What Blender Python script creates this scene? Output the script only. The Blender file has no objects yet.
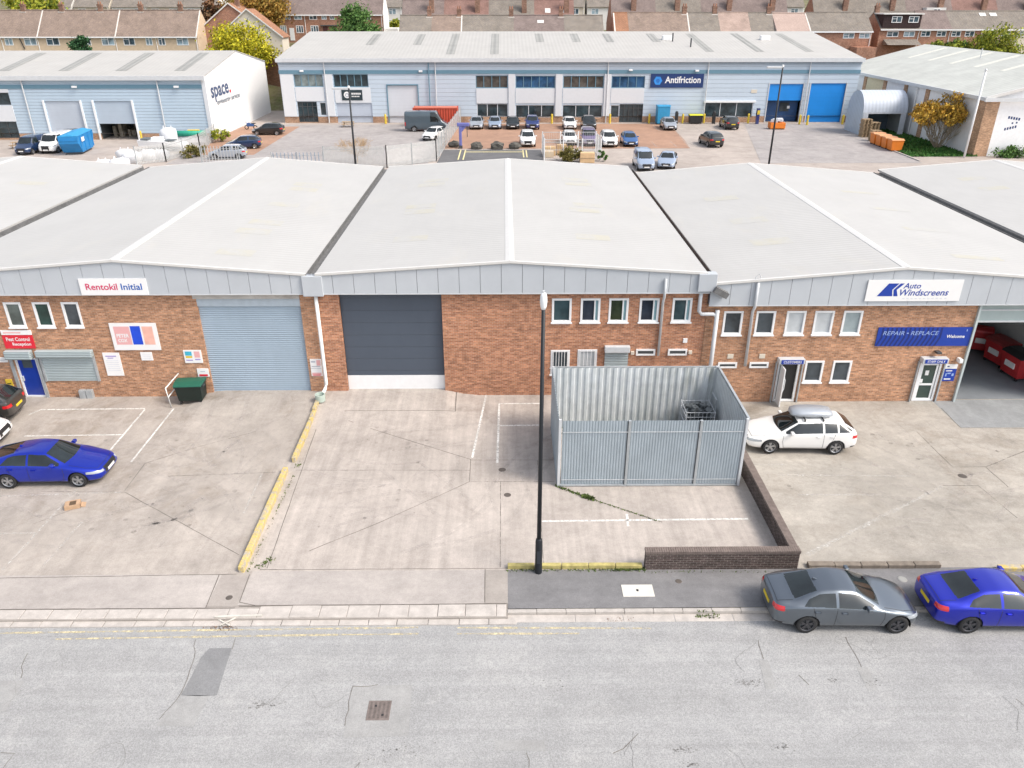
import bpy, bmesh, math, random
from mathutils import Vector, Matrix
from mathutils.bvhtree import BVHTree
R = math.radians
rnd = random.Random(11)
sc = bpy.context.scene
col = sc.collection

# ------------------------------------------------------------------ materials
class NT:
    def __init__(s, name):
        s.m = bpy.data.materials.new(name); s.m.use_nodes = True
        s.t = s.m.node_tree; s.t.nodes.clear()
        s.out = s.n('ShaderNodeOutputMaterial'); s.b = s.n('ShaderNodeBsdfPrincipled')
        s.l(s.b.outputs[0], s.out.inputs[0])
        s._pos = None
    def n(s, t, **kw):
        o = s.t.nodes.new(t)
        for k, v in kw.items(): setattr(o, k, v)
        return o
    def l(s, a, b): s.t.links.new(a, b)
    def put(s, sock, v):
        if hasattr(v, 'is_output'): s.l(v, sock)
        else:
            if isinstance(v, tuple) and len(v) == 3 and sock.type == 'RGBA': v = (*v, 1)
            sock.default_value = v
    def pos(s):
        if s._pos is None: s._pos = s.n('ShaderNodeNewGeometry').outputs['Position']
        return s._pos
    def mapv(s, v, scale=(1, 1, 1), rot=(0, 0, 0), loc=(0, 0, 0)):
        m = s.n('ShaderNodeMapping'); s.l(v, m.inputs[0])
        m.inputs['Scale'].default_value = scale; m.inputs['Rotation'].default_value = rot; m.inputs['Location'].default_value = loc
        return m.outputs[0]
    def noise(s, scale, detail=4, rough=.55, v=None, dist=0):
        o = s.n('ShaderNodeTexNoise'); s.l(v if v is not None else s.pos(), o.inputs['Vector'])
        o.inputs['Scale'].default_value = scale; o.inputs['Detail'].default_value = detail
        o.inputs['Roughness'].default_value = rough; o.inputs['Distortion'].default_value = dist
        return o.outputs[0]
    def rng(s, v, a, b, c, d):
        o = s.n('ShaderNodeMapRange'); s.put(o.inputs[0], v)
        for i, x in enumerate((a, b, c, d)): o.inputs[i + 1].default_value = x
        return o.outputs[0]
    def math(s, op, a, b=0.0, c=None):
        o = s.n('ShaderNodeMath', operation=op); s.put(o.inputs[0], a); s.put(o.inputs[1], b)
        if c is not None: s.put(o.inputs[2], c)
        return o.outputs[0]
    def mix(s, f, a, b, mode='MIX'):
        o = s.n('ShaderNodeMix', data_type='RGBA', blend_type=mode)
        s.put(o.inputs[0], f); s.put(o.inputs[6], a); s.put(o.inputs[7], b)
        return o.outputs[2]
    def mul(s, c, f):   # colour * scalar
        o = s.n('ShaderNodeVectorMath', operation='SCALE'); s.put(o.inputs[0], c); s.put(o.inputs[3], f)
        return o.outputs[0]
    def bump(s, h, dist, strength=1.0):
        o = s.n('ShaderNodeBump'); s.put(o.inputs['Height'], h); o.inputs['Distance'].default_value = dist
        o.inputs['Strength'].default_value = strength
        s.l(o.outputs[0], s.b.inputs['Normal'])
    def set(s, **kw):
        for k, v in kw.items(): s.put(s.b.inputs[k.replace('_', ' ')], v)
        return s.m
    def xyz(s):
        o = s.n('ShaderNodeSeparateXYZ'); s.l(s.pos(), o.inputs[0]); return o.outputs
    def rgb(s, c):
        o = s.n('ShaderNodeRGB'); o.outputs[0].default_value = (*c, 1); return o.outputs[0]

_mc = {}
def M(name, c, rough=.6, metal=0., var=.12, scale=3., coat=0., spec=.5, fine=0.):
    if name in _mc: return _mc[name]
    t = NT(name)
    n = t.noise(scale, 6, .6)
    f = t.rng(n, .25, .75, 1 - var, 1 + var)
    if fine:
        f = t.math('MULTIPLY', f, t.rng(t.noise(scale * 14, 3), .25, .75, 1 - fine, 1 + fine))
    t.set(Base_Color=t.mul(t.rgb(c), f), Roughness=rough, Metallic=metal, Coat_Weight=coat, Specular_IOR_Level=spec)
    t.b.inputs['Coat Roughness'].default_value = .04
    _mc[name] = t.m
    return t.m

def paint(name, c, metal=.0):
    if name in _mc: return _mc[name]
    t = NT(name)
    n = t.noise(.5, 2); f = t.rng(n, .3, .7, .97, 1.03)
    t.set(Base_Color=t.mul(t.rgb(c), f), Roughness=.28, Metallic=metal, Coat_Weight=1.0, Specular_IOR_Level=.5)
    t.b.inputs['Coat Roughness'].default_value = .05
    _mc[name] = t.m; return t.m

def glass(name, c=(.030, .037, .043), rough=.06):
    if name in _mc: return _mc[name]
    t = NT(name)
    t.set(Base_Color=t.mix(t.rng(t.noise(.9, 3), .35, .65, 0, 1), c, tuple(x * 2.6 for x in c)), Roughness=rough, Specular_IOR_Level=.5)  # paler noise patches in the base colour imitate soft reflections
    _mc[name] = t.m; return t.m

def ground(name, c, c2, big=.13, mid=.12, fine=.12, streak=(1, .12), st=.1, rough=.9, stain=None, speck=.0, blotch=.5):
    t = NT(name)
    p = t.pos()
    f = t.rng(t.noise(.16, 4, .6), .3, .7, 1 - big, 1 + big)
    f = t.math('MULTIPLY', f, t.rng(t.noise(.9, 8, .68, dist=.4), .28, .72, 1 - mid, 1 + mid))
    f = t.math('MULTIPLY', f, t.rng(t.noise(24, 6, .7), .25, .75, 1 - fine, 1 + fine))
    f = t.math('MULTIPLY', f, t.rng(t.noise(4.5, 9, .78), .3, .7, 1 - mid * .9, 1 + mid * .9))
    v = t.mapv(p, (streak[0], streak[1], 1))
    f = t.math('MULTIPLY', f, t.rng(t.noise(1.6, 6, .65, v), .3, .7, 1 - st, 1 + st))
    base = t.mix(t.rng(t.noise(.35, 6, .65, dist=.6), .5 - blotch * .3, .5 + blotch * .3, 0, 1), c, c2)
    if stain:
        col_, sc_, lo, hi, amt = stain
        m = t.rng(t.noise(sc_, 7, .7, t.mapv(p, (1, 1, 1), loc=(31, 7, 0)), .8), lo, hi, 0, amt)
        m = t.math('MULTIPLY', m, t.rng(t.xyz()[1], 21, 31.5, .55, 1.35))
        base = t.mix(m, base, col_)
    if speck:
        vo = t.n('ShaderNodeTexVoronoi'); t.l(p, vo.inputs['Vector']); vo.inputs['Scale'].default_value = 38
        f = t.math('MULTIPLY', f, t.rng(vo.outputs['Distance'], .0, .5, 1 - speck, 1 + speck))
    t.set(Base_Color=t.mul(base, f), Roughness=rough, Specular_IOR_Level=.25)
    t.bump(t.noise(30, 6, .7), .012, .7)
    return t.m

def brick(name, c1, c2, mortar, axis='x', sc_=1.0, dirt=.25):
    t = NT(name)
    x, y, z = t.xyz()
    cv = t.n('ShaderNodeCombineXYZ'); t.put(cv.inputs[0], t.math('ADD', x, y)); t.put(cv.inputs[1], z)
    br = t.n('ShaderNodeTexBrick'); t.l(cv.outputs[0], br.inputs['Vector'])
    br.inputs['Color1'].default_value = (*c1, 1); br.inputs['Color2'].default_value = (*c2, 1); br.inputs['Mortar'].default_value = (*mortar, 1)
    br.inputs['Scale'].default_value = 1.0; br.inputs['Brick Width'].default_value = .225 * sc_; br.inputs['Row Height'].default_value = .075 * sc_
    br.inputs['Mortar Size'].default_value = .009 * sc_; br.inputs['Bias'].default_value = 0.
    # brick by brick tone: one random number per brick of the running bond
    row = t.math('FLOOR', t.math('DIVIDE', z, .075 * sc_)); off = t.math('MULTIPLY', t.math('MODULO', t.math('ABSOLUTE', row), 2), .5)
    cell = t.math('FLOOR', t.math('ADD', t.math('DIVIDE', t.math('ADD', x, y), .225 * sc_), off))
    cc = t.n('ShaderNodeCombineXYZ'); t.put(cc.inputs[0], cell); t.put(cc.inputs[1], row)
    wn = t.n('ShaderNodeTexWhiteNoise', noise_dimensions='2D'); t.l(cc.outputs[0], wn.inputs['Vector'])
    c = t.mul(br.outputs['Color'], t.rng(wn.outputs['Value'], 0, 1, .76, 1.22))
    f2 = t.rng(t.noise(.5, 6, .65), .3, .7, 1 - dirt, 1 + dirt)
    f3 = t.rng(t.noise(14, 4, .7), .3, .7, .88, 1.12)
    # broad and fine random dirt tone over the whole wall
    c = t.mul(c, t.math('MULTIPLY', f2, f3))
    t.set(Base_Color=c, Roughness=.9, Specular_IOR_Level=.2)
    t.bump(br.outputs['Fac'], .01, -.8)
    _mc[name] = t.m
    return t.m

def ribbed(name, c, axis, period, depth, rough=.45, metal=.0, var=.06, stain=0., line=.0, sharp=False, scol=(.5, .47, .4)):
    """profiled sheet: ribs run along the other axis"""
    t = NT(name)
    x, y, z = t.xyz(); s_ = {'x': x, 'y': y, 'z': z, 'xy': t.math('ADD', x, y)}[axis]
    if sharp == 'groove':
        w = t.rng(t.math('FRACT', t.math('DIVIDE', s_, period)), .10 if period in (.62, .40) else 0., .22 if period in (.62, .40) else max(.03, .03 / period), -1, 1)
    else: w = t.math('SINE', t.math('MULTIPLY', s_, 2 * math.pi / period))
    if sharp is True: w = t.math('MULTIPLY', t.math('ADD', t.math('MULTIPLY', w, 2.2), 0.), 1.)
    if sharp is True:
        o = t.n('ShaderNodeClamp'); o.inputs['Min'].default_value = -1; o.inputs['Max'].default_value = 1; t.put(o.inputs[0], w); w = o.outputs[0]
    f = t.rng(t.noise(.35, 5, .6), .3, .7, 1 - var, 1 + var)
    f = t.math('MULTIPLY', f, t.rng(t.noise(2.2, 6, .7, t.mapv(t.pos(), (1, .25, .25) if axis != 'x' else (.25, 1, 1))), .3, .7, 1 - var * .6, 1 + var * .6))
    if line: f = t.math('MULTIPLY', f, t.rng(w, -1, 1, 1 - line, 1 + line * .4))
    c_ = t.rgb(c)
    if stain:
        m = t.rng(t.noise(.5, 7, .7, t.mapv(t.pos(), (1, .45, 1)), .5), .56, .8, 0, stain)
        c_ = t.mix(m, c_, scol)
    t.set(Base_Color=t.mul(c_, f), Roughness=rough, Metallic=metal, Specular_IOR_Level=.4)
    t.bump(w, depth, 1.)
    _mc[name] = t.m
    return t.m

def leafmat(name, cs):
    t = NT(name)
    g = t.n('ShaderNodeNewGeometry')
    r = t.n('ShaderNodeValToRGB'); t.l(g.outputs['Random Per Island'], r.inputs[0])
    r.color_ramp.elements[0].color = (*cs[0], 1); r.color_ramp.elements[1].color = (*cs[-1], 1)
    for i, c in enumerate(cs[1:-1]):
        e = r.color_ramp.elements.new((i + 1) / (len(cs) - 1)); e.color = (*c, 1)
    n = t.rng(t.noise(.8, 4), .3, .7, .7, 1.3)
    t.set(Base_Color=t.mul(r.outputs[0], n), Roughness=.7, Specular_IOR_Level=.2)
    _mc[name] = t.m
    return t.m

def worn(name, c, wear=.5, scale=7, rough=.7, top=1.):
    """road paint rubbed away in places"""
    t = NT(name)
    tr = t.n('ShaderNodeBsdfTransparent'); mx = t.n('ShaderNodeMixShader')
    m = t.math('MULTIPLY', t.rng(t.noise(scale, 8, .75), wear - .12, wear + .12, 0, top), t.rng(t.noise(.6, 4), .25, .55, .55, 1))
    t.put(mx.inputs[0], m); t.l(tr.outputs[0], mx.inputs[1]); t.l(t.b.outputs[0], mx.inputs[2]); t.l(mx.outputs[0], t.out.inputs[0])
    t.set(Base_Color=c, Roughness=rough)
    _mc[name] = t.m
    return t.m

# ------------------------------------------------------------------ mesh builder
class MB:
    def __init__(s): s.v = []; s.f = []
    def add(s, vs, fs):
        b = len(s.v); s.v += [tuple(v) for v in vs]; s.f += [tuple(b + i for i in f) for f in fs]; return s
    def box(s, x0, x1, y0, y1, z0, z1, mat=None):
        vs = [(x0, y0, z0), (x1, y0, z0), (x1, y1, z0), (x0, y1, z0), (x0, y0, z1), (x1, y0, z1), (x1, y1, z1), (x0, y1, z1)]
        if mat is not None: vs = [mat @ Vector(v) for v in vs]
        return s.add(vs, [(0, 3, 2, 1), (4, 5, 6, 7), (0, 1, 5, 4), (1, 2, 6, 5), (2, 3, 7, 6), (3, 0, 4, 7)])
    def quad(s, *p): return s.add(p, [tuple(range(len(p)))])
    def prism(s, poly, d):
        """polygon (3-D points) swept by vector d"""
        n = len(poly); d = Vector(d)
        a = [Vector(p) for p in poly]; b = [p + d for p in a]
        fs = [tuple(range(n))[::-1], tuple(range(n, 2 * n))] + [(i, (i + 1) % n, n + (i + 1) % n, n + i) for i in range(n)]
        return s.add(a + b, fs)
    def tube(s, pts, r, n=8, r2=None, cap=True):
        pts = [Vector(p) for p in pts]; rs = []; k = len(pts)
        vs = []; fs = []
        for i, p in enumerate(pts):
            d = (pts[min(i + 1, k - 1)] - pts[max(i - 1, 0)]).normalized()
            u = d.cross(Vector((0, 0, 1)) if abs(d.z) < .9 else Vector((1, 0, 0))).normalized(); w = d.cross(u)
            rr = r if r2 is None else r + (r2 - r) * i / (k - 1)
            for j in range(n):
                a = 2 * math.pi * j / n; vs.append(p + (u * math.cos(a) + w * math.sin(a)) * rr)
        for i in range(k - 1):
            for j in range(n):
                fs.append((i * n + j, i * n + (j + 1) % n, (i + 1) * n + (j + 1) % n, (i + 1) * n + j))
        if cap: fs += [tuple(range(n))[::-1], tuple(range((k - 1) * n, k * n))]
        return s.add(vs, fs)
    def lathe(s, prof, c, axis='z', n=24):
        vs = []; fs = []; k = len(prof)
        for i in range(n):
            a = 2 * math.pi * i / n; ca, sa = math.cos(a), math.sin(a)
            for r, h in prof:
                p = {'z': (r * ca, r * sa, h), 'y': (r * ca, h, r * sa), 'x': (h, r * ca, r * sa)}[axis]
                vs.append((c[0] + p[0], c[1] + p[1], c[2] + p[2]))
        for i in range(n):
            for j in range(k - 1):
                a, b = i * k + j, ((i + 1) % n) * k + j
                fs.append((a, b, b + 1, a + 1))
        return s.add(vs, fs)
    def grid(s, xs, ys, fz):
        nx = len(xs); vs = [(x, y, fz(x, y)) for y in ys for x in xs]
        fs = [(j * nx + i, j * nx + i + 1, (j + 1) * nx + i + 1, (j + 1) * nx + i) for j in range(len(ys) - 1) for i in range(nx - 1)]
        return s.add(vs, fs)
    def build(s, name, mat, parent=None, origin=None, smooth=False, bevel=0, sub=0):
        if parent is not None and origin is None: origin = tuple(parent['_o'])
        if origin is None:
            xs = [v[0] for v in s.v]; ys = [v[1] for v in s.v]; origin = ((min(xs) + max(xs)) / 2, (min(ys) + max(ys)) / 2, min(v[2] for v in s.v))
        o3 = Vector(origin)
        me = bpy.data.meshes.new(name)
        me.from_pydata([tuple(Vector(v) - o3) for v in s.v], [], s.f); me.update()
        if mat: me.materials.append(mat)
        bm = bmesh.new(); bm.from_mesh(me); bmesh.ops.recalc_face_normals(bm, faces=bm.faces)
        if bevel: bmesh.ops.bevel(bm, geom=[e for e in bm.edges if len(e.link_faces) == 2 and e.calc_face_angle(0) > .5], offset=bevel, segments=2, affect='EDGES', profile=.5)
        bm.to_mesh(me); bm.free()
        if smooth: me.shade_smooth()
        return link(name, me, parent, origin)
def link(name, me, parent, origin):
    o = bpy.data.objects.new(name, me); col.objects.link(o)
    if parent is not None: o.parent = parent
    else: o.location = origin
    o['_o'] = tuple(origin)
    return o
def empty(name, loc, label=None, cat=None, group=None):
    o = bpy.data.objects.new(name, None); col.objects.link(o); o.location = loc; o['_o'] = tuple(loc); o.empty_display_size = .3
    if label: tag(o, label, cat, group)
    return o
def tag(o, label, cat, group=None):
    o['label'] = label; o['category'] = cat
    if group: o['group'] = group
    return o
def struct(o): o['kind'] = 'structure'; return o
def kids(o): return [c for c in bpy.data.objects if c.parent is o]
_kids = {}
def dup(root, loc, rz=0, label=None, group=None, kidmap=None):
    r = root.copy(); col.objects.link(r); r.location = loc; r.rotation_euler = (0, 0, rz); r['_o'] = tuple(loc)
    if label: r['label'] = label
    if group: r['group'] = group
    if root.name not in _kids: _kids[root.name] = [(k, kids(k)) for k in kids(root)]
    for k, gs in _kids[root.name]:
        c = k.copy(); col.objects.link(c); c.parent = r
        for g in gs:
            d = g.copy(); col.objects.link(d); d.parent = c
    return r
def text(body, x0, x1, z0, z1, y, mat, parent, name='lettering', shear=0., bold=0., facex=None, ext=.006):
    cu = bpy.data.curves.new(name, 'FONT'); cu.body = body; cu.shear = shear; cu.offset = bold; cu.extrude = 0; cu.resolution_u = 3
    cu.align_x = 'CENTER'
    ob = bpy.data.objects.new(name, cu); col.objects.link(ob)
    dg = bpy.context.evaluated_depsgraph_get(); me = bpy.data.meshes.new_from_object(ob.evaluated_get(dg))
    bpy.data.objects.remove(ob); bpy.data.curves.remove(cu)
    vs = [v.co.copy() for v in me.vertices]; fs = [tuple(p.vertices) for p in me.polygons]; bpy.data.meshes.remove(me)
    ax, bx = min(v.x for v in vs), max(v.x for v in vs); ay, by = min(v.y for v in vs), max(v.y for v in vs)
    m = MB(); out = []
    for v in vs:
        X = x0 + (v.x - ax) / (bx - ax) * (x1 - x0); Z = z0 + (v.y - ay) / max(1e-6, by - ay) * (z1 - z0)
        out.append((X, y, Z) if facex is None else (facex, X, Z))
    m.add(out, fs)
    return m.build(name, mat, parent)
def sm(t):
    t = min(1, max(0, t)); return t * t * (3 - 2 * t)
def lin(tab, t):
    if t <= tab[0][0]: return tab[0][1]
    for (a, u), (b, w) in zip(tab, tab[1:]):
        if t <= b: return u + (w - u) * (t - a) / (b - a)
    return tab[-1][1]
def frange(a, b, n): return [a + (b - a) * i / n for i in range(n + 1)]

# ------------------------------------------------------------------ palette
m_brick = brick('brick_wall_orange', (.53, .27, .15), (.33, .165, .095), (.44, .33, .25), dirt=.10)
m_brickc = brick('brick_wall_red', (.51, .235, .13), (.32, .135, .08), (.42, .30, .225), dirt=.10)
m_brickdark = brick('brick_dark_blue', (.085, .06, .055), (.06, .045, .042), (.19, .165, .15), dirt=.2)
m_brickt = brick('brick_terrace', (.40, .18, .11), (.33, .14, .085), (.38, .31, .25))
m_brickb = brick('brick_buff_plinth', (.40, .23, .14), (.33, .18, .11), (.4, .33, .26))
m_white = M('white_upvc', (.80, .81, .82), .35, var=.05)
m_whitep = M('white_painted', (.78, .78, .76), .5, var=.08, fine=.04)
m_glass = glass('window_glass')
m_glassb = glass('window_glass_blue', (.02, .04, .075))
m_blindw = M('window_blind_pale', (.50, .53, .55), .5, var=.12)
m_grey = M('grey_galvanised', (.42, .45, .47), .45, .3, var=.15)
m_lgrey = M('light_grey_metal', (.56, .58, .60), .45, var=.08)
m_dgrey = M('dark_grey_metal', (.06, .065, .07), .5)
m_black = M('black_plastic', (.018, .018, .02), .5)
m_lampblk = M('lamp_post_black', (.010, .013, .018), .55)
m_rubber = M('tyre_rubber', (.02, .02, .021), .8)
m_rim = M('alloy_rim', (.45, .46, .48), .3, .8, var=.05)
m_rimdark = M('dark_alloy_rim', (.10, .10, .11), .35, .7, var=.05)
m_red = M('red_lamp', (.55, .015, .02), .25, coat=1)
m_head = M('headlamp_lens', (.34, .37, .40), .10, coat=1)
m_plw = M('plate_white', (.75, .75, .74), .5)
m_ply = M('plate_yellow', (.75, .55, .03), .5)
def wornyellow():
    t = NT('worn_yellow_kerb')
    m = t.math('MULTIPLY', t.rng(t.noise(5, 8, .75), .40, .56, 0, 1), t.rng(t.noise(.9, 3), .2, .45, .4, 1))
    c = t.mix(m, (.40, .365, .32), (.58, .44, .13)); c = t.mix(t.rng(t.noise(2.2, 7, .8, t.mapv(t.pos(), loc=(9, 2, 0))), .55, .72, 0, .75), c, (.20, .18, .14))
    t.set(Base_Color=t.mul(c, t.rng(t.noise(20, 4), .3, .7, .85, 1.15)), Roughness=.85); return t.m
m_ykerb = wornyellow()
m_yellow = M('yellow_paint', (.68, .50, .05), .6, var=.2, scale=6)
m_fascia = M('fascia_cladding', (.47, .50, .535), .4, .0, var=.05, scale=.8)
m_seam = M('seam_dark', (.16, .17, .19), .6)
m_trimw = M('roof_trim_white', (.62, .61, .59), .4, var=.05)
m_roof = ribbed('roof_sheet_white', (.44, .435, .423), 'y', .333, .004, .55, 0, .035, stain=.22, line=.012, scol=(.56, .51, .40))
m_gutter = M('valley_gutter', (.15, .15, .15), .7, var=.35, scale=4)
m_shut = ribbed('shutter_blue_grey', (.355, .445, .535), 'z', .105, .008, .45, .0, .05, line=.12)
m_shutg = ribbed('shutter_pale_grey', (.40, .47, .49), 'z', .085, .01, .45, .1, .05, line=.14)
m_navy = ribbed('sectional_door_dark', (.070, .088, .118), 'z', .61, .004, .42, .0, .05, line=.12, sharp='groove')
m_encl = ribbed('corrugated_steel_grey', (.37, .42, .455), 'xy', .15, .022, .4, .25, .12, line=.30)
m_enclin = ribbed('corrugated_steel_inner', (.48, .50, .50), 'xy', .30, .03, .5, .1, .14, stain=.5, line=.2, scol=(.20, .21, .17))
m_cladfar = ribbed('far_cladding_blue_grey', (.48, .555, .635), 'z', .62, .006, .45, .0, .03, line=.14, sharp='groove')
m_cladsp = ribbed('space_cladding_blue_grey', (.43, .53, .625), 'z', .40, .008, .45, .0, .03, line=.22, sharp='groove')
m_spanel = M('far_panel_white', (.64, .66, .69), .5, var=.03)
m_cladband = M('cladding_band_blue', (.13, .25, .33), .5, var=.05)
m_farroof = ribbed('far_roof_sheet', (.43, .42, .40), 'x', .6, .004, .55, 0, .05, stain=.2, line=.035, scol=(.5, .45, .36))
m_rlight = ribbed('rooflight_sheet_grey', (.30, .30, .285), 'x', .75, .02, .6, 0, .1, line=.1)
m_gable = M('white_gable_cladding', (.80, .79, .78), .5, var=.03)
m_spwall = M('right_shed_wall_white', (.80, .81, .83), .6, var=.06)
m_rroof = ribbed('right_shed_roof', (.50, .51, .475), 'y', .9, .01, .6, 0, .1, stain=.3, line=.06, scol=(.36, .37, .34))
m_bluedoor = ribbed('bright_blue_door', (.015, .23, .66), 'z', .6, .003, .4, 0, .05, line=.12, sharp='groove')
m_signw = M('sign_white', (.80, .80, .80), .4, var=.02)
m_sblue = M('sign_royal_blue', (.008, .045, .34), .4, var=.04)
m_sblue2 = M('sign_royal_blue_dark', (.005, .020, .16), .4, var=.04)
m_sred = M('sign_red', (.66, .02, .04), .4, var=.03)
m_snavy = M('sign_navy', (.010, .035, .14), .4, var=.04)
m_sdark = M('sign_dark_slate', (.018, .035, .045), .4)
m_spink = M('sign_pink', (.74, .40, .40), .5, var=.03)
m_scyan = M('sign_cyan', (.05, .42, .60), .5)
m_spurple = M('sign_purple', (.32, .25, .55), .5)
m_sgrey = M('sign_grey_text', (.40, .42, .48), .5)
m_textpale = M('sign_pale_blue_text', (.30, .42, .72), .5)
m_wood = M('pallet_wood', (.36, .26, .16), .85, var=.3, scale=5)
m_orange = M('orange_plastic', (.72, .20, .02), .45, var=.1)
m_skipblue = M('skip_blue_steel', (.015, .20, .48), .5, var=.15, scale=1.5)
m_contred = ribbed('container_red', (.52, .075, .04), 'x', .4, .03, .5, 0, .1, line=.12)
m_green = M('bin_green_plastic', (.012, .11, .07), .5, var=.15)
m_palis = M('palisade_steel', (.50, .51, .51), .5, .0, var=.1)
m_moss = M('moss_green', (.13, .14, .03), .95, var=.4, scale=9)
m_kerb = M('kerb_concrete', (.43, .40, .37), .9, var=.16, scale=4, fine=.12)
m_sett = M('pale_kerb_stone', (.46, .425, .395), .9, var=.2, scale=3, fine=.12)
m_joint = M('joint_sealant', (.15, .135, .12), .95, var=.35, scale=5)
m_jointl = worn('joint_pale', (.22, .20, .18), .5, 3)
m_paintw = worn('bay_paint_white', (.76, .75, .72), .40, 8)
m_painty = worn('double_yellow_worn', (.66, .57, .36), .50, 6)
m_paintf = worn('bay_paint_faded', (.66, .64, .6), .56, 8)
m_beige = M('pebbledash_beige', (.58, .46, .33), .95, var=.1, scale=2, fine=.08)
m_cream = M('render_cream', (.62, .56, .47), .9, var=.06)
m_pinkr = M('render_pale_pink', (.60, .47, .42), .9, var=.06)
m_rendw = M('render_white', (.70, .69, .67), .9, var=.05)
def tiles(name, c, c2, d=.2):
    t = NT(name)
    x, y, z = t.xyz()
    cv = t.n('ShaderNodeCombineXYZ'); t.put(cv.inputs[0], x); t.put(cv.inputs[1], t.math('ADD', z, t.math('MULTIPLY', y, .5)))
    br = t.n('ShaderNodeTexBrick'); t.l(cv.outputs[0], br.inputs['Vector'])
    br.inputs['Color1'].default_value = (*c, 1); br.inputs['Color2'].default_value = (*c2, 1); br.inputs['Mortar'].default_value = tuple(v * .5 for v in c) + (1,)
    br.inputs['Scale'].default_value = 1.; br.inputs['Brick Width'].default_value = .3; br.inputs['Row Height'].default_value = .26; br.inputs['Mortar Size'].default_value = .02
    f = t.math('MULTIPLY', t.rng(t.noise(.6, 6, .7), .3, .7, 1 - d, 1 + d), t.rng(t.noise(5, 4, .7), .3, .7, .8, 1.2))
    t.set(Base_Color=t.mul(br.outputs['Color'], f), Roughness=.9, Specular_IOR_Level=.2)
    _mc[name] = t.m; return t.m
m_tilebr = tiles('roof_tiles_brown', (0.301, 0.231, 0.189), (0.252, 0.196, 0.168))
m_tilegr = tiles('roof_tiles_grey_brown', (0.224, 0.203, 0.182), (0.266, 0.231, 0.196))
m_tilepu = tiles('roof_tiles_purple_brown', (.245, .195, .18), (.205, .165, .155))
m_tilepk = tiles('roof_tiles_faded_pink', (.42, .32, .275), (.38, .29, .25))
m_tilepp = tiles('roof_tiles_pale_pink', (.47, .36, .315), (.44, .34, .30), .08)
m_tilerd = tiles('roof_tiles_red', (0.27, 0.165, 0.14), (0.24, 0.15, 0.13))
m_tileor = tiles('roof_tiles_orange', (.36, .19, .12), (.32, .17, .105))

# ------------------------------------------------------------------ the land
def gh(x, y):
    z = 0.
    z -= .42 * sm((x - 9.35) / .4) * sm((y - 20.6) / 10.5)
    z += .26 * sm((x + 15.2) / 1.5) * (1 - sm((x + 2.9) / 1.4)) * sm((y - 29.6) / 3.2)
    return z
def hill(y): return lin([(141, 0), (163, 5.6), (190, 9.2), (222, 12.2), (262, 16.4), (340, 22), (620, 38)], y)
m_con1 = ground('concrete_left_yard', (.40, .36, .325), (.35, .315, .285), .10, .13, .18, (1.2, .2), .10, stain=((.17, .13, .09), .4, .52, .75, .55))
m_con2 = ground('concrete_centre_yard', (.445, .40, .365), (.385, .345, .315), .11, .13, .17, (2.2, .13), .13, stain=((.15, .12, .10), .3, .55, .8, .5))
m_con3 = ground('concrete_right_yard', (.395, .365, .325), (.34, .315, .28), .11, .15, .19, (.25, .8), .09, stain=((.18, .14, .10), .35, .5, .75, .5))
m_conb = ground('concrete_blue_grey', (.30, .31, .315), (.25, .26, .265), .1, .1, .1, (1, .3), .08)
m_cona = ground('concrete_apron', (.42, .385, .36), (.37, .34, .32), .08, .12, .14, (.3, 1), .05)
m_conp = ground('concrete_apron_strip', (.36, .325, .30), (.31, .285, .26), .08, .1, .1, (.5, 1), .08)
m_road = ground('worn_asphalt', (.282, .282, .281), (.255, .256, .257), .05, .06, .30, (.06, 1.7), .09, speck=.24, stain=((.37, .365, .355), .8, .53, .70, .55))
m_pave = ground('tarmac_pavement', (.20, .197, .20), (.165, .163, .168), .1, .12, .14, (.3, 1), .1, speck=.08)
m_patchd = ground('asphalt_patch_dark', (.215, .217, .22), (.19, .192, .197), .05, .1, .15, (1, 1), .05, speck=.1)
m_patchl = ground('asphalt_patch_pale', (.305, .304, .30), (.285, .284, .28), .05, .1, .12, (1, 1), .05, speck=.1)
m_estate = ground('estate_concrete', (.42, .37, .335), (.36, .315, .285), .1, .1, .08, (.3, 1), .06)
m_estpale = ground('estate_pale_tarmac', (.36, .335, .325), (.31, .29, .285), .1, .12, .06, (1, .5), .06)
m_estbrick = ground('estate_brick_paving', (.38, .235, .165), (.32, .20, .145), .1, .1, .1, (1, 1), .06)
m_esttar = ground('estate_tarmac', (.15, .15, .155), (.12, .12, .125), .1, .1, .1, (1, 1), .05)
m_hill = ground('garden_ground', (.12, .13, .05), (.20, .17, .11), .2, .3, .15, (1, 1), .1)
m_grass = ground('grass_green', (.045, .13, .03), (.03, .085, .022), .12, .25, .25, (1, 1), .1)

def sheet(name, x0, x1, y0, y1, mat, z=0., fz=None, step=.75):
    m = MB(); nx = max(1, int((x1 - x0) / step)); ny = max(1, int((y1 - y0) / step))
    m.grid(frange(x0, x1, nx), frange(y0, y1, ny), (lambda x, y: fz(x, y) + z) if fz else (lambda x, y: z))
    return struct(m.build(name, mat))
m = MB()
m.grid([-420, -160, -100, -60, -30, 0, 30, 60, 100, 160, 420], [-220, -60, 0, 17, 55, 57, 90, 120, 135, 141, 150, 163, 176, 190, 205, 222, 240, 262, 300, 340, 420, 620],
       lambda x, y: -1.2 if y < 56 else (hill(y) - .03))
struct(m.build('terrain', m_hill, smooth=False))
sheet('road', -70, 70, -25, 18.25, m_road, -.10, step=6)
sheet('left_yard', -60, -8.95, 20.12, 33.3, m_con1, 0, gh)
sheet('centre_yard', -8.95, 9.5, 20.25, 33.6, m_con2, 0, gh)
sheet('right_yard', 9.5, 60, 20.25, 33.2, m_con3, 0, gh, .5)
sheet('apron', -60, -9.42, 18.52, 20.12, m_cona, 0)
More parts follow.
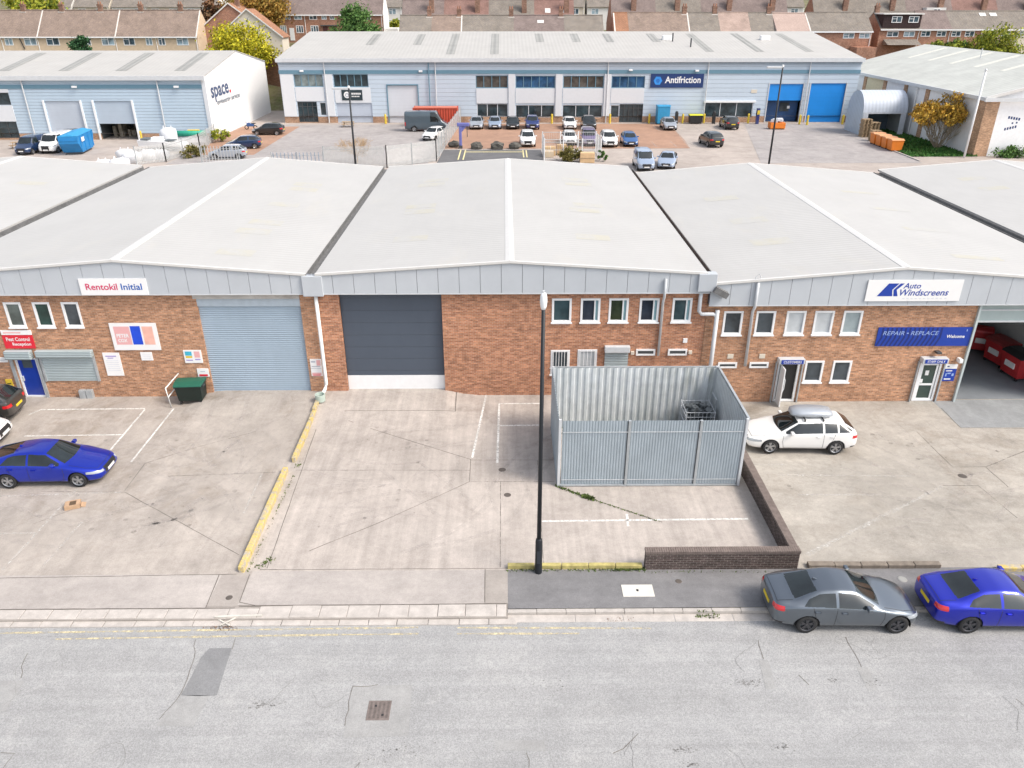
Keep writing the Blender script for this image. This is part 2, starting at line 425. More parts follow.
sheet('apron_strip', -9.42, -8.45, 18.6, 20.28, m_conp, -.002)
sheet('apron', -8.45, -.71, 18.65, 20.25, m_cona, 0)
sheet('apron_strip', -.71, .04, 18.65, 20.25, m_conp, -.002)
sheet('pavement', .04, 60, 18.42, 20.25, m_pave, .0)
sheet('estate_yard', -140, 140, 57, 142, m_estate, -.012, step=20)
# ------------------------------------------------------------------ markings, joints, kerbs
def strip(mb, pts, w, z, fz=gh, wob=0.):
    """flat ribbon laid over the ground along a polyline"""
    P = []
    for (a, b), (c, d) in zip(pts, pts[1:]):
        n = max(1, int(math.hypot(c - a, d - b) / (.22 if wob > .011 else .5)))
        P += [(a + (c - a) * i / n, b + (d - b) * i / n) for i in range(n)]
    P.append(pts[-1])
    vs = []
    for i, (x, y) in enumerate(P):
        q = P[min(i + 1, len(P) - 1)]; p = P[max(i - 1, 0)]
        dx, dy = q[0] - p[0], q[1] - p[1]; L = math.hypot(dx, dy) or 1
        nx, ny = -dy / L, dx / L
        ox = rnd.uniform(-wob, wob); ww = w * (1 + rnd.uniform(-.3, .3) * (wob > 0))
        for s_ in (-1, 1):
            X, Y = x + nx * (s_ * ww / 2 + ox), y + ny * (s_ * ww / 2 + ox); vs.append((X, Y, fz(X, Y) + z))
    mb.add(vs, [(2 * i, 2 * i + 1, 2 * i + 3, 2 * i + 2) for i in range(len(P) - 1)])
def flat(x, y): return 0.
def roadz(x, y): return -.10
def strips(name, mat, segs, w, z=.006, fz=gh, wob=0.):
    m = MB()
    for s_ in segs: strip(m, s_, w, z, fz, wob)
    return struct(m.build(name, mat))
# centre yard
strips('bay_marking', m_paintw, [[(-.93, 33.2), (-1.41, 27.3)], [(1.7, 32.1), (-.31, 32.1), (-.36, 26.9)], [(-.3, 30.0), (1.7, 30.04)],
        [(1.3, 22.92), (8.87, 23.0)], [(4.46, 23.34), (4.4, 22.59)]], .095)
strips('joint', m_joint, [[(-7.1, 30.45), (-5.28, 29.37), (-1.47, 27.19), (-1.44, 25.53), (-4.59, 22.92), (-6.81, 21.3)], [(-2.36, 33.3), (-2.32, 31.22), (-7.42, 31.22)],
        [(-8.42, 29.76), (-8.01, 20.4)], [(-8.24, 20.33), (.03, 20.33)], [(1.9, 25.27), (3.14, 24.4), (5.68, 22.83)]], .024, .004, gh, .008)
strips('joint_pale', m_jointl, [[(-8.5, 26.43), (-1.44, 26.36)], [(-1.47, 27.13), (1.95, 27.11)], [(-1.41, 25.53), (1.95, 25.51)], [(-.22, 25.52), (-.21, 20.38)], [(1.3, 27.1), (1.25, 20.4)]], .03, .0045, gh, .006)
# left yard
strips('bay_marking', m_paintw, [[(-21.64, 31.7), (-16.81, 31.76)], [(-21.6, 31.7), (-21.9, 31.2)], [(-16.78, 31.67), (-16.73, 28.09)], [(-21.01, 29.27), (-16.77, 29.35)], [(-15.47, 31.74), (-15.44, 27.11)]], .08)
strips('bay_marking', m_paintf, [[(-16.7, 25.14), (-16.81, 20.4)], [(-18.05, 22.37), (-16.75, 22.39)], [(-21, 22.3), (-18.05, 22.37)], [(-14.9, 24.93), (-21, 24.6)], [(-9.8, 26.24), (-9.73, 23.47)], [(-15.46, 23.02), (-15.57, 20.45)]], .095)
strips('joint', m_joint, [[(-14.8, 25.03), (-14.83, 27.0)], [(-14.76, 24.93), (-9.16, 21.11)], [(-60, 19.95), (-16.62, 20.0), (-8.95, 20.12)], [(-13.5, 26.03), (-12.4, 26.1)]], .024, .004, gh, .01)
strips('joint_pale', m_jointl, [[(-14.83, 27.0), (-13.3, 28.17), (-11, 29.6)], [(-12.4, 26.1), (-9.3, 26.27)], [(-14.76, 24.93), (-18, 25.0)], [(-16.2, 23.8), (-17.2, 22.9)]], .03, .0045, gh, .008)
# right yard
strips('joint', m_joint, [[(20.81, 32.24), (20.72, 30.37)], [(19.85, 26.83), (19.81, 25.22)], [(18.52, 28.4), (18.49, 26.84), (19.85, 26.83)]], .028, .005, gh, .01)
strips('joint_pale', m_jointl, [[(20.72, 30.37), (30, 30.0)], [(18.56, 30.01), (18.52, 28.4)], [(19.85, 26.83), (22.12, 28.08), (27, 31)], [(17.28, 25.36), (18.69, 25.35), (18.82, 23.04)]], .035, .0055, gh, .01)
strips('patch_seam', m_paintf, [[(17.25, 25.3), (10.3, 20.93)]], .16, .0045, gh, .03)
strips('bay_marking', m_paintf, [[(11.07, 26.25), (16.66, 26.1)], [(11.32, 24.73), (14.48, 24.67)], [(9.98, 27.13), (11.6, 27.12)]], .09, .006)
m = MB(); m.grid(frange(20.75, 34, 14), frange(30.35, 33.1, 6), lambda x, y: gh(x, y) + .004)
struct(m.build('concrete_slab', m_conb))
# kerbs
m = MB(); x = -60.
while x < -.05:
    L = rnd.uniform(.85, 1.0); x1 = min(x + L - .022, -.02)
    o = rnd.uniform(-.015, .015)
    m.box(x, x1, 18.10 + o * .5, 18.50 + (.12 if x > -8.4 else 0), -.12, .004 + o * .4); x += L
struct(m.build('dropped_kerb', m_sett, bevel=.012))
m = MB(); x = -60.3
while x < -.05:
    L = rnd.uniform(.85, 1.0); m.box(x, x + L - .02, 17.83, 18.085, -.15, -.06 + rnd.uniform(-.008, .008)); x += L
struct(m.build('channel_stones', m_sett, bevel=.01))
m = MB(); m.box(-60, .03, 18.05, 18.66, -.2, -.012); struct(m.build('kerb_bedding', m_conp))
m = MB(); x = 0.03
while x < 60:
    L = .91; m.box(x, x + L - .012, 18.24, 18.39, -.12, .016 + rnd.uniform(-.006, .006)); x += L
struct(m.build('kerb', m_kerb, bevel=.012))
m = MB(); x = .03
while x < 9.3:
    L = rnd.uniform(1.2, 2.4)
    if not (4.7 < x < 5.2) and not 6.2 < x < 6.9: m.box(x, x + L - .015, 17.92, 18.235, -.14, -.085 + rnd.uniform(-.006, .006))
    x += L
struct(m.build('channel_stones', m_sett, bevel=.008))
strips('double_yellow_line', m_painty, [[(-15.3, 17.62), (-7.5, 17.70), (-2.7, 17.74)], [(-1.5, 17.72), (4.4, 17.64)]], .075, .004, roadz, .004)
strips('double_yellow_line', m_painty, [[(-13.5, 17.36), (-7.4, 17.44), (-2.66, 17.48)], [(-1.5, 17.47), (2.2, 17.44)]], .07, .004, roadz, .004)
strips('pavement_edge_weathering', m_paintf, [[(12.7, 17.93), (13.6, 17.88)], [(15.0, 17.9), (19, 17.85)]], .16, .004, roadz, .03)
# patched road surface
def patch(name, mat, poly, z=.005, fz=roadz):
    return struct(MB().quad(*[(x, y, fz(x, y) + z) for x, y in poly]).build(name, mat))
patch('road_patch', m_patchd, [(-8.9, 16.6), (-8.78, 16.95), (-8.12, 16.96), (-8.05, 16.1), (-7.98, 15.22), (-8.5, 15.2), (-8.97, 15.23), (-8.92, 15.9)])
patch('road_patch', m_patchl, [(-8.97, 15.23), (-8.2, 15.22), (-8.25, 14.2), (-9.25, 14.25)])
patch('road_patch', m_patchl, [(-4.31, 15.49), (-2.65, 15.55), (-2.57, 13.88), (-4.25, 13.83)], .004)
patch('road_patch', m_patchl, [(7.3, 16.34), (7.57, 16.34), (7.48, 15.3), (7.18, 15.3)])
patch('road_patch', m_patchl, [(10.03, 16.06), (10.34, 16.06), (10.29, 15.23), (9.99, 15.23)])
patch('road_patch', m_patchl, [(-.31, 13.72), (.96, 13.70), (.98, 13.38), (-.31, 13.42)])
patch('road_patch', m_patchl, [(-14.9, 15.78), (-13.56, 15.78), (-13.5, 14.75), (-14.6, 14.6)])
strips('road_crack', m_joint, [[(-9.33, 17.29), (-9.1, 16.6), (-8.97, 15.3), (-9.25, 14.45)], [(-8.14, 17.39), (-8.1, 16.9)], [(7.49, 17.14), (7.43, 16.39)], [(10.18, 17.23), (10.15, 16.06)],
        [(3.4, 13.91), (3.15, 13.65), (2.97, 13.42), (2.68, 13.3)], [(-14.05, 16.8), (-13.9, 16.3), (-13.69, 15.88)], [(8.25, 15.78), (8.43, 15.43)], [(-4.31, 15.5), (-4.27, 14.2)], [(-4.3, 15.5), (-3.6, 15.53)],
        [(-12.87, 13.48), (-12.5, 13.44), (-12.56, 12.95)], [(-3.7, 13.1), (-3.9, 12.7)], [(.5, 13.35), (.55, 12.9)], [(13.9, 14.9), (14.2, 14.2)]], .017, .006, roadz, .03)
m = MB()
for cx, cy, n, sp in [(6.8, 15.55, 60, .22), (4.45, 13.4, 40, .16), (7.0, 13.45, 30, .16), (-6.6, 14.9, 60, .22), (1.6, 15.5, 30, .7), (4.6, 12.95, 20, .1), (9.2, 15.6, 16, .1), (-2.7, 13.4, 40, .4), (10.2, 15.5, 20, .2)]:
    for i in range(n):
        x, y = cx + rnd.gauss(0, sp), cy + rnd.gauss(0, sp * .35); r = rnd.uniform(.006, .02)
        k = rnd.randint(4, 6); a0 = rnd.random() * 6
        m.quad(*[(x + r * 1.5 * math.cos(a0 + a * 6.283 / k), y + r * math.sin(a0 + a * 6.283 / k), -.0935) for a in range(k)])
struct(m.build('road_pitting', M('pitting_grey', (.19, .185, .18), .95)))
strips('joint', m_joint, [[(-9.51, 20.1), (-9.42, 18.55)], [(-8.5, 20.1), (-8.44, 18.8)], [(-8.44, 18.78), (-7.9, 18.63)], [(-.71, 20.3), (-.69, 18.7)], [(-60, 18.5), (-8.5, 18.53)], [(-8.4, 18.6), (0, 18.65)]], .025, .005, flat, .006)
# tyre marks, oil drips and scuffs on the yards
m_tyre = worn('tyre_mark_dark', (.13, .12, .11), .50, 2.2, .9, .085); m_scuff = worn('tyre_scuff_pale', (.52, .48, .45), .50, 2.6, .9, .22)
def arcs(name, mat, n, cx, cy, sx, sy, seed):
    q = random.Random(seed); m = MB()
    for i in range(n):
        x, y = q.gauss(cx, sx), q.gauss(cy, sy); a = q.uniform(0, 6.28); k = q.uniform(-.28, .28); L = q.uniform(2.2, 5.0)
        for off in (0, 1.5):
            px_, py_, h = x - math.sin(a) * off, y + math.cos(a) * off, a; P = []
            for s_ in range(12): P.append((px_, py_)); px_ += math.cos(h) * L / 12; py_ += math.sin(h) * L / 12; h += k * L / 12
            if all(20.7 < p[1] < 32.6 for p in P) and all(min(abs(p[0] + 8.8), abs(p[0] - 9.6)) > .35 for p in P): strip(m, P, q.uniform(.14, .2), .0035 + .0002 * i)
    if m.v: struct(m.build(name, mat))
arcs('tyre_marks', m_tyre, 16, -13, 27, 3.2, 3.2, 1); arcs('tyre_marks', m_tyre, 8, -4.5, 27, 2.0, 3.4, 2); arcs('tyre_marks', m_tyre, 12, 17, 26, 3.6, 3.2, 3)
arcs('tyre_scuffs', m_scuff, 22, -12, 25.5, 2.6, 2.6, 4); arcs('tyre_scuffs', m_scuff, 12, -3, 25, 2.0, 2.6, 5); arcs('tyre_scuffs', m_scuff, 18, 15, 25, 3.4, 2.4, 6)
m = MB(); q = random.Random(8)
for i in range(70):
    x, y = q.choice(((-18, 28.5), (-5, 28), (-4, 23.5), (13, 26), (18, 28.5), (-12, 23.5))); x += q.gauss(0, 1.5); y += q.gauss(0, 1.2)
    if not 20.6 < y < 32.5 or abs(x + 8.8) < .4 or abs(x - 9.6) < .4: continue
    rr = q.uniform(.02, .11); k = 9
    m.quad(*[(x + rr * q.uniform(.7, 1.2) * math.cos(6.283 * a / k), y + rr * q.uniform(.7, 1.2) * math.sin(6.283 * a / k), gh(x, y) + .0095) for a in range(k)])
struct(m.build('oil_drips', worn('oil_drip', (.10, .09, .08), .46, 6, .6, .30)))
# branching cracks and trench scars in the road
m = MB(); q = random.Random(21)
for x, y, a, L in ((3.3, 13.95, 4.1, 1.1), (-13.9, 16.7, 4.9, 1.9), (7.45, 17.1, 4.7, 1.6), (10.15, 17.2, 4.75, 1.9), (-6.6, 14.9, .1, .9), (5.6, 13.5, 5.2, .8), (-3.7, 13.1, 4.4, .6), (13.6, 15.0, 5.3, 1.2), (-10.6, 13.4, .3, 1.4), (1.1, 13.4, 4.9, .7), (-4.3, 15.5, 4.75, 1.6), (9.6, 14.1, 3.9, .8)):
    st_ = [(x, y, a, L)]
    while st_:
        x, y, a, L = st_.pop(); P = [(x, y)]; d = 0
        while d < L: a += q.gauss(0, .28); x += math.cos(a) * .09; y += math.sin(a) * .09; d += .09; P.append((x, y))
        if len(P) > 2: strip(m, P, q.uniform(.005, .012), .0062, roadz)
        if L > .5 and q.random() < .5: k = q.randrange(len(P)); st_.append((*P[k], a + q.choice((-1, 1)) * q.uniform(.5, 1.1), L * .45))
struct(m.build('road_cracks', M('pitting_grey', (.19, .185, .18), .95)))
# covers
o = MB().box(-3.76, -3.14, 14.36, 15.0, -.10, -.088).build('manhole_cover', M('cast_iron_rusty', (.20, .165, .15), .7, .2, var=.3, scale=9), bevel=.006)
tag(o, 'rusty square iron manhole cover set in a pale square patch of road', 'manhole cover')
m = MB()
for i in range(5):
    m.box(-3.70 + i * .115, -3.64 + i * .115, 14.42, 14.94, -.0885, -.083)
m.build('tread_ribs', M('cast_iron_dull', (.15, .125, .115), .7, .2, var=.3, scale=9), o)
for i, (hx, hy) in enumerate([(-3.55, 14.82), (-3.33, 14.52)]): MB().box(hx - .03, hx + .03, hy - .03, hy + .03, -.089, -.081).build('lifting_slot', m_black, o)
o = MB().box(3.72, 4.73, 18.92, 19.48, -.03, .012).build('inspection_cover', M('pale_concrete_cover', (.60, .58, .53), .85, var=.08), bevel=.006)
tag(o, 'pale concrete inspection cover set in the dark tarmac pavement', 'inspection cover')
MB().box(4.18, 4.25, 19.16, 19.26, .010, .015).build('lifting_slot', m_black, o)
def disc(m, x, y, r, z, n=14): m.add([(x + r * math.cos(6.2832 * i / n), y + r * math.sin(6.2832 * i / n), z) for i in range(n)], [tuple(range(n))])
for (x, y, r, lab) in [(-.16, 26.39, .13, 'small dark gully cover on the centre yard nearest the white bay corner'), (.05, 24.61, .12, 'small dark gully cover on the centre yard nearer the lamp post'),
                       (18.48, 26.08, .16, 'small dark gully cover in the middle of the right yard'), (-8.83, 19.0, .09, 'small dark stop tap cover in the apron below the yellow kerb'),
                       (5.63, 19.64, .09, 'small reddish stop tap cover in the pavement near the pale cover'), (13.0, 19.67, .13, 'round pale cover in the pavement between the grey and blue saloons')]:
    g = MB().lathe([(0.001, .012), (r, .012), (r + .02, .0), ], (x, y, gh(x, y) if y > 20.3 else .0), 'z', 16).build('drain_cover', m_rlight if 'pale' in lab[:12] else M('gully_iron', (.10, .085, .075), .7, var=.3))
    tag(g, lab, 'drain cover')
# yellow-painted kerb dividing left and centre yards
def kerbrow(name, x0, y0, x1, y1, w, h, mat, lab, cat, n):
    m = MB(); L = math.hypot(x1 - x0, y1 - y0); a = math.atan2(y1 - y0, x1 - x0)
    for i in range(n):
        s0, s1 = L * i / n, L * (i + 1) / n - .015
        mm = Matrix.Translation((x0, y0, 0)) @ Matrix.Rotation(a, 4, 'Z')
        xm, ym = x0 + math.cos(a) * s0, y0 + math.sin(a) * s0
        m.box(s0, s1, -w / 2 + rnd.uniform(-.01, .01), w / 2, gh(xm, ym) - .1, gh(xm, ym) + h + rnd.uniform(-.01, .01), mm)
    return tag(m.build(name, mat, bevel=.02), lab, cat)
kerbrow('concrete_kerb', -8.80, 20.2, -8.87, 26.35, .20, .24, m_ykerb, 'yellow painted concrete kerb nearer the road between left and centre yards', 'kerb', 7)
kerbrow('concrete_kerb', -8.72, 27.0, -8.79, 31.9, .16, .24, m_ykerb, 'yellow painted concrete kerb nearer the brick units between the yards', 'kerb', 6)
kerbrow('concrete_kerb', .04, 20.36, 4.55, 20.34, .16, .15, M('mossy_yellow_kerb', (.42, .36, .14), .9, var=.4, scale=5), 'low mossy yellow kerb running past the lamp post to the brick wall', 'kerb', 5)
kerbrow('concrete_kerb', 10.1, 20.33, 14.55, 20.3, .22, .14, M('dark_old_kerb', (.20, .17, .14), .95, var=.3, scale=5), 'dark weathered concrete kerb behind the grey parked saloon', 'kerb', 5)
kerbrow('concrete_kerb', 16.4, 20.12, 19.5, 20.1, .2, .14, m_ykerb, 'faded yellow kerb at the right edge behind the blue parked saloon', 'kerb', 4)
# moss and weeds (uncountable)
m = MB()
def weeds(m, pts, n, w, h):
    for i in range(n):
        k = rnd.randrange(len(pts) - 1); t = rnd.random()
        x = pts[k][0] + (pts[k + 1][0] - pts[k][0]) * t + rnd.gauss(0, w); y = pts[k][1] + (pts[k + 1][1] - pts[k][1]) * t + rnd.gauss(0, w)
        z = gh(x, y) if y > 20.3 else .0
        if y < 18.2: z = -.09
        a = rnd.random() * 6.28; s_ = rnd.uniform(.4, 1) * h
        c, sn = math.cos(a) * s_, math.sin(a) * s_
        m.quad((x - c * .6, y - sn * .6, z), (x + c * .6, y + sn * .6, z), (x + sn * .7, y - c * .7, z + s_ * 1.1))
weeds(m, [(1.95, 25.2), (3.3, 24.25)], 260, .035, .07); weeds(m, [(2.95, 24.5), (3.3, 24.3)], 180, .06, .10); weeds(m, [(3.3, 24.25), (5.6, 22.85)], 180, .02, .05)
weeds(m, [(.05, 20.25), (4.6, 20.24)], 500, .05, .05); weeds(m, [(3.6, 20.24), (4.6, 20.24)], 260, .05, .06); weeds(m, [(4.6, 20.1), (9.7, 20.08)], 120, .03, .04)
weeds(m, [(-8.25, 20.5), (-8.0, 20.9)], 60, .07, .07); weeds(m, [(5.9, 18.15), (6.6, 18.12)], 80, .06, .06); weeds(m, [(9.6, 27), (9.5, 20.5)], 200, .04, .05)
weeds(m, [(4.5, 29.2), (8.3, 29.2)], 500, .25, .25); weeds(m, [(2.3, 29.4), (4.5, 29.5)], 120, .2, .12); weeds(m, [(-8.5, 26.6), (-8.45, 27)], 40, .06, .05)
weeds(m, [(-8.6, 20.2), (-8.5, 26)], 120, .03, .05)
m.build('weeds', M('weed_green', (.09, .13, .03), .9, var=.5, scale=6))['kind'] = 'stuff'
m = MB(); weeds(m, [(-9.1, 17.95), (-8.3, 17.85)], 260, .12, .04); weeds(m, [(3.0, 18.0), (3.9, 18.0)], 50, .06, .03)
m.build('leaf_litter', M('dead_leaves', (.16, .09, .05), .95, var=.5, scale=8))['kind'] = 'stuff'
# splintered kerbside litter and cardboard
m = MB()
m.box(-.02, .02, -.35, .3, 0, .03, Matrix.Translation((-8.75, 18.0, -.05)) @ Matrix.Rotation(R(58), 4, 'Z')); m.box(-.02, .02, -.3, .2, .03, .055, Matrix.Translation((-8.5, 17.98, -.05)) @ Matrix.Rotation(R(-50), 4, 'Z'))
m.box(-.9, .55, -.03, .03, .055, .085, Matrix.Translation((-8.1, 18.16, -.05)) @ Matrix.Rotation(R(2), 4, 'Z'))
tag(m.build('broken_batten', M('bleached_wood', (.55, .53, .48), .85, var=.2)), 'broken pale battens lying in leaf litter at the dropped kerb', 'debris')
m = MB(); mm = Matrix.Translation((-16.25, 24.0, 0)) @ Matrix.Rotation(R(20), 4, 'Z')
m.box(-.27, .24, -.2, .2, 0.005, .16, mm); m.box(-.46, -.27, -.2, .2, .06, .08, mm @ Matrix.Rotation(R(-18), 4, 'Y')); m.box(-.25, .22, .2, .40, .10, .115, mm @ Matrix.Rotation(R(-14), 4, 'X'))
m.box(.24, .40, -.16, .16, .10, .12, mm @ Matrix.Rotation(R(16), 4, 'Y'))
o = m.build('cardboard_box', M('cardboard', (.45, .30, .19), .9, var=.2, scale=6)); tag(o, 'crumpled brown cardboard box lying open on the left yard', 'cardboard box')
MB().box(-.1, .12, -.14, .12, .162, .17, mm).build('torn_hole', M('cardboard_dark', (.11, .07, .04), .9), o)
# ------------------------------------------------------------------ low dark brick wall
o = empty('garden_wall', (9.5, 20.4, 0), 'low dark brick boundary wall with brick on edge coping at pavement corner', 'wall')
MB().box(4.62, 9.72, 20.22, 20.46, -.05, .64).box(9.46, 9.70, 20.46, 26.6, -.35, .62).build('wall', m_brickdark, o)
m = MB()
x = 4.6
while x < 9.72: m.box(x, x + .066, 20.20, 20.48, .643, .745); x += .078
y = 20.49
while y < 26.6: m.box(9.44, 9.72, y, y + .066, .623, .725); y += .078
m.build('coping', M('coping_brick_grey', (.17, .135, .12), .9, var=.3, scale=6), o)
# ------------------------------------------------------------------ street lamp
o = empty('street_lamp', (1.06, 20.13, 0), 'tall black street lamp with white photocell lantern rising in front of centre unit', 'street lamp')
MB().lathe([(.0, 0), (.12, 0), (.115, 1.28), (.10, 1.36), (.075, 1.40), (.0, 1.41)], (1.06, 20.13, 0), 'z', 20).build('base_sleeve', m_lampblk, o, smooth=False)
MB().tube([(1.06, 20.13, 1.4), (1.06, 20.13, 9.35)], .072, 16, .055).build('pole', m_lampblk, o, smooth=True)
lt = MB().lathe([(.0, 9.30), (.06, 9.31), (.09, 9.40), (.105, 9.55), (.095, 9.70), (.06, 9.79), (0, 9.81)], (1.06, 20.13, 0), 'z', 20).build('lantern', m_white, o, smooth=True)
MB().box(1.03, 1.09, 20.10, 20.16, 9.805, 9.86).build('photocell', m_lgrey, lt)
MB().box(1.0, 1.12, 20.0, 20.02, .45, .95).build('access_door', M('lamp_door', (.03, .035, .045), .45), o)

# ------------------------------------------------------------------ front row of brick units
def wall_face(m, x0, x1, z0, z1, holes, y, depth=.16):
    """brick face with real openings and reveals; holes = (x0,x1,z0,z1)"""
    xs = sorted({x0, x1, *[h[0] for h in holes], *[h[1] for h in holes]}); zs = sorted({z0, z1, *[h[2] for h in holes], *[h[3] for h in holes]})
    xs = [v for v in xs if x0 <= v <= x1]; zs = [v for v in zs if z0 <= v <= z1]
    for a, b in zip(xs, xs[1:]):
        for c, d in zip(zs, zs[1:]):
            if any(h[0] <= a and b <= h[1] and h[2] <= c and d <= h[3] for h in holes): continue
            m.quad((a, y, c), (b, y, c), (b, y, d), (a, y, d))
    for a, b, c, d in holes:
        D = y + depth
        m.quad((a, y, c), (a, D, c), (a, D, d), (a, y, d)); m.quad((b, y, c), (b, D, c), (b, D, d), (b, y, d))
        m.quad((a, y, d), (b, y, d), (b, D, d), (a, D, d)); m.quad((a, y, c), (b, y, c), (b, D, c), (a, D, c))
def frame(m, x0, x1, z0, z1, y0, y1, t):
    m.box(x0, x1, y0, y1, z0, z0 + t); m.box(x0, x1, y0, y1, z1 - t, z1); m.box(x0, x0 + t, y0, y1, z0 + t, z1 - t); m.box(x1 - t, x1, y0, y1, z0 + t, z1 - t)
FY = 33.0
def window(p, x0, x1, z0, z1, gm=None, side=None, bars=0):
    m = MB(); frame(m, x0, x1, z0, z1, FY - .03, FY + .07, .10)
    if side: m.box(x1 - .28, x1 - .22, FY - .02, FY + .06, z0 + .1, z1 - .1)
    w = m.build('window', m_white, p, bevel=.01)
    MB().box(x0 + .05, x1 - .05, FY + .045, FY + .06, z0 + .05, z1 - .05).build('pane', gm or m_glass, w)
    MB().box(x0 - .04, x1 + .04, FY - .09, FY - .035, z0 - .05, z0 + .02).build('sill', m_white, w)
    if side: MB().box(x1 - .22, x1 - .1, FY + .03, FY + .042, z0 + .1, z1 - .1).build('curtain', M('curtain_teal', (.22, .36, .40), .8), w)
    if bars:
        b = MB()
        for i in range(bars):
            x = x0 + .12 + (x1 - x0 - .24) * i / (bars - 1); b.tube([(x, FY - .06, z0 + .02), (x, FY - .06, z1 - .02)], .014, 6)
        b.tube([(x0 - .05, FY - .07, z0 + .35), (x1 + .05, FY - .07, z0 + .35)], .014, 6)
        b.build('security_bars', m_white, w)
    return w
def unit(label, x0, x1, xr, ze, zr, zb, holes, bm, yback=57.3, front=True, fd=1.05):
    o = empty('industrial_unit', ((x0 + x1) / 2, FY, zb), label, 'industrial unit')
    zt = ze - fd     # underside of the fascia
    if front:
        m = MB(); wall_face(m, x0, x1, zb - .3, zt, holes, FY)
        m.box(x0, x0 + .2, FY + .17, yback, zb - .3, ze - .25).box(x1 - .2, x1, FY + .17, yback, zb - .3, ze - .25).box(x0 + .2, x1 - .2, yback - .2, yback, zb - .3, ze - .25)
        m.build('wall', bm, o)
        yf = FY - .28; fz = lambda x: ze + (zr - ze) * (1 - abs(x - xr) / (((xr - x0) if x < xr else (x1 - xr))))
        m = MB(); n = round((x1 - x0) / .92)
        for i in range(n):
            a = x0 + (x1 - x0) * i / n + .009; b = x0 + (x1 - x0) * (i + 1) / n - .009
            ps = [a, b] if not (a < xr < b) else [a, xr, b]
            poly = [(a, yf, zt), (b, yf, zt)] + [(x, yf, fz(x) - .06) for x in reversed(ps)]
            m.prism(poly, (0, .05, 0))
        fa = m.build('fascia', m_fascia, o)
        m = MB(); m.prism([(x0, yf + .055, zt + .01), (x1, yf + .055, zt + .01), (x1, yf + .055, ze - .08), (xr, yf + .055, zr - .08), (x0, yf + .055, ze - .08)], (0, .2, 0)); m.build('fascia_seams', m_seam, fa)
        MB().box(x0, x1, yf - .012, yf + .06, zt - .05, zt - .002).build('drip_trim', m_lgrey, fa)
    # roof: two sheets
    y0 = FY - .32
    m = MB()
    for a, za, b, z_b in ((x0 + .2, ze, xr, zr), (xr, zr, x1 - .2, ze)):
        m.prism([(a, y0, za), (b, y0, z_b), (b, y0, z_b - .1), (a, y0, za - .1)], (0, yback - y0, 0))
    ro = m.build('roof', m_roof, o)
    m = MB(); m.prism([(xr - .2, y0 - .02, zr + .0), (xr, y0 - .02, zr + .05), (xr + .2, y0 - .02, zr + .0), (xr + .2, y0 - .02, zr - .03), (xr, y0 - .02, zr + .02), (xr - .2, y0 - .02, zr - .03)], (0, yback - y0 + .04, 0)); m.build('ridge_cap', m_trimw, ro)
    for ya, yb in ((y0 - .03, y0 + .10), (yback - .12, yback + .03)):
        MB().prism([(x0 + .2, ya, ze + .03), (xr, ya, zr + .03), (x1 - .2, ya, ze + .03), (x1 - .2, ya, ze - .07), (xr, ya, zr - .07), (x0 + .2, ya, ze - .07)], (0, yb - ya, 0)).build('verge_trim', m_trimw, ro)
    return o
def rooflights(o, xs, ys, x0, x1, xr, ze, zr, w=.95, L=1.7):
    ro = next(k for k in kids(o) if k.name.startswith('roof'))
    for x in xs:
        for y in ys:
            xx = x + rnd.uniform(-.25, .25); f = lambda q: ze + (zr - ze) * (1 - abs(q - xr) / ((xr - x0 - .2) if q < xr else (x1 - .2 - xr)))
            a, b = xx - L / 2, xx + L / 2
            MB().quad((a, y, f(a) + .005), (b, y, f(b) + .005), (b, y + w, f(b) + .005), (a, y + w, f(a) + .005)).build('rooflight', m_rl2, ro)
def rl2():
    t = NT('old_rooflight'); n = t.rng(t.noise(.9, 5, .6), .4, .62, 0, 1)
    t.set(Base_Color=t.mul(t.mix(n, (.44, .435, .418), (.455, .437, .37)), t.rng(t.noise(6, 5), .3, .7, .96, 1.04)), Roughness=.55); return t.m
m_rl2 = rl2()
def valley(x, ze, parent_label, y1=57.6, y0=FY - .3):
    o = empty('valley_gutter', (x, y0, ze - .3), parent_label, 'gutter')
    m = MB(); m.box(x - .24, x + .24, y0, y1, ze - .32, ze - .24); m.box(x - .24, x - .20, y0, y1, ze - .24, ze - .02); m.box(x + .20, x + .24, y0, y1, ze - .24, ze - .02)
    m.build('channel', m_gutter, o)
    return o
# -- centre unit
holesC = [(-7.55, -2.9, -.3, 5.25)] + [(a, b, 3.75, 4.92) for a, b in ((2.12, 3.02), (3.43, 4.33), (4.72, 5.62), (6.12, 7.02), (7.62, 8.52))] + [(2.12, 3.02, 1.1, 2.36), (3.38, 4.3, 1.1, 2.38)]
C = unit('middle brick unit with dark sectional door and pale gabled sheet roof', -8.62, 9.2, .2, 6.2, 6.76, 0, holesC, m_brickc, fd=.92)
for i, (a, b) in enumerate(((2.12, 3.02), (3.43, 4.33), (4.72, 5.62), (6.12, 7.02), (7.62, 8.52))): window(C, a, b, 3.75, 4.92, (glass('pane_teal', (.02, .035, .04)), glass('pane_slate', (.016, .02, .028)), glass('pane_tree_reflection', (.022, .03, .016)), glass('pane_slate', (.016, .02, .028)), glass('pane_teal', (.02, .035, .04)))[i], i in (1, 2, 3, 4))  # third pane's green base colour paints a tree reflected in the glass
window(C, 2.12, 3.02, 1.1, 2.36, None, None, 6); window(C, 3.38, 4.3, 1.1, 2.38, m_blindw, None, 5)
d = MB().box(-7.55, -2.9, FY + .22, FY + .30, .98, 5.25).build('sectional_door', m_navy, C)
MB().box(-7.55, -2.9, FY + .20, FY + .29, .26, .98).build('bottom_panel', m_white, d)
MB().box(-7.56, -2.89, FY + .22, FY + .30, .18, .27).build('door_seal', m_black, d)
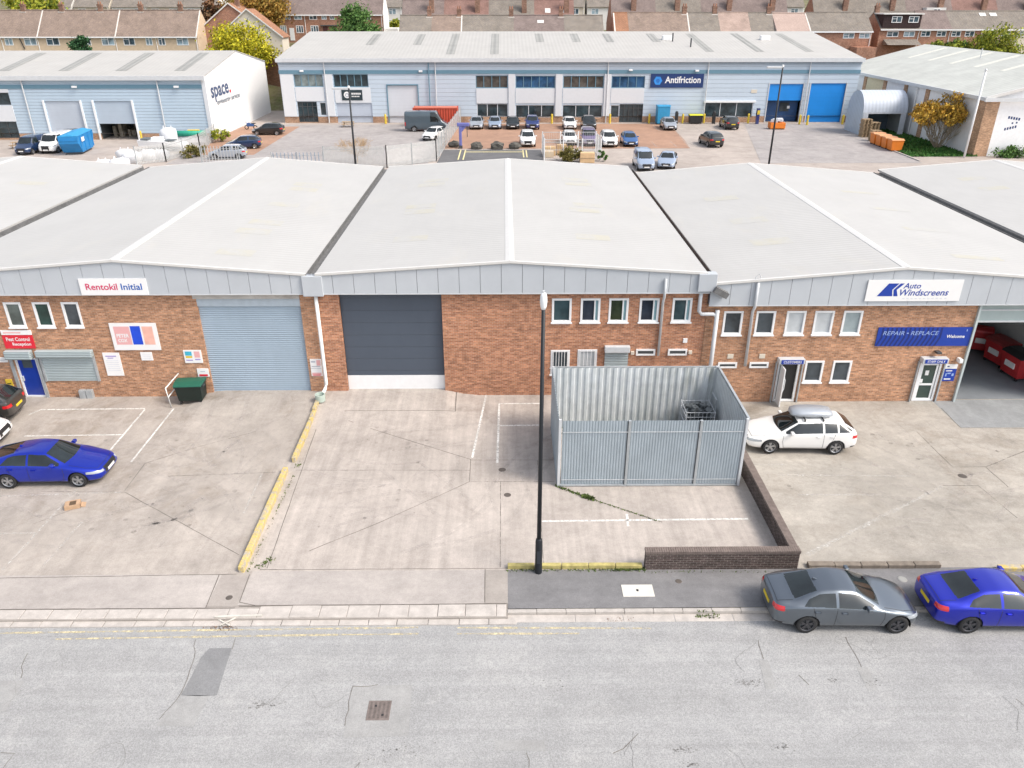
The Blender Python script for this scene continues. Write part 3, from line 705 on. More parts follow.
s_ = MB().box(4.66, 5.76, FY - .06, FY - .015, 1.05, 2.3).build('security_shutter', m_shutg, C)
MB().box(4.62, 5.80, FY - .26, FY - .02, 2.3, 2.62).build('shutter_box', m_lgrey, s_, bevel=.03)
for a in (6.12, 7.62):
    v = MB(); frame(v, a, a + .9, 2.08, 2.40, FY - .06, FY - .002, .08); w_ = v.build('vent', m_white, C); MB().box(a + .07, a + .83, FY - .03, FY - .004, 2.15, 2.34).build('louvre', m_dgrey, w_)
for x, z in ((5.95, 2.22), (8.66, 2.25)): MB().box(x - .08, x + .08, FY - .12, FY - .003, z - .08, z + .08).build('junction_box', m_cream, C, bevel=.01)
MB().box(8.27, 8.47, FY - .06, FY - .003, 2.72, 2.94).build('alarm_box', m_white, C, bevel=.01)
MB().tube([(7.14, FY - .36, 5.95), (7.14, FY - .36, 5.1), (7.16, FY - .09, 4.8), (7.16, FY - .09, 2.1)], .06, 12).build('waste_pipe', m_lgrey, C, smooth=True)
MB().tube([(8.82, FY - .18, 5.3), (8.82, FY - .18, 4.35), (8.95, FY - .18, 4.2), (9.5, FY - .18, 4.2), (9.66, FY - .18, 4.1)], .09, 12).build('rainwater_offset', m_lgrey, C, smooth=True)
MB().box(8.60, 9.42, FY - .42, FY - .0, 5.36, 6.18).build('gutter_box', m_fascia, C, bevel=.02)
MB().box(9.43, 10.1, FY - .62, FY - .1, 5.35, 5.62, Matrix.Translation((9.43, 0, 5.7)) @ Matrix.Rotation(R(28), 4, 'Y') @ Matrix.Translation((-9.43, 0, -5.7))).build('gutter_outlet', m_gutter, C)
rooflights(C, (-4.6, 4.6), (37, 42.5, 43.8, 49.5, 50.8), -8.62, 9.2, .2, 6.2, 6.76)
# -- left unit
holesL = [(-14.0, -9.32, -.3, 5.26)] + [(a, a + .78, 3.6, 4.82) for a in (-22.72, -21.42, -20.12)] + [(-23.0, -21.98, -.3, 2.05), (-21.75, -19.3, .9, 2.3)]
L_ = unit('left brick unit with wide pale blue roller shutter and blue entrance door', -25.95, -8.64, -17.2, 6.2, 6.86, 0, holesL, m_brick, fd=.92)
for i, a in enumerate((-22.72, -21.42, -20.12)): window(L_, a, a + .78, 3.6, 4.82, (glass('glass_warm', (.07, .085, .08)), glass('glass_green', (.012, .035, .03)), m_glass)[i])
d = MB().box(-14.0, -9.32, FY + .12, FY + .17, .24, 4.58).build('roller_shutter', m_shut, L_)
MB().box(-14.0, -9.32, FY + .03, FY + .30, 4.58, 4.96).build('shutter_housing', M('pale_blue_steel', (.42, .49, .55), .5, var=.1), d)
MB().box(-14.05, -9.28, FY + .10, FY + .20, .12, .26).build('bottom_rail', M('shutter_rail', (.26, .36, .46), .5), d)
MB().box(-14.1, -9.3, FY - .10, FY + .02, 4.98, 5.22).build('weathered_lintel', ribbed('peeling_white_lintel', (.50, .48, .45), 'x', 3, .01, .9, 0, .25, stain=.8, scol=(.20, .15, .12)), d)
d = MB().box(-22.93, -22.05, FY + .06, FY + .10, .06, 2.02).build('entrance_door', M('door_blue', (.012, .045, .33), .35, coat=.5), L_)
mm = MB(); frame(mm, -23.0, -21.98, .0, 2.05, FY + .0, FY + .10, .075); mm.build('door_frame', m_white, d)
MB().box(-22.72, -22.28, FY + .05, FY + .058, 1.52, 1.92).build('door_pane', m_glass, d); MB().box(-22.9, -22.84, FY + .0, FY + .055, .85, 1.1).build('handle', m_lgrey, d)
MB().box(-23.25, -22.02, FY - .30, FY - .003, 2.06, 2.50).build('shutter_box', m_shutg, L_, bevel=.06)
MB().box(-23.22, -23.08, FY - .08, FY - .003, 0, 2.06).build('guide_rail', m_grey, L_); MB().box(-21.97, -21.85, FY - .08, FY - .003, 0, 2.06).build('guide_rail', m_grey, L_)
s_ = MB().box(-21.75, -19.3, FY - .05, FY + .02, .88, 2.2).build('security_shutter', m_shutg, L_)
MB().box(-21.82, -19.2, FY - .28, FY - .003, 2.15, 2.50).build('shutter_box', m_shutg, s_, bevel=.05)
MB().box(-21.80, -21.70, FY - .09, FY - .003, .86, 2.15).build('guide_rail', m_grey, s_); MB().box(-19.32, -19.22, FY - .09, FY - .003, .86, 2.15).build('guide_rail', m_grey, s_)
for a in (-20.33, -20.0): MB().box(a, a + .3, FY - .2, FY - .003, -.05, .42).build('meter_box', m_grey, L_, bevel=.015)
MB().box(-9.02, -8.12, FY - .40, FY - .0, 5.18, 6.12).build('gutter_box', m_fascia, L_, bevel=.02)
MB().tube([(-8.52, FY - .2, 5.3), (-8.52, FY - .2, .75), (-8.55, FY - .35, .55), (-8.62, FY - .75, .45)], .085, 12).build('downpipe', m_whitep, L_, smooth=True)
hp = MB().lathe([(.22, .0), (.24, .34), (.19, .34), (.17, .10), (.0, .10)], (-8.66, FY - 1.0, .26), 'z', 18).build('gully_pot', M('pale_green_pot', (.42, .50, .45), .7, var=.1), L_, smooth=False)
rooflights(L_, (-12.6,), (34.6, 38.2, 40, 44, 48, 49.4), -25.95, -8.64, -17.2, 6.2, 6.86)
# -- right unit (ground is lower here)
zb = -.42
holesR = [(x - .45, x + .45, 3.1, 4.28) for x in (10.48, 11.98, 13.38, 14.68, 16.0)] + [(x - .45, x + .45, .62, 1.76) for x in (14.66, 15.98)] + [(12.95, 13.95, zb - .3, 1.68), (19.7, 20.75, zb - .3, 1.68), (21.78, 26.3, zb - .3, 4.65)]
Rt = unit('right brick unit with open vehicle bay and white company sign on gable', 9.22, 27.2, 17.85, 5.72, 6.42, zb, holesR, m_brick)
for x, gm in zip((10.48, 11.98, 13.38, 14.68, 16.0), (m_glass, m_glass, m_blindw, m_blindw, M('blind_half', (.30, .36, .38), .4))): window(Rt, x - .45, x + .45, 3.1, 4.28, gm)
for x in (14.66, 15.98): window(Rt, x - .45, x + .45, .62, 1.76)
for x, nm in ((13.45, 'CUSTOMERS'), (20.22, 'STAFF ONLY')):
    op = x < 15
    mm = MB(); frame(mm, x - .52, x + .52, zb + .02, 1.70, FY - .02, FY + .08, .09); fr = mm.build('door_frame', m_white, Rt)
    if op:
        MB().box(x - .42, x + .42, FY + .10, FY + .12, zb, 1.62).build('doorway_dark_sheet', m_black, fr)  # flat black sheet paints the darkness of the unlit hallway
        mm = MB(); mm.box(x - .40, x - .35, FY - .62, FY - .02, zb + .03, 1.58); d_ = mm.build('door_leaf', m_white, fr)
        MB().tube([(x - .33, FY - .50, .3), (x - .25, FY - .46, .5), (x - .25, FY - .46, .95), (x - .33, FY - .50, 1.15)], .025, 8).build('handle', m_lgrey, fr)
    else:
        mm = MB(); frame(mm, x - .40, x + .40, zb + .06, 1.58, FY + .02, FY + .06, .09); mm.box(x - .32, x + .32, FY + .02, FY + .06, .42, .52); mm.build('door_leaf', m_white, fr)
        MB().box(x - .33, x + .33, FY + .045, FY + .055, zb + .14, 1.5).build('door_pane', M('door_glass_greenish', (.05, .075, .065), .1), fr)
        mm = MB(); mm.box(x - .15, x + .02, FY + .036, FY + .043, .95, 1.2); mm.box(x - .3, x - .18, FY + .036, FY + .043, .55, .75); mm.build('notice', m_signw, fr)
    cn = MB().box(x - .62, x + .60, FY - .34, FY - .003, 1.72, 1.98).build('door_canopy', m_lgrey, Rt, bevel=.02)
    MB().box(x - .52, x + .52, FY - .362, FY - .343, 1.75, 1.95).build('canopy_sign', m_sblue, cn)
    text(nm, x - .42, x + .42, 1.79, 1.91, FY - .366, m_signw, cn, bold=.01)
    for sx in (-.66, .60): MB().box(x + sx, x + sx + .06, FY - .1, FY - .003, zb, 1.72).build('guide_rail', m_grey, Rt)
for a in (10.05, 11.55):
    v = MB(); frame(v, a, a + .9, 1.41, 1.70, FY - .06, FY - .002, .08); w_ = v.build('vent', m_white, Rt); MB().box(a + .07, a + .83, FY - .03, FY - .004, 1.47, 1.64).build('louvre', m_dgrey, w_)
    MB().box(a + .40, a + .68, FY - .04, FY - .003, 1.90, 2.13).build('vent_cover', m_cream, Rt, bevel=.01)
MB().tube([(11.28, FY - .37, 5.75), (11.28, FY - .37, 4.6), (11.30, FY - .1, 4.3), (11.32, FY - .1, 1.55)], .07, 12).build('waste_pipe', m_lgrey, Rt, smooth=True)
MB().tube([(9.66, FY - .2, 4.4), (9.66, FY - .2, zb)], .1, 12).build('downpipe', m_lgrey, Rt, smooth=True)
MB().tube([(11.2, FY - .3, 5.7), (11.15, FY - .3, 6.0), (11.3, FY - .3, 6.15), (11.4, FY - .3, 5.95)], .02, 6).build('cable_hook', m_lgrey, Rt)
MB().box(21.70, 21.80, FY - .12, FY + .04, zb, 4.62).build('bay_post', M('bay_post_pale', (.46, .52, .52), .5), Rt)
bd = MB().box(21.8, 26.3, FY + .1, FY + .18, 3.72, 4.62).build('raised_bay_door', M('bay_door_pale_green', (.36, .43, .43), .5, var=.05), Rt)
MB().box(21.8, 26.3, FY + .06, FY + .1, 4.22, 4.29).box(21.8, 26.3, FY + .04, FY + .2, 3.66, 3.73).build('door_rail', m_lgrey, bd)
mm = MB(); mm.box(21.0, 34, FY + .17, 46, zb - .1, zb + .015); mm.build('bay_floor', M('bay_floor_grey', (.22, .24, .26), .55, var=.15, scale=1), Rt)
mm = MB(); mm.box(20.8, 20.98, FY + .2, 46, zb, 5.1).box(20.98, 26.9, 45.8, 46, zb, 5.1).box(26.93, 26.98, FY + .2, 46, zb, 5.1); mm.build('bay_lining', M('bay_lining_pale', (.50, .52, .52), .7, var=.06), Rt)
MB().tube([(21.85, FY + .5, zb), (21.85, FY + .5, 1.5), (23.0, FY + 4.5, 1.5), (23.0, FY + 4.5, zb)], .03, 6).build('guard_rail', m_white, Rt)
MB().box(20.2, 20.42, FY - .3, FY - .01, 2.2, 2.28).build('wall_lamp', m_dgrey, Rt)
MB().box(21.35, 21.52, FY - .30, FY - .003, 1.72, 1.92).build('security_camera', m_white, Rt, bevel=.02)
rooflights(Rt, (13.4,), (37.6, 41.8, 47.2), 9.22, 27.2, 17.85, 5.72, 6.42, 1.1, 2.0); rooflights(Rt, (22.6,), (35, 40, 44.5, 49), 9.22, 27.2, 17.85, 5.72, 6.42, .6, 2.4)
# -- neighbours whose roofs show
FL = unit('far left unit of the row showing only its pale sheet roof', -44.2, -26.4, -35.3, 6.2, 6.86, 0, [], m_brick, 58.0)
FR = unit('far right unit of the row showing only its pale sheet roof', 27.7, 45.4, 36.5, 5.72, 6.42, -.42, [], m_brick, 58.4)
rooflights(FL, (-30.5,), (44, 50), -44.2, -26.4, -35.3, 6.2, 6.86); rooflights(FR, (32.2,), (44, 50, 53), 27.7, 45.4, 36.5, 5.72, 6.42)
for x, ze, lb in ((-26.17, 6.2, 'dark valley gutter between the far left roof and the left unit roof'), (-8.63, 6.2, 'dark valley gutter between left unit roof and centre roof'), (9.12, 6.05, 'dark valley gutter between centre roof and right unit roof'), (27.45, 5.72, 'grey valley gutter between the right roof and far right roof')):
    valley(x, ze, lb)
# ------------------------------------------------------------------ signs on the units
def board(label, x0, x1, z0, z1, y, mat, t=.04, cat='sign', name='sign_board'):
    return tag(MB().box(x0, x1, y, y + t, z0, z1).build(name, mat), label, cat)
def bars(p, mat, rects, y, name='lettering'):
    m = MB()
    for x0, x1, z0, z1 in rects: m.box(x0, x1, y, y + .004, z0, z1)
    return m.build(name, mat, p)
YF = FY - .28
s = board('white sign lettered in red and blue on left unit fascia', -18.88, -15.9, 5.26, 6.02, YF - .05, m_signw)
text('Rentokil', -18.62, -17.22, 5.50, 5.80, YF - .056, M('sign_crimson', (.62, .03, .12), .4), s, bold=.015); text('Initial', -17.06, -16.13, 5.50, 5.80, YF - .056, M('sign_deep_blue', (.01, .10, .42), .4), s, bold=.015)
s = board('red and white pest control reception sign above the blue door', -23.2, -21.82, 2.56, 3.22, FY - .05, m_sred)
MB().box(-23.2, -21.82, FY - .051, FY - .01, 3.24, 3.47).build('header_panel', m_signw, s); bars(s, m_spink, [(-23.1, -22.3, 3.32, 3.38)], FY - .055)
text('Pest Control', -23.05, -21.97, 2.93, 3.12, FY - .055, m_signw, s, bold=.02); text('Reception', -22.82, -21.97, 2.66, 2.86, FY - .055, m_signw, s, bold=.02)
s = board('large white poster board with pink and blue panels on left unit wall', -18.17, -16.03, 2.46, 3.80, FY - .06, m_signw)
MB().box(-18.0, -17.28, FY - .064, FY - .061, 2.74, 3.64).build('panel', m_spink, s); MB().box(-17.24, -16.78, FY - .064, FY - .061, 2.74, 3.66).build('panel', M('sign_bright_blue', (.012, .07, .62), .4), s); MB().box(-16.70, -16.22, FY - .064, FY - .061, 2.74, 3.64).build('panel', M('sign_peach', (.78, .44, .36), .5), s)
text('PETER', -17.93, -17.36, 3.10, 3.28, FY - .068, m_signw, s, bold=.03); text('COX', -17.9, -17.48, 2.86, 3.03, FY - .068, m_signw, s, bold=.03)
s = board('white notice board with small blue print beside the grey shutter', -18.82, -18.05, 1.13, 2.31, FY - .04, m_signw)
bars(s, m_spurple, [(-18.7, -18.2, 2.12, 2.17), (-18.62, -18.35, 2.03, 2.07)], FY - .045); bars(s, M('sign_faint', (.66, .68, .72), .5), [(-18.72, -18.15, 1.9 - .1 * i, 1.93 - .1 * i) for i in range(6)], FY - .045)
s = board('small white notice under the large pink and blue poster', -17.05, -16.52, 1.92, 2.34, FY - .04, m_signw); bars(s, M('sign_faint', (.66, .68, .72), .5), [(-16.98, -16.6, 2.2 - .09 * i, 2.22 - .09 * i) for i in range(3)], FY - .045)
s = board('safety notice with cyan yellow and pink panels beside roller shutter', -15.04, -14.22, 1.78, 2.43, FY - .04, m_signw)
bars(s, m_scyan, [(-14.97, -14.66, 2.16, 2.37)], FY - .045, 'panel'); bars(s, m_yellow, [(-14.97, -14.66, 2.04, 2.14)], FY - .045, 'panel'); bars(s, m_spink, [(-14.55, -14.29, 2.06, 2.37)], FY - .045, 'panel'); bars(s, m_spurple, [(-14.97, -14.66, 1.9, 1.95), (-14.55, -14.3, 1.93, 1.99)], FY - .045)
s = board('small white notice with red foot low beside roller shutter', -14.57, -13.98 - .06, 1.06, 1.48, FY - .04, m_signw); bars(s, m_sred, [(-14.5, -14.1, 1.09, 1.19)], FY - .045); bars(s, m_sgrey, [(-14.42, -14.2, 1.32, 1.35)], FY - .045)
s = board('tall notice with pink panels on brick pier beside the white downpipe', -9.2, -8.68, 1.07, 1.95, FY - .04, m_signw)
bars(s, m_spink, [(-8.9, -8.72, 1.62, 1.9), (-9.16, -8.73, 1.1, 1.25)], FY - .045, 'panel'); bars(s, m_sgrey, [(-9.15, -8.95, 1.78, 1.86), (-9.15, -8.75, 1.56, 1.6), (-9.18, -8.7, 1.47, 1.49)], FY - .045); bars(s, m_sred, [(-9.12, -8.78, 1.10, 1.14)], FY - .047)
s = board('wide white windscreen company sign on the right unit gable', 16.22, 20.5, 4.86, 5.86, YF - .06, m_signw)
text('Auto', 17.83, 18.62, 5.46, 5.72, YF - .066, m_sblue, s, shear=.22, bold=.012); text('Windscreens', 17.72, 19.93, 5.12, 5.42, YF - .066, m_sblue, s, shear=.22, bold=.012)
bars(s, M('sign_faint', (.66, .68, .72), .5), [(17.9 + .19 * i, 18.0 + .19 * i, 4.97, 5.02) for i in range(11)], YF - .066)
yy = YF - .066
m = MB(); m.quad((16.72, yy, 5.10), (17.42, yy, 5.10), (17.36, yy, 5.40), (17.62, yy, 5.70), (17.15, yy, 5.70)); m.quad((17.47, yy, 5.10), (17.66, yy, 5.10), (17.56, yy, 5.40), (17.86, yy, 5.70), (17.68, yy, 5.70), (17.42, yy, 5.40)); m.build('emblem', m_sblue, s)
s = board('long royal blue repair and replace sign on the right unit wall', 17.3, 21.68, 2.52, 3.46, FY - .06, m_sblue)
yy = FY - .064; m = MB()
for i in range(14):
    a = 17.3 + i * .21
    m.quad((a, yy, 2.53), (a + .09, yy, 2.53), (a + .27, yy, 2.95), (a + .27, yy, 3.45), (a + .18, yy, 3.45), (a + .18, yy, 2.97))
m.build('chevron_pattern', m_sblue2, s)
text('REPAIR', 17.55, 18.55, 3.08, 3.28, FY - .07, m_textpale, s, shear=.15); text('REPLACE', 18.85, 20.15, 3.08, 3.28, FY - .07, m_textpale, s, shear=.15); bars(s, m_textpale, [(18.66, 18.74, 3.15, 3.2)], FY - .07)
text('Welcome', 20.55, 21.40, 2.93, 3.09, FY - .07, m_signw, s, bold=.02); bars(s, m_textpale, [(21.42, 21.46, 3.26, 3.36)], FY - .07)
s = board('blue and white opening hours board beside the staff door', 20.9, 21.48, .68, 1.32, FY - .05, m_sblue)
MB().box(20.9, 21.48, FY - .051, FY - .01, 1.33, 1.56).build('header_panel', m_signw, s); bars(s, m_snavy, [(21.0, 21.1, 1.42, 1.48)], FY - .055)
bars(s, m_signw, [(20.98, 21.28, 1.2, 1.25), (20.98, 21.3, .76, .82)], FY - .055); bars(s, m_textpale, [(21.0, 21.06, .93, 1.1), (21.08, 21.24, 1.06, 1.12), (21.3, 21.4, .95, 1.08)], FY - .055)
s = board('small yellow warning plate beside the blue door at the left edge', -23.72, -23.42, .45, .95, FY - .04, m_yellow); bars(s, m_black, [(-23.66, -23.48, .6, .64), (-23.66, -23.48, .72, .76)], FY - .045)
s = board('small white plate on brick left of the blue door', -23.9, -23.3, 1.85, 2.1, FY - .04, m_signw); bars(s, m_sgrey, [(-23.8, -23.4, 1.95, 1.98)], FY - .045)
# ------------------------------------------------------------------ corrugated steel compound
o = empty('steel_compound', (5.55, 27.4, 0), 'grey corrugated steel compound open to the sky in front of centre unit', 'compound')
X0, X1, Y0, Y1, HT = 2.02, 9.10, 25.2, 29.85, 2.92
def corr(m, p, q, z0, z1, per, amp, out):
    """trapezoidal profiled sheet between p and q"""
    L = math.hypot(q[0] - p[0], q[1] - p[1]); ux, uy = (q[0] - p[0]) / L, (q[1] - p[1]) / L
    n = int(L / per); pts = []
    for i in range(n):
        for f, a in ((0, 0), (.38, 0), (.5, 1), (.88, 1)): pts.append(((i + f) / n * L, a * amp))
    pts.append((L, 0)); vs = []
    for s_, a in pts:
        x, y = p[0] + ux * s_ + out[0] * a, p[1] + uy * s_ + out[1] * a
        vs += [(x, y, z0), (x, y, z1)]
    m.add(vs, [(2 * i, 2 * i + 2, 2 * i + 3, 2 * i + 1) for i in range(len(pts) - 1)])
m_steel = M('profiled_steel', (.335, .39, .43), .45, .05, var=.1, scale=1.2, fine=.03); m_steelin = M('profiled_steel_weathered', (.56, .59, .60), .5, .1, var=.12, scale=1.5, fine=.05)
def weathered(name):
    t = NT(name); z = t.xyz()
    d = t.math('MULTIPLY', t.rng(t.noise(1.3, 6, .7, t.mapv(t.pos(), (1.6, 1.6, .25))), .42, .68, 0, 1), t.rng(z[0], 5.8, 8.2, .25, 1))
    t.set(Base_Color=t.mul(t.mix(d, (.62, .65, .66), (.27, .29, .26)), t.rng(t.noise(3, 5), .3, .7, .9, 1.08)), Roughness=.5)
    return t.m
m_back = weathered('profiled_steel_streaked')
pn = [2.10, 4.66, 7.36, 9.02]
for a, b in zip(pn, pn[1:]):
    m = MB(); corr(m, (a + .03, Y0), (b - .03, Y0), .10, HT, .105, .016, (0, -1)); g = m.build('front_panel', m_steel, o)
    MB().box(a + .03, b - .03, Y0 + .005, Y0 + .04, 2.40, 2.46).box(a + .03, b - .03, Y0 + .005, Y0 + .04, .28, .36).build('cross_rail', m_lgrey, g)
    mm = MB(); mm.box(a + .05, b - .05, Y0 - .046, Y0 - .034, 2.43, 2.455).box(a + .05, b - .05, Y0 - .046, Y0 - .034, .3, .325); mm.build('batten', m_lgrey, g)
m = MB(); corr(m, (X0 + .05, Y1), (X1, Y1), .0, HT, .30, .045, (0, -1)); m.build('back_panel', m_back, o)
m = MB(); corr(m, (X1, Y1 - .03), (X1, Y0 + .05), .0, HT, .20, .035, (-1, 0)); m.build('side_panel', m_steelin, o)
m = MB(); corr(m, (X0, Y0 + .05), (X0, Y1 - .03), .0, HT, .20, .035, (-1, 0)); m.build('side_panel', m_steel, o)
for x, y in ((X0 + .02, Y0), (4.66, Y0 + .0), (7.36, Y0), (X1 - .02, Y0), (X0 + .02, Y1), (X1 - .02, Y1)):
    MB().box(x - .05, x + .05, y - .05, y + .05, 0, HT + (.06 if x in (X0 + .02, X1 - .02) else .0)).build('post', m_lgrey if x != 4.66 and x != 7.36 else m_grey, o, bevel=.008)
for x in (4.59, 7.29): MB().box(x - .015, x + .015, Y0 - .03, Y0 + .02, .1, HT - .02).build('gate_gap', m_dgrey, o)
m = MB(); m.box(X0 - .03, X1 + .03, Y1 + .01, Y1 + .09, HT - .06, HT + .03); m.build('top_rail', m_grey, o)
m = MB(); m.box(X1 + .0, X1 + .09, Y0 + .05, Y1, HT - .05, HT + .05); m.build('top_rail', m_grey, o)
MB().box(2.1, 4.6, Y0 - .06, Y0 + .05, .02, .075).build('ground_rail', m_grey, o)
MB().box(4.72, 9.0, Y0 - .06, Y0 + .05, .02, .075).build('ground_rail', m_grey, o)
# contents
def tubes(m, segs, r, n=6):
    for a, b in segs: m.tube([a, b], r, n)
    return m
o = empty('cage_trolley', (8.2, 28.9, 0), 'wire cage trolley full of grey scrap inside the compound corner', 'trolley')
b = [(7.6, 28.35), (8.8, 28.35), (8.8, 29.45), (7.6, 29.45)]
m = MB()
for i in range(4):
    p, q = b[i], b[(i + 1) % 4]
    m.tube([(*p, .1), (*p, 1.55)], .025, 6)
    for z in (.15, .55, .95, 1.3, 1.52): m.tube([(*p, z), (*q, z)], .014, 6)
    for k in range(1, 7): m.tube([(p[0] + (q[0] - p[0]) * k / 7, p[1] + (q[1] - p[1]) * k / 7, .15), (p[0] + (q[0] - p[0]) * k / 7, p[1] + (q[1] - p[1]) * k / 7, 1.52)], .008, 5)
m.build('wire_cage', m_lgrey, o); MB().tube([(8.86, 28.6, .1), (8.86, 28.6, 2.0), (8.86, 29.3, 2.0), (8.86, 29.3, .1)], .03, 8).build('push_handle', m_grey, o)
m = MB()
for i in range(110):
    x, y, z = rnd.uniform(7.72, 8.68), rnd.uniform(28.5, 29.3), .25 + rnd.random() * 1.35
    m.box(-.16, .16, -.1, .1, -.04, .04, Matrix.Translation((x, y, z)) @ Matrix.Rotation(rnd.random() * 6, 4, 'Z') @ Matrix.Rotation(rnd.uniform(-.6, .6), 4, 'X'))
m.build('scrap', M('scrap_mixed_grey', (.10, .11, .115), .6, .0, var=.95, scale=7), o)
o = MB().lathe([(0, 0), (.17, .0), (.20, .42), (.21, .42), (.21, .45), (0.12, .50), (0, .52)], (7.2, 28.75, .0), 'z', 18).build('plastic_tub', M('tub_red', (.40, .05, .07), .5), None, smooth=False)
tag(o, 'small red tub with a pale blue bag on it inside the compound', 'tub')
m = MB(); m.lathe([(0, .50), (.16, .52), (.22, .66), (.14, .84), (.05, .9), (0, .9)], (7.2, 28.75, 0), 'z', 12); m.build('bag', M('bag_pale_blue', (.20, .26, .60), .6, var=.2), o, smooth=True)
for i, (x, y, s_, lb) in enumerate(((5.9, 29.0, .42, 'green bushy weed growing in the middle of the compound floor'), (3.9, 29.3, .2, 'small brown weed tuft by the compound back panel'))):
    m = MB()
    for k in range(240):
        a, h = rnd.random() * 6.28, rnd.random() ** .6; r = rnd.random() * s_ * (1.1 - h * .6); px, py, pz = x + r * math.cos(a), y + r * math.sin(a), h * s_ * 1.6
        w = .05; m.quad((px - w, py, pz), (px, py - w, pz + w * .5), (px + w, py, pz + w), (px, py + w, pz + w * .4))
    tag(m.build('weed_clump', leafmat('weed_leaf_%d' % i, [(.05, .12, .02), (.10, .17, .04)] if i == 0 else [(.16, .12, .05), (.09, .12, .03)])), lb, 'weed')
# ------------------------------------------------------------------ bin and handrail at left unit
def wheelie(name, label, cat, loc, rz, w, d, h, mat, lid_mat, group=None, lidopen=False, band=None):
    o = empty(name, (0, 0, 0), label, cat, group)
    m = MB()
    a = [(-w / 2 + .06, -d / 2 + .09), (w / 2 - .06, -d / 2 + .09), (w / 2 - .06, d / 2 - .04), (-w / 2 + .06, d / 2 - .04)]; t = [(-w / 2, -d / 2), (w / 2, -d / 2), (w / 2, d / 2), (-w / 2, d / 2)]
    vs = [(x, y, .18) for x, y in a] + [(x, y, h * .84) for x, y in t]
    m.add(vs, [(3, 2, 1, 0), (4, 5, 6, 7)] + [(i, (i + 1) % 4, 4 + (i + 1) % 4, 4 + i) for i in range(4)])
    m.box(-w / 2 - .03, w / 2 + .03, -d / 2 - .03, d / 2 + .03, h * .80, h * .86)
    m.build('bin_body', mat, o, bevel=.02)
    m = MB(); prof = [(-d / 2 - .05, h * .862), (-d / 2 - .02, h * .93), (-d * .2, h * 1.0), (d * .25, h * 1.0), (d / 2 + .02, h * .93), (d / 2 + .02, h * .862)]
    m.prism([(-w / 2 - .04, y, z) for y, z in prof], (w + .08, 0, 0)); m.build('lid', lid_mat, o, bevel=.015)
    if band: MB().box(-w * .25, w * .25, -d / 2 - .012, -d / 2 + .05, h * .42, h * .62).build('sticker', band, o)
    for sx in (-1, 1):
        for sy in (-1, 1): MB().lathe([(0, -.03), (.085, -.03), (.085, .03), (0, .03)], (sx * (w / 2 - .14), sy * (d / 2 - .16), .09), 'x', 14).build('castor', m_rubber, o)
        m = MB().box(sx * (w / 2 + .01) - .02, sx * (w / 2 + .01) + .02, -.12, .12, h * .72, h * .78); m.build('lifting_lug', m_dgrey, o)
    o.location = loc; o.rotation_euler = (0, 0, rz); o['_o'] = tuple(loc)
    return o
wheelie('wheeled_bin', 'large dark green wheeled waste bin against left unit brick wall', 'bin', (-14.78, 32.42, .04), R(3), 1.2, .85, 1.12, M('bin_front_shade_green', (.006, .016, .013), .5, var=.2), m_green)  # near-black body colour paints the shade on the green bin's front
m = MB(); m.tube([(-15.62, 31.85, 0), (-15.70, 31.87, 1.0), (-15.46, 32.92, 1.25)], .032, 10).tube([(-15.66, 31.86, .55), (-15.46, 32.92, .8)], .026, 10)
tag(m.build('handrail', m_whitep, None, smooth=True), 'white tubular handrail beside the green bin at left unit', 'handrail')
# ------------------------------------------------------------------ red trade bins and cone in the open bay
m_rbin = M('bin_red_steel', (.50, .03, .035), .45, var=.2, scale=2); m_rlid = M('bin_red_lid', (.30, .04, .04), .5, var=.2)
for i, (x, y, rz, lb, lid) in enumerate(((26.15, 38.9, -25, 'bright red bin with white label deepest inside the open bay', m_rbin), (26.4, 37.2, -80, 'red bin with closed dark red lid in middle of the open bay row', m_rlid), (26.35, 35.6, -84, 'red bin with black lid nearest the open bay mouth', m_black))):
    wheelie('trade_bin', lb, 'bin', (x, y, -.40), R(rz), 1.35 if i else 1.0, 1.1 if i else .8, 1.45, m_rbin, lid, 'red trade bins in the open bay', band=m_signw)
o = MB().box(-.2, .2, -.2, .2, 0, .05).lathe([(.15, .05), (.03, .75), (0, .75)], (0, 0, 0), 'z', 16).build('traffic_cone', m_yellow, None, (0, 0, 0)); o.location = (26.2, 40.2, -.4)
tag(o, 'yellow cone standing behind the red bins in the open bay', 'cone'); o.scale = (1.4, 1.4, 2.4)

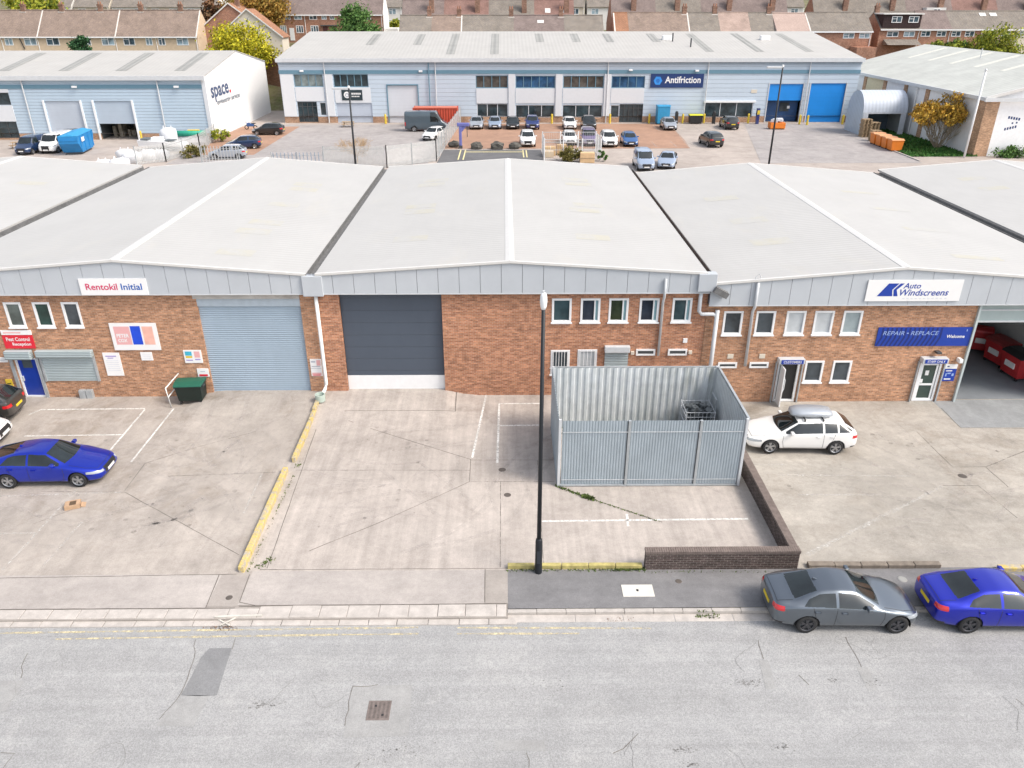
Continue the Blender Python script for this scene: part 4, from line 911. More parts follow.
# ------------------------------------------------------------------ cars
m_cglass = glass('car_glass', (.006, .009, .010), .02); m_cglass.node_tree.nodes['Principled BSDF'].inputs['Specular IOR Level'].default_value = .85
m_cglasst = glass('car_glass_tinted', (.03, .035, .04), .04)
m_trim = M('car_trim_black', (.016, .016, .018), .45)
SPEC = {
 #          L    hw    H    zb  nose cowl belt0 belt1 deck tail  a    b    c    d    tum  wf   wr   r   type
 'saloon': (4.46, .90, 1.41, .19, .68, .95, .88, .97, 1.08, 1.03, 1.28, 2.02, 3.12, 3.86, .63, .72, 3.44, .325, 'saloon'),
 'liftback': (4.69, .915, 1.46, .20, .70, .98, .92, 1.00, 1.12, 1.04, 1.30, 2.05, 3.25, 4.30, .64, .92, 3.60, .325, 'saloon'),
 'estate': (4.66, .92, 1.46, .20, .70, .98, .92, 1.02, 1.10, 1.00, 1.34, 2.10, 4.00, 4.52, .66, .97, 3.72, .33, 'hatch'),
 'hatch': (4.05, .88, 1.48, .20, .72, .99, .93, 1.02, 1.08, .98, 1.05, 1.75, 3.45, 3.95, .66, .78, 3.32, .31, 'hatch'),
 'suv': (4.40, .92, 1.66, .24, .84, 1.10, 1.03, 1.10, 1.18, 1.08, 1.12, 1.78, 3.85, 4.32, .70, .85, 3.55, .35, 'hatch'),
 'smallvan': (4.35, .90, 1.84, .22, .82, 1.12, 1.05, 1.05, 1.3, 1.1, .98, 1.62, 4.24, 4.33, .80, .80, 3.52, .32, 'van'),
 'van': (5.3, .98, 1.98, .24, .95, 1.25, 1.16, 1.16, 1.4, 1.2, .88, 1.55, 5.20, 5.28, .84, .90, 4.2, .34, 'van'),
 'bigvan': (5.9, 1.0, 2.55, .26, 1.0, 1.35, 1.25, 1.25, 1.5, 1.3, .85, 1.65, 5.80, 5.88, .86, .95, 4.6, .36, 'van'),
}
def car_parts(kind, lod):
    L, hw, H, zb, nose, cowl, b0, b1, deck, tail, ta, tb, tc, td, tum, wf, wr, r, typ = SPEC[kind]
    plan = [(0, .62), (.06, .76), (.22, .88), (.5, .955), (.95, 1), (L - 1.0, 1), (L - .45, .965), (L - .12, .89), (L - .03, .80), (L, .70)]
    tops = [(0, nose - .16), (.05, nose - .07), (.2, nose), (.6, nose + (cowl - nose) * .48), (ta, cowl), (tb, H - .045), ((tb + tc) / 2, H), (tc, H - .055)]
    if typ == 'saloon': tops += [(td, deck), (L - .14, tail + .02), (L - .05, tail - .04), (L, tail - .12)]
    elif typ == 'hatch': tops += [(td, deck), (L - .04, tail - .10), (L, tail - .25)]
    else: tops += [(td, H - .45), (L, H - 1.0)]
    wt = [(0, .56), (.06, .68), (.22, .79), (.5, .84), (ta, .82), (tb, tum), ((tb + tc) / 2, tum + .01), (tc, tum - .02)]
    if typ == 'saloon': wt += [(td, .78), (L - .12, .74), (L, .6)]
    elif typ == 'hatch': wt += [(td, .74), (L - .04, .72), (L, .62)]
    else: wt += [(td, tum - .02), (L, tum - .04)]
    belt = [(0, nose - .2), (.2, nose - .09), (.6, nose + .02), (ta, b0), (tc, b1), (td, b1 + .01), (L, tail - .2)] if typ != 'van' else [(0, nose - .2), (.3, nose - .06), (ta, b0), (L, b1)]
    zbt = [(0, zb + .14), (.1, zb + .04), (.4, zb), (L - .5, zb), (L - .1, zb + .08), (L, zb + .18)]
    st = sorted({0, .05, .13, .25, .5, wf, .5 * (wf + ta) if ta - wf > .2 else wf, ta - .02, ta + (tb - ta) * .33, ta + (tb - ta) * .66, tb, tb + .28, (tb + tc) / 2, tc - .3, tc, tc + (td - tc) * .33, tc + (td - tc) * .66, td, L - .14, L - .05, L, wr} | ({2.6, 3.4, 4.2} if typ == 'van' else set()))
    S = [st[0]]
    for t in st[1:]:
        if t - S[-1] > .035: S.append(t)
    if S[-1] != L: S[-1] = L
    rows = []
    for t in S:
        w = hw * lin(plan, t); zt = lin(tops, t); wu = hw * lin(wt, t); z0 = lin(zbt, t); bz = lin(belt, t)
        cr = .055 if ta * .9 < t < td else .05
        zr = zt - cr; bz = min(bz, zr - .015)
        wu = min(wu, w * .93)
        g = max(0., zr - bz)
        sh = w * (.975 if g > .1 else .955)
        mid = (sh + wu) / 2 + (.035 if g > .15 else .0)
        half = [(0, z0), (w * .80, z0), (w * .95, z0 + .05), (w, z0 + (bz - z0) * .42), (w * .995, bz - .10), (sh, bz), (mid, (bz + zr) / 2), (wu, zr), (wu * .86, zr + cr * .55), (wu * .45, zr + cr * .93), (0, zt)]
        rows.append([(L / 2 - t, y, z) for y, z in half] + [(L / 2 - t, -y, z) for y, z in reversed(half[1:-1])])
    n = len(rows[0]); m = MB(); vs = [v for rw in rows for v in rw]; fs = []
    for i in range(len(rows) - 1):
        for j in range(n): fs.append((i * n + j, i * n + (j + 1) % n, (i + 1) * n + (j + 1) % n, (i + 1) * n + j))
    for base in (0, (len(rows) - 1) * n):
        k = 11
        for j in range(k - 1):
            a, b = base + j, base + j + 1; c, d = base + (n - j) % n, base + (n - j - 1) % n
            f = [a, b, d, c]; f = list(dict.fromkeys(f))
            fs.append(tuple(f))
    me = bpy.data.meshes.new('tmp'); me.from_pydata(vs, [], fs); me.update()
    bm = bmesh.new(); bm.from_mesh(me); bmesh.ops.recalc_face_normals(bm, faces=bm.faces); bm.to_mesh(me); bm.free()
    ob = bpy.data.objects.new('tmp', me); col.objects.link(ob); sb = ob.modifiers.new('s', 'SUBSURF'); sb.levels = lod; sb.render_levels = lod
    ev = bpy.data.meshes.new_from_object(ob.evaluated_get(bpy.context.evaluated_depsgraph_get()))
    bpy.data.objects.remove(ob); bpy.data.meshes.remove(me)
    V = [v.co.copy() for v in ev.vertices]; F = [(tuple(p.vertices), p.center.copy(), p.normal.copy()) for p in ev.polygons]; bpy.data.meshes.remove(ev)
    bvh = BVHTree.FromPolygons(V, [f[0] for f in F])
    # sort every face into a part
    sets = {}
    tB = (tb * .45 + tc * .55) if typ != 'van' else 1.98
    if typ == 'van': tB = tb + .75
    tq = tc - .10 if typ == 'saloon' else tc - .45
    for vi, c, nn in F:
        t = L / 2 - c.x; y, z = abs(c.y), c.z; sd = 'a' if c.y > 0 else 'b'
        w = hw * lin(plan, t); zt = lin(tops, t); wu = min(hw * lin(wt, t), w * .93); zr = zt - .055; bz = min(lin(belt, t), zr - .015)
        key = 'body'
        if y > w * .62 and (abs(t - wf) < r + .06 or abs(t - wr) < r + .06):
            cw = wf if abs(t - wf) < abs(t - wr) else wr
            if (t - cw) ** 2 + (z - r) ** 2 < (r + .05) ** 2: continue
        glassmin = bz + .025
        if key == 'body' and z > glassmin and z < zr - .035 and abs(nn.y) > .3 and ta < t < (td if typ != 'van' else tB + .02):
            inend = t < (tq + .62 - (z - bz) * 1.15 if typ == 'saloon' else (td - .12 - (z - bz) * .8 if typ == 'hatch' else 99))
            if abs(t - tB) > .04 and inend and not (typ == 'hatch' and kind in ('estate', 'suv') and abs(t - (wr + .02)) < .035) and t > ta + .22:
                key = 'side_window' + sd + ('0' if t < tB else ('1' if t < wr + .02 or typ == 'saloon' else '2'))
        up = y < wu - .055 and nn.z > .02
        if up and ta + .05 - .0 * y < t + .16 * (1 - (y / hw) ** 2) - .08 and t < tb - .03 + .05 * (y / hw) ** 2 and t > ta - .06: key = 'windscreen'
        if typ == 'saloon' and y < wu - .09 - .05 * (t - tc) / (td - tc) and nn.z > .02 and tc + .07 - .05 * (y / hw) ** 2 < t < td - .08 + .08 * (1 - (y / hw) ** 2): key = 'rear_window'
        if typ == 'hatch' and y < wu - .05 and tc + .05 < t and z > lin(belt, td) + .06 and nn.x < -.15 and z < H - .09: key = 'rear_window'
        if typ == 'van' and t > tc - .05 and bz + .05 < z < H - .25 and nn.x < -.6 and .06 < y < wu - .1: key = 'rear_window'
        if key == 'body':
            if t < .58 and nose - .17 + t * .06 < z < nose - .06 + t * .03 and y > .50 and nn.z < .80: key = 'headlight' + sd
            elif t < .3 and nn.x > .45 and y < .44 and .40 < z < nose - .06: key = 'grille'
            elif t < .3 and nn.x > .3 and y < .62 and zb + .06 < z < .36: key = 'grille'
            elif typ != 'van' and t > L - .30 and tail - .23 < z < tail - .09 and y > .50 and nn.z < .75: key = 'taillight' + sd
            elif typ == 'van' and t > L - .22 and .75 < z < 1.2 and y > .72 * hw: key = 'taillight' + sd
            elif z < zb + .055: key = 'lower_trim'
            elif t > L - .3 and z < .40 and nn.x < -.2: key = 'lower_trim'
        sets.setdefault(key, []).append(vi)
    parts = []
    def mk(fl):
        ids = {}; vs = []; fs = []
        for f in fl:
            g = []
            for i in f:
                if i not in ids: ids[i] = len(vs); vs.append(V[i])
                g.append(ids[i])
            fs.append(tuple(g))
        mb = MB(); mb.v = [tuple(v) for v in vs]; mb.f = fs; return mb
    mats = {'body': 'PAINT', 'windscreen': m_cglass, 'rear_window': m_cglass, 'grille': m_trim, 'lower_trim': m_trim}
    for k, fl in sorted(sets.items()):
        nm = k.rstrip('012') if k not in mats else k
        if k.startswith('side_window'): nm, mt = 'side_window', m_cglass
        elif k.startswith('headlight'): nm, mt = 'headlight', m_head
        elif k.startswith('taillight'): nm, mt = 'taillight', m_red
        else: mt = mats[k]
        parts.append((nm, mk(fl), mt, True, None))
    def side(t, z, s_):
        h = bvh.ray_cast(Vector((L / 2 - t, s_ * 3, z)), Vector((0, -s_, 0)))
        return h[0].y if h[0] else s_ * hw
    def top(t, y):
        h = bvh.ray_cast(Vector((L / 2 - t, y, 4)), Vector((0, 0, -1)))
        return h[0].z if h[0] else 1
    m = MB(); m.box(-L / 2 + .35, L / 2 - .35, -hw + .24, hw - .24, zb + .02, min(b0, nose) - .12)
    for tw in (wf, wr):
        for s_ in (-1, 1):
            pr = [(r + .055, s_ * (hw * .985)), (r + .055, s_ * (hw - .25)), (.0, s_ * (hw - .25))]
            nA = 14; vs = []
            for i in range(nA + 1):
                a = math.pi * 1.12 * i / nA - .06 * math.pi
                for rr, yy in pr: vs.append((L / 2 - tw + rr * math.cos(a), yy - s_ * .006, r + rr * math.sin(a)))
            m.add(vs, [(i * 3 + j, i * 3 + j + 1, i * 3 + j + 4, i * 3 + j + 3) for i in range(nA) for j in range(2)])
    parts.append(('underbody', m, m_trim, False, None))
    for tw in (wf, wr):
        for s_ in (-1, 1):
            cy = s_ * (hw - .115); n_ = 28 if lod > 2 else 16
            w_ = .105
            tyre = MB().lathe([(r * .66, -w_ * .9), (r * .9, -w_), (r * .985, -w_ * .75), (r, -w_ * .3), (r, w_ * .3), (r * .985, w_ * .75), (r * .9, w_), (r * .66, w_ * .9)], (L / 2 - tw, cy, r), 'y', n_)
            rim = MB(); yo = cy + s_ * w_ * .80; rr = r * .68
            rim.lathe([(rr, cy + s_ * w_ * .93 - 0), (rr * .92, yo), (rr * .92, yo - s_ * .03)], (L / 2 - tw, 0, r), 'y', n_)
            for k in range(5 if lod > 2 else 5):
                a = 2 * math.pi * k / 5 + .3
                for da in ((-.16, .16) if lod > 2 else (0,)):
                    p = Vector((math.cos(a + da), 0, math.sin(a + da))); q = Vector((-p.z, 0, p.x)); c0 = Vector((L / 2 - tw, yo - s_ * .004, r)); hwid = .022 if lod > 2 else .035
                    rim.prism([c0 + p * rr * .12 + q * hwid, c0 + p * rr * .95 + q * hwid * .8, c0 + p * rr * .95 - q * hwid * .8, c0 + p * rr * .12 - q * hwid], (0, -s_ * .025, 0))
            rim.lathe([(0, yo + s_ * .006), (.05, yo + s_ * .004), (.055, yo - s_ * .03)], (L / 2 - tw, 0, r), 'y', 12)
            disk = MB().lathe([(0, yo - s_ * .05), (rr * .97, yo - s_ * .05)], (L / 2 - tw, 0, r), 'y', n_)
            parts.append(('wheel', tyre, m_rubber, True, [('rim', rim, 'RIM'), ('brake_disc', disk, m_dgrey)]))
    for s_ in (-1, 1):
        tm = ta + (tb - ta) * .62; zz = lin(belt, tm) + .06; yb_ = side(tm, zz, s_)
        m = MB(); m.box(-.07, .07, -.11, .11, -.06, .07, Matrix.Translation((L / 2 - tm + .02, yb_ + s_ * .10, zz + .02)))
        m.box(-.03, .03, -.07, .07, -.05, .0, Matrix.Translation((L / 2 - tm, yb_ + s_ * .02, zz - .0)))
        parts.append(('wing_mirror', m, 'PAINT', 'bevel', None))
    fx = bvh.ray_cast(Vector((4, 0.01, .46)), Vector((-1, 0, 0)))[0].x; rxz = (tail - .34 if typ != 'van' else .75); rh = bvh.ray_cast(Vector((-4, .01, rxz)), Vector((1, 0, 0)))[0]
    parts.append(('number_plate', MB().box(fx - .02, fx + .012, -.26, .26, .40, .51), m_plw, False, None))
    parts.append(('number_plate', MB().box(rh.x - .014, rh.x + .04, -.26, .26, rxz - .055, rxz + .055), m_ply, False, None))
    if lod > 2:
        SM = {-1: MB(), 1: MB(), 0: MB()}
        def seam(pts, w=.009):
            P = []
            for a, b in zip(pts, pts[1:]):
                n_ = 8
                P += [tuple(a[i] + (b[i] - a[i]) * k / n_ for i in range(2)) for k in range(n_)]
            return P + [pts[-1]]
        def sideseam(pts, s_, w=.007):
            P = seam(pts); out = []
            for i, (t, z) in enumerate(P):
                t2, z2 = P[min(i + 1, len(P) - 1)]; t1, z1 = P[max(i - 1, 0)]; dt, dz = t2 - t1, z2 - z1; l = math.hypot(dt, dz) or 1
                for k in (-1, 1):
                    tt, zz = t - dz / l * w * k, z + dt / l * w * k; out.append((L / 2 - tt, side(tt, zz, s_) + s_ * .003, zz))
            SM[s_].add(out, [(2 * i, 2 * i + 1, 2 * i + 3, 2 * i + 2) for i in range(len(P) - 1)])
        def topseam(pts, w=.007):
            P = seam(pts); out = []
            for i, (t, y) in enumerate(P):
                t2, y2 = P[min(i + 1, len(P) - 1)]; t1, y1 = P[max(i - 1, 0)]; dt, dy = t2 - t1, y2 - y1; l = math.hypot(dt, dy) or 1
                for k in (-1, 1):
                    tt, yy = t - dy / l * w * k, y + dt / l * w * k; out.append((L / 2 - tt, yy, top(tt, yy) + .003))
            SM[0].add(out, [(2 * i, 2 * i + 1, 2 * i + 3, 2 * i + 2) for i in range(len(P) - 1)])
        tf = wf + r + .16; trr = wr - r * .55
        for s_ in (-1, 1):
            sideseam([(tf, lin(belt, tf) - .0), (tf - .02, .62), (tf + .06, zb + .1)], s_); sideseam([(tB, lin(belt, tB)), (tB + .01, zb + .1)], s_)
            sideseam([(trr + .08, lin(belt, trr)), (trr + .0, .72), (trr - .18, zb + .14)], s_); sideseam([(tf + .06, zb + .1), (trr - .18, zb + .1)], s_)
            topseam([(.22, s_ * .58), (.6, s_ * (hw * .80)), (ta - .1, s_ * (hw * .80))])
            for th in (tB - .22, trr - .05):
                zz = lin(belt, th) - .13; yb_ = side(th, zz, s_)
                parts.append(('door_handle', MB().box(L / 2 - th - .09, L / 2 - th + .09, yb_ - .015, yb_ + s_ * .03, zz - .016, zz + .016), 'PAINT', 'bevel', None))
        topseam([(.22, -.58), (.19, 0), (.22, .58)])
        if typ == 'saloon':
            for s_ in (-1, 1): topseam([(td + .03, s_ * hw * .66), (L - .12, s_ * hw * .62)])
            topseam([(L - .12, -hw * .62), (L - .12, hw * .62)])
            parts.append(('aerial', MB().prism([(L / 2 - tc + .12, -.02, top(tc - .1, 0) - .01), (L / 2 - tc - .06, -.02, top(tc - .0, 0) - .02), (L / 2 - tc - .03, -.02, top(tc, 0) + .06)], (0, .04, 0)), 'PAINT', False, None))
        for q_, mm_ in SM.items(): parts.append(('panel_seams' if q_ == 0 else 'door_seams', mm_, m_black, False, None))
    return parts
_cp = {}
_proto = {}
def car(name, kind, loc, rz, paintm, label, lod=2, rim=None, group=None, glassm=None, cat='car'):
    """place a car; the first of a kind is built, later ones are copies with their own paint"""
    key = (kind, lod); loc = (loc[0], loc[1], loc[2])
    if key not in _proto:
        root = empty(name, (0, 0, 0))
        for nm, mb, mt, smo, subs in car_parts(kind, lod):
            isP = mt == 'PAINT'
            ob = mb.build(nm, paintm if isP else mt, root, smooth=(smo is True), bevel=.03 if smo == 'bevel' else 0)
            if isP: ob['paint'] = 1
            for sn, smb, smt in subs or []:
                q = smb.build(sn, (rim or m_rim) if smt == 'RIM' else smt, ob)
                if smt == 'RIM': q['rim'] = 1
        _proto[key] = root; r = root; r.location = loc; r.rotation_euler = (0, 0, rz); r['_o'] = loc
        _kids[root.name] = [(k, kids(k)) for k in kids(root)]
    else:
        src = _proto[key]; r = src.copy(); r.name = name; col.objects.link(r); r.location = loc; r.rotation_euler = (0, 0, rz)
        for k, gs in _kids[src.name]:
            c = k.copy(); col.objects.link(c); c.parent = r
            if c.get('paint'): c.material_slots[0].link = 'OBJECT'; c.material_slots[0].material = paintm
            if glassm and ('window' in k.name or 'windscreen' in k.name): c.material_slots[0].link = 'OBJECT'; c.material_slots[0].material = glassm
            for g in gs:
                d = g.copy(); col.objects.link(d); d.parent = c
                if d.get('rim'): d.material_slots[0].link = 'OBJECT'; d.material_slots[0].material = rim or m_rim
    if loc[1] > 80: r.scale = (1.1, 1.12, 1.1)
    else: r.scale = (1, 1, 1)
    if 'group' in r: del r['group']
    return tag(r, label, cat, group)
P_blue = paint('paint_royal_blue', (.002, .026, .46), .65); P_white = paint('paint_white', (.78, .78, .77)); P_grey = paint('paint_steel_grey', (.15, .175, .205), .85); P_vblue = paint('paint_violet_blue', (.003, .014, .44), .65)
P_bronze = paint('paint_dark_bronze', (.055, .05, .048), .4); P_black = paint('paint_black', (.010, .012, .014)); P_silver = paint('paint_silver', (.42, .46, .52), .4); P_navy = paint('paint_navy', (.012, .035, .10), .2)
P_dkgrey = paint('paint_slate_grey', (.07, .10, .125), .2); P_mauve = paint('paint_mauve', (.19, .15, .27), .3); P_mblue = paint('paint_mid_blue', (.02, .10, .30), .2); P_indigo = paint('paint_indigo', (.03, .05, .20), .3); P_paleb = paint('paint_pale_blue', (.34, .42, .55), .3)
# near cars
car('parked_car', 'liftback', (-18.08, 26.12, 0), R(1.5), P_blue, 'bright royal blue liftback parked nose right across the left yard', 4)
car('parked_car', 'estate', (12.62, 28.85, -.30), R(178), P_white, 'white estate car with a roof box parked in the right yard', 4)
car('parked_car', 'saloon', (10.24, 18.25, -.10), R(-1.0), P_grey, 'steel grey saloon parked along the kerb beside the brick wall', 4, m_rimdark)
car('parked_car', 'saloon', (15.12, 18.18, -.10), R(-1.2), P_vblue, 'violet blue saloon parked at the kerb behind the grey saloon', 4, m_rimdark)
car('parked_car', 'hatch', (-24.15, 31.0, 0), R(185), P_bronze, 'dark bronze hatchback showing its rear by the blue entrance door', 3)
car('parked_car', 'hatch', (-23.48, 28.75, 0), R(4), P_white, 'white hatchback cut by the left edge behind the blue liftback', 3)
# roof box on the estate
o = empty('roof_box', (0, 0, 0), 'silver grey roof box on top of the white estate car', 'roof box')
m = MB(); ws = [(-1.02, .18, .10), (-.95, .36, .18), (-.6, .44, .24), (0, .46, .26), (.6, .44, .24), (.95, .38, .18), (1.05, .22, .10)]
rows = []
for x, w, h in ws: rows.append([(x, -w, .0), (x, -w * 1.02, h * .5), (x, -w * .85, h * .95), (x, 0, h * 1.05), (x, w * .85, h * .95), (x, w * 1.02, h * .5), (x, w, 0)])
n = 7; m.add([v for r_ in rows for v in r_], [(i * n + j, i * n + (j + 1) % n, (i + 1) * n + (j + 1) % n, (i + 1) * n + j) for i in range(len(rows) - 1) for j in range(n)] + [tuple(range(n)), tuple(range((len(rows) - 1) * n, len(rows) * n))])
m.build('box_shell', M('roof_box_silver', (.40, .43, .47), .35, .3, var=.05), o, smooth=True)
for x in (-.45, .45): MB().box(x - .03, x + .03, -.62, .62, -.075, -.04).box(x - .03, x + .03, -.64, -.58, -.16, -.04).box(x - .03, x + .03, .58, .64, -.16, -.04).build('roof_bar', m_black, o)
o.scale = (.86, .92, .85); o.location = (12.62 + .42, 28.85, -.30 + 1.53); o.rotation_euler = (0, 0, R(178)); 
# ------------------------------------------------------------------ estate behind: ground
sheet('service_road', -39.5, -9, 92, 124, m_estpale, 0, step=6)
struct(MB().quad((-8.6, 102.2, .004), (23.9, 102.2, .004), (24.6, 109, .004), (25.5, 124.5, .004), (-6.5, 124.5, .004), (-8, 109, .004)).build('brick_paving', m_estbrick))
struct(MB().quad((-8.0, 92, .006), (4.6, 92, .006), (4.6, 101.4, .006), (-7.8, 101.4, .006)).build('access_road', m_esttar))
struct(MB().quad((-40, 98, .004), (-31, 98, .004), (-31.0, 122, .004), (-39.6, 122, .004)).build('brick_paving', m_estbrick))
struct(MB().quad((30, 92.0, .005), (49, 92.0, .005), (49.6, 112, .005), (53, 123.5, .005), (37, 124, .005)).build('loading_yard', m_estpale))
m = MB()
for sg in ([(-5.6, 94.5), (-5.6, 101.2)], [(-5.0, 94.5), (-5.0, 101.2)], [(2.3, 96), (2.3, 101.0)], [(2.7, 96), (2.7, 101.0)]): strip(m, sg, .16, .012, flat)
for sg in ([(-5.0, 100.2), (2.3, 100.2)], [(-5.0, 99.6), (2.3, 99.6)]): strip(m, sg, .2, .012, flat)
struct(m.build('yellow_hatching', M('yellow_road_paint', (.66, .58, .30), .8, var=.2, scale=4)))
m = MB()
for k in range(6): strip(m, [(12.0 + 2.6 * k, 103.2), (12.0 + 2.6 * k, 107.6)], .14, .012, flat)
for x in (22.6, 25.9, 28.6, 31.6, 35.4): strip(m, [(x, 117.2), (x, 122.5)], .14, .012, flat)
strip(m, [(23.9, 102.4), (25.4, 122)], .18, .012, flat)
struct(m.build('parking_lines', m_paintf))
struct(MB().quad((49.3, 96, .02), (57.4, 96, .02), (58.2, 124, .02), (56.4, 124, .02), (53.2, 119, .02), (50.6, 106, .02)).build('grass_verge', m_grass))
m = MB()
for i in range(5200):
    x = rnd.uniform(49.3, 58); y = rnd.uniform(96, 121)
    if x < 49.4 + max(0, (y - 106)) * .3 + .15: continue
    a = rnd.random() * 6.28; h = rnd.uniform(.10, .28); c, s_ = math.cos(a) * .12, math.sin(a) * .12
    m.quad((x - c, y - s_, .02), (x + c, y + s_, .02), (x + s_ * .7, y - c * .7, .02 + h))
m.build('grass_tufts', leafmat('grass_blade', [(.03, .10, .02), (.06, .17, .03), (.09, .15, .04)]))['kind'] = 'stuff'
m = MB(); y = 93.
while y < 106: m.box(49.05, 49.25, y, y + .95, 0, .12); y += 1
tag(m.build('kerb_edging', m_kerb), 'pale concrete edging along the grass verge by the orange bins', 'kerb')

# ------------------------------------------------------------------ far grey-blue shed
o = empty('warehouse', (10, 126, 0), 'long grey blue warehouse with white panels and dark blue band behind the estate car park', 'warehouse')
FX0, FX1, WY, RB = -34.2, 54.3, 126., 150.
holesF = [(-32.1, -27.7, 5.25, 7.05), (-32.0, -29.0, .1, 3.1), (-28.6, -27.6, 1.05, 3.0), (-26.1, -20.8, 5.2, 7.05), (-26.0, -20.5, 0, 2.9), (-17.95, -13.35, -.1, 5.45),
          (-4.4, .5, 5.05, 6.85), (-4.3, .5, .85, 2.8), (1.7, 7.75, 5.05, 6.8), (1.7, 7.75, .75, 2.6), (8.97, 15.2, 5.05, 6.8), (8.97, 15.2, .75, 2.6), (16.4, 21.5, 5.05, 6.75), (16.45, 17.8, .75, 2.55), (17.85, 21.5, -.1, 2.7),
          (31.0, 38.6, .75, 2.95), (40.75, 45.95, -.1, 5.6), (47.1, 52.55, -.1, 5.7)]
def wall2(x0, x1, z0, z1, holes, y, depth): m = MB(); wall_face(m, x0, x1, z0, z1, holes, y, depth); return m
wall2(FX0, FX1, .92, 9.1, [(a, b, max(c, .92), d) for a, b, c, d in holesF if d > .95], WY, .3).build('wall', m_cladfar, o)
m = wall2(FX0, FX1, -.1, .92, [(a, b, max(c, -.1), min(d, .92)) for a, b, c, d in holesF if c < .9], WY - .03, .3); m.build('brick_plinth', m_brickb, o)
m = MB(); zr_ = 12.2
for X in (FX0, FX1 - .15): MB().prism([(X, WY + .02, -.1), (X, RB + 24, -.1), (X, RB + 24, 9.2), (X, RB, zr_ - .15), (X, WY + .02, 9.1)], (.15, 0, 0)).build('gable_wall', m_cladfar, o)
ro = MB().prism([(FX0 - .2, WY - .3, 9.25), (FX0 - .2, RB, zr_), (FX0 - .2, RB + 24, 9.25), (FX0 - .2, RB + 24, 9.1), (FX0 - .2, RB, zr_ - .15), (FX0 - .2, WY - .3, 9.1)], (FX1 - FX0 + .4, 0, 0)).build('roof', m_farroof, o)
MB().box(FX0 - .25, FX1 + .25, WY - .55, WY - .28, 8.75, 9.30).build('gutter', m_lgrey, o)
MB().box(FX0 - .05, FX1 + .05, WY - .10, WY - .003, 7.10, 7.62).build('dark_band', m_cladband, o)
MB().box(FX0 - .05, FX1 + .05, WY - .13, WY - .003, 8.40, 8.75).build('eaves_lower_trim', M('eaves_trim', (.33, .40, .48), .5), o)  # blue-grey strip below the gutter, darker than the cladding
rz = lambda y: 9.25 + (y - WY + .3) / (RB - WY + .3) * (zr_ - 9.25)
def rl(x0, y0, y1, w=1.3): MB().quad((x0, y0, rz(y0) + .02), (x0 + w, y0, rz(y0) + .02), (x0 + w, y1, rz(y1) + .02), (x0, y1, rz(y1) + .02)).build('rooflight', m_rlight, ro)
for x, a, b in ((-22.6, 137, 147), (-14.9, 137, 147), (-9.0, 129, 147.5), (-2.2, 129, 147.5), (5.3, 139.5, 147.5), (11.4, 139.5, 147.5), (17.0, 139.5, 147.5), (24.7, 139.5, 147.5), (31.6, 131, 147.5), (39.5, 131, 147.5), (47.3, 131, 147.5)): rl(x, a, b)
for x, y in ((28.0, 140), (30.0, 135)): MB().tube([(x, y, rz(y) - .1), (x, y, rz(y) + 1.3)], .12, 8).build('flue', m_dgrey, ro)
for x, y in ((26.5, 141), (43.0, 141)): MB().box(x, x + 1.6, y, y + 1.0, rz(y) - .1, rz(y) + .75).build('roof_fan', m_white, ro, bevel=.15)
for x0, x1, z0, z1 in ((-27.45, -26.25, 1.0, 7.05), (.6, 1.6, .95, 7.05), (7.85, 8.85, .95, 7.05), (15.3, 16.3, .95, 7.05), (-34.1, -32.2, .95, 7.05)): MB().box(x0, x1, WY - .18, WY - .003, z0, z1).build('pilaster', m_spanel, o)
def sp(x0, x1, z0, z1): MB().box(x0, x1, WY - .07, WY - .004, z0, z1).build('white_panel', m_spanel, o)
sp(-32.05, -27.7, 3.2, 5.2); sp(-26.05, -20.55, 2.95, 5.15)
for a, b in ((-4.35, .5), (1.7, 7.75), (8.97, 15.2), (16.4, 21.5)): sp(a, b, 2.85, 5.0)
def glaz(x0, x1, z0, z1, n, gm, fm=m_dgrey, p=o, Y=WY, nm='window', mid=0):
    m = MB(); frame(m, x0, x1, z0, z1, Y + .10, Y + .2, .10)
    for i in range(1, n): x = x0 + (x1 - x0) * i / n; m.box(x - .05, x + .05, Y + .09, Y + .21, z0 + .1, z1 - .1)
    if mid: m.box(x0 + .1, x1 - .1, Y + .095, Y + .205, mid - .04, mid + .04)
    w_ = m.build(nm, fm, p); MB().box(x0 + .05, x1 - .05, Y + .17, Y + .18, z0 + .05, z1 - .05).build('pane', gm, w_); return w_
m_gdk = glass('far_glass_dark', (.02, .03, .035), .08); m_gbl = glass('far_glass_blue', (.014, .045, .095), .08); m_gbr = glass('far_glass_brownish', (.05, .045, .04), .08); m_glt = glass('far_glass_light', (.10, .12, .12), .1)
glaz(-32.1, -27.7, 5.25, 7.05, 4, m_glt, m_cladband); glaz(-26.1, -20.8, 5.2, 7.05, 5, m_gdk, m_cladband); glaz(-32.0, -29.0, .1, 3.1, 4, m_gdk, m_dgrey, o, WY, 'entrance_glazing', 2.4); glaz(-28.6, -27.6, 1.05, 3.0, 1, m_gdk, m_spanel)
glaz(-4.4, .5, 5.05, 6.85, 4, m_gbr, m_cladband); glaz(-4.3, .5, .85, 2.8, 3, m_gdk, m_spanel); glaz(1.7, 7.75, 5.05, 6.8, 5, m_gbl, m_cladband); glaz(1.7, 7.75, .75, 2.6, 3, m_gdk, m_spanel)
glaz(8.97, 15.2, 5.05, 6.8, 5, m_gbr, m_cladband); glaz(8.97, 15.2, .75, 2.6, 3, m_gdk, m_spanel); glaz(16.4, 21.5, 5.05, 6.75, 4, m_gbl, m_cladband); glaz(16.45, 17.8, .75, 2.55, 1, m_gdk, m_spanel); glaz(17.85, 21.5, -.0, 2.7, 5, m_gdk, m_dgrey, o, WY, 'entrance_glazing', 2.1)
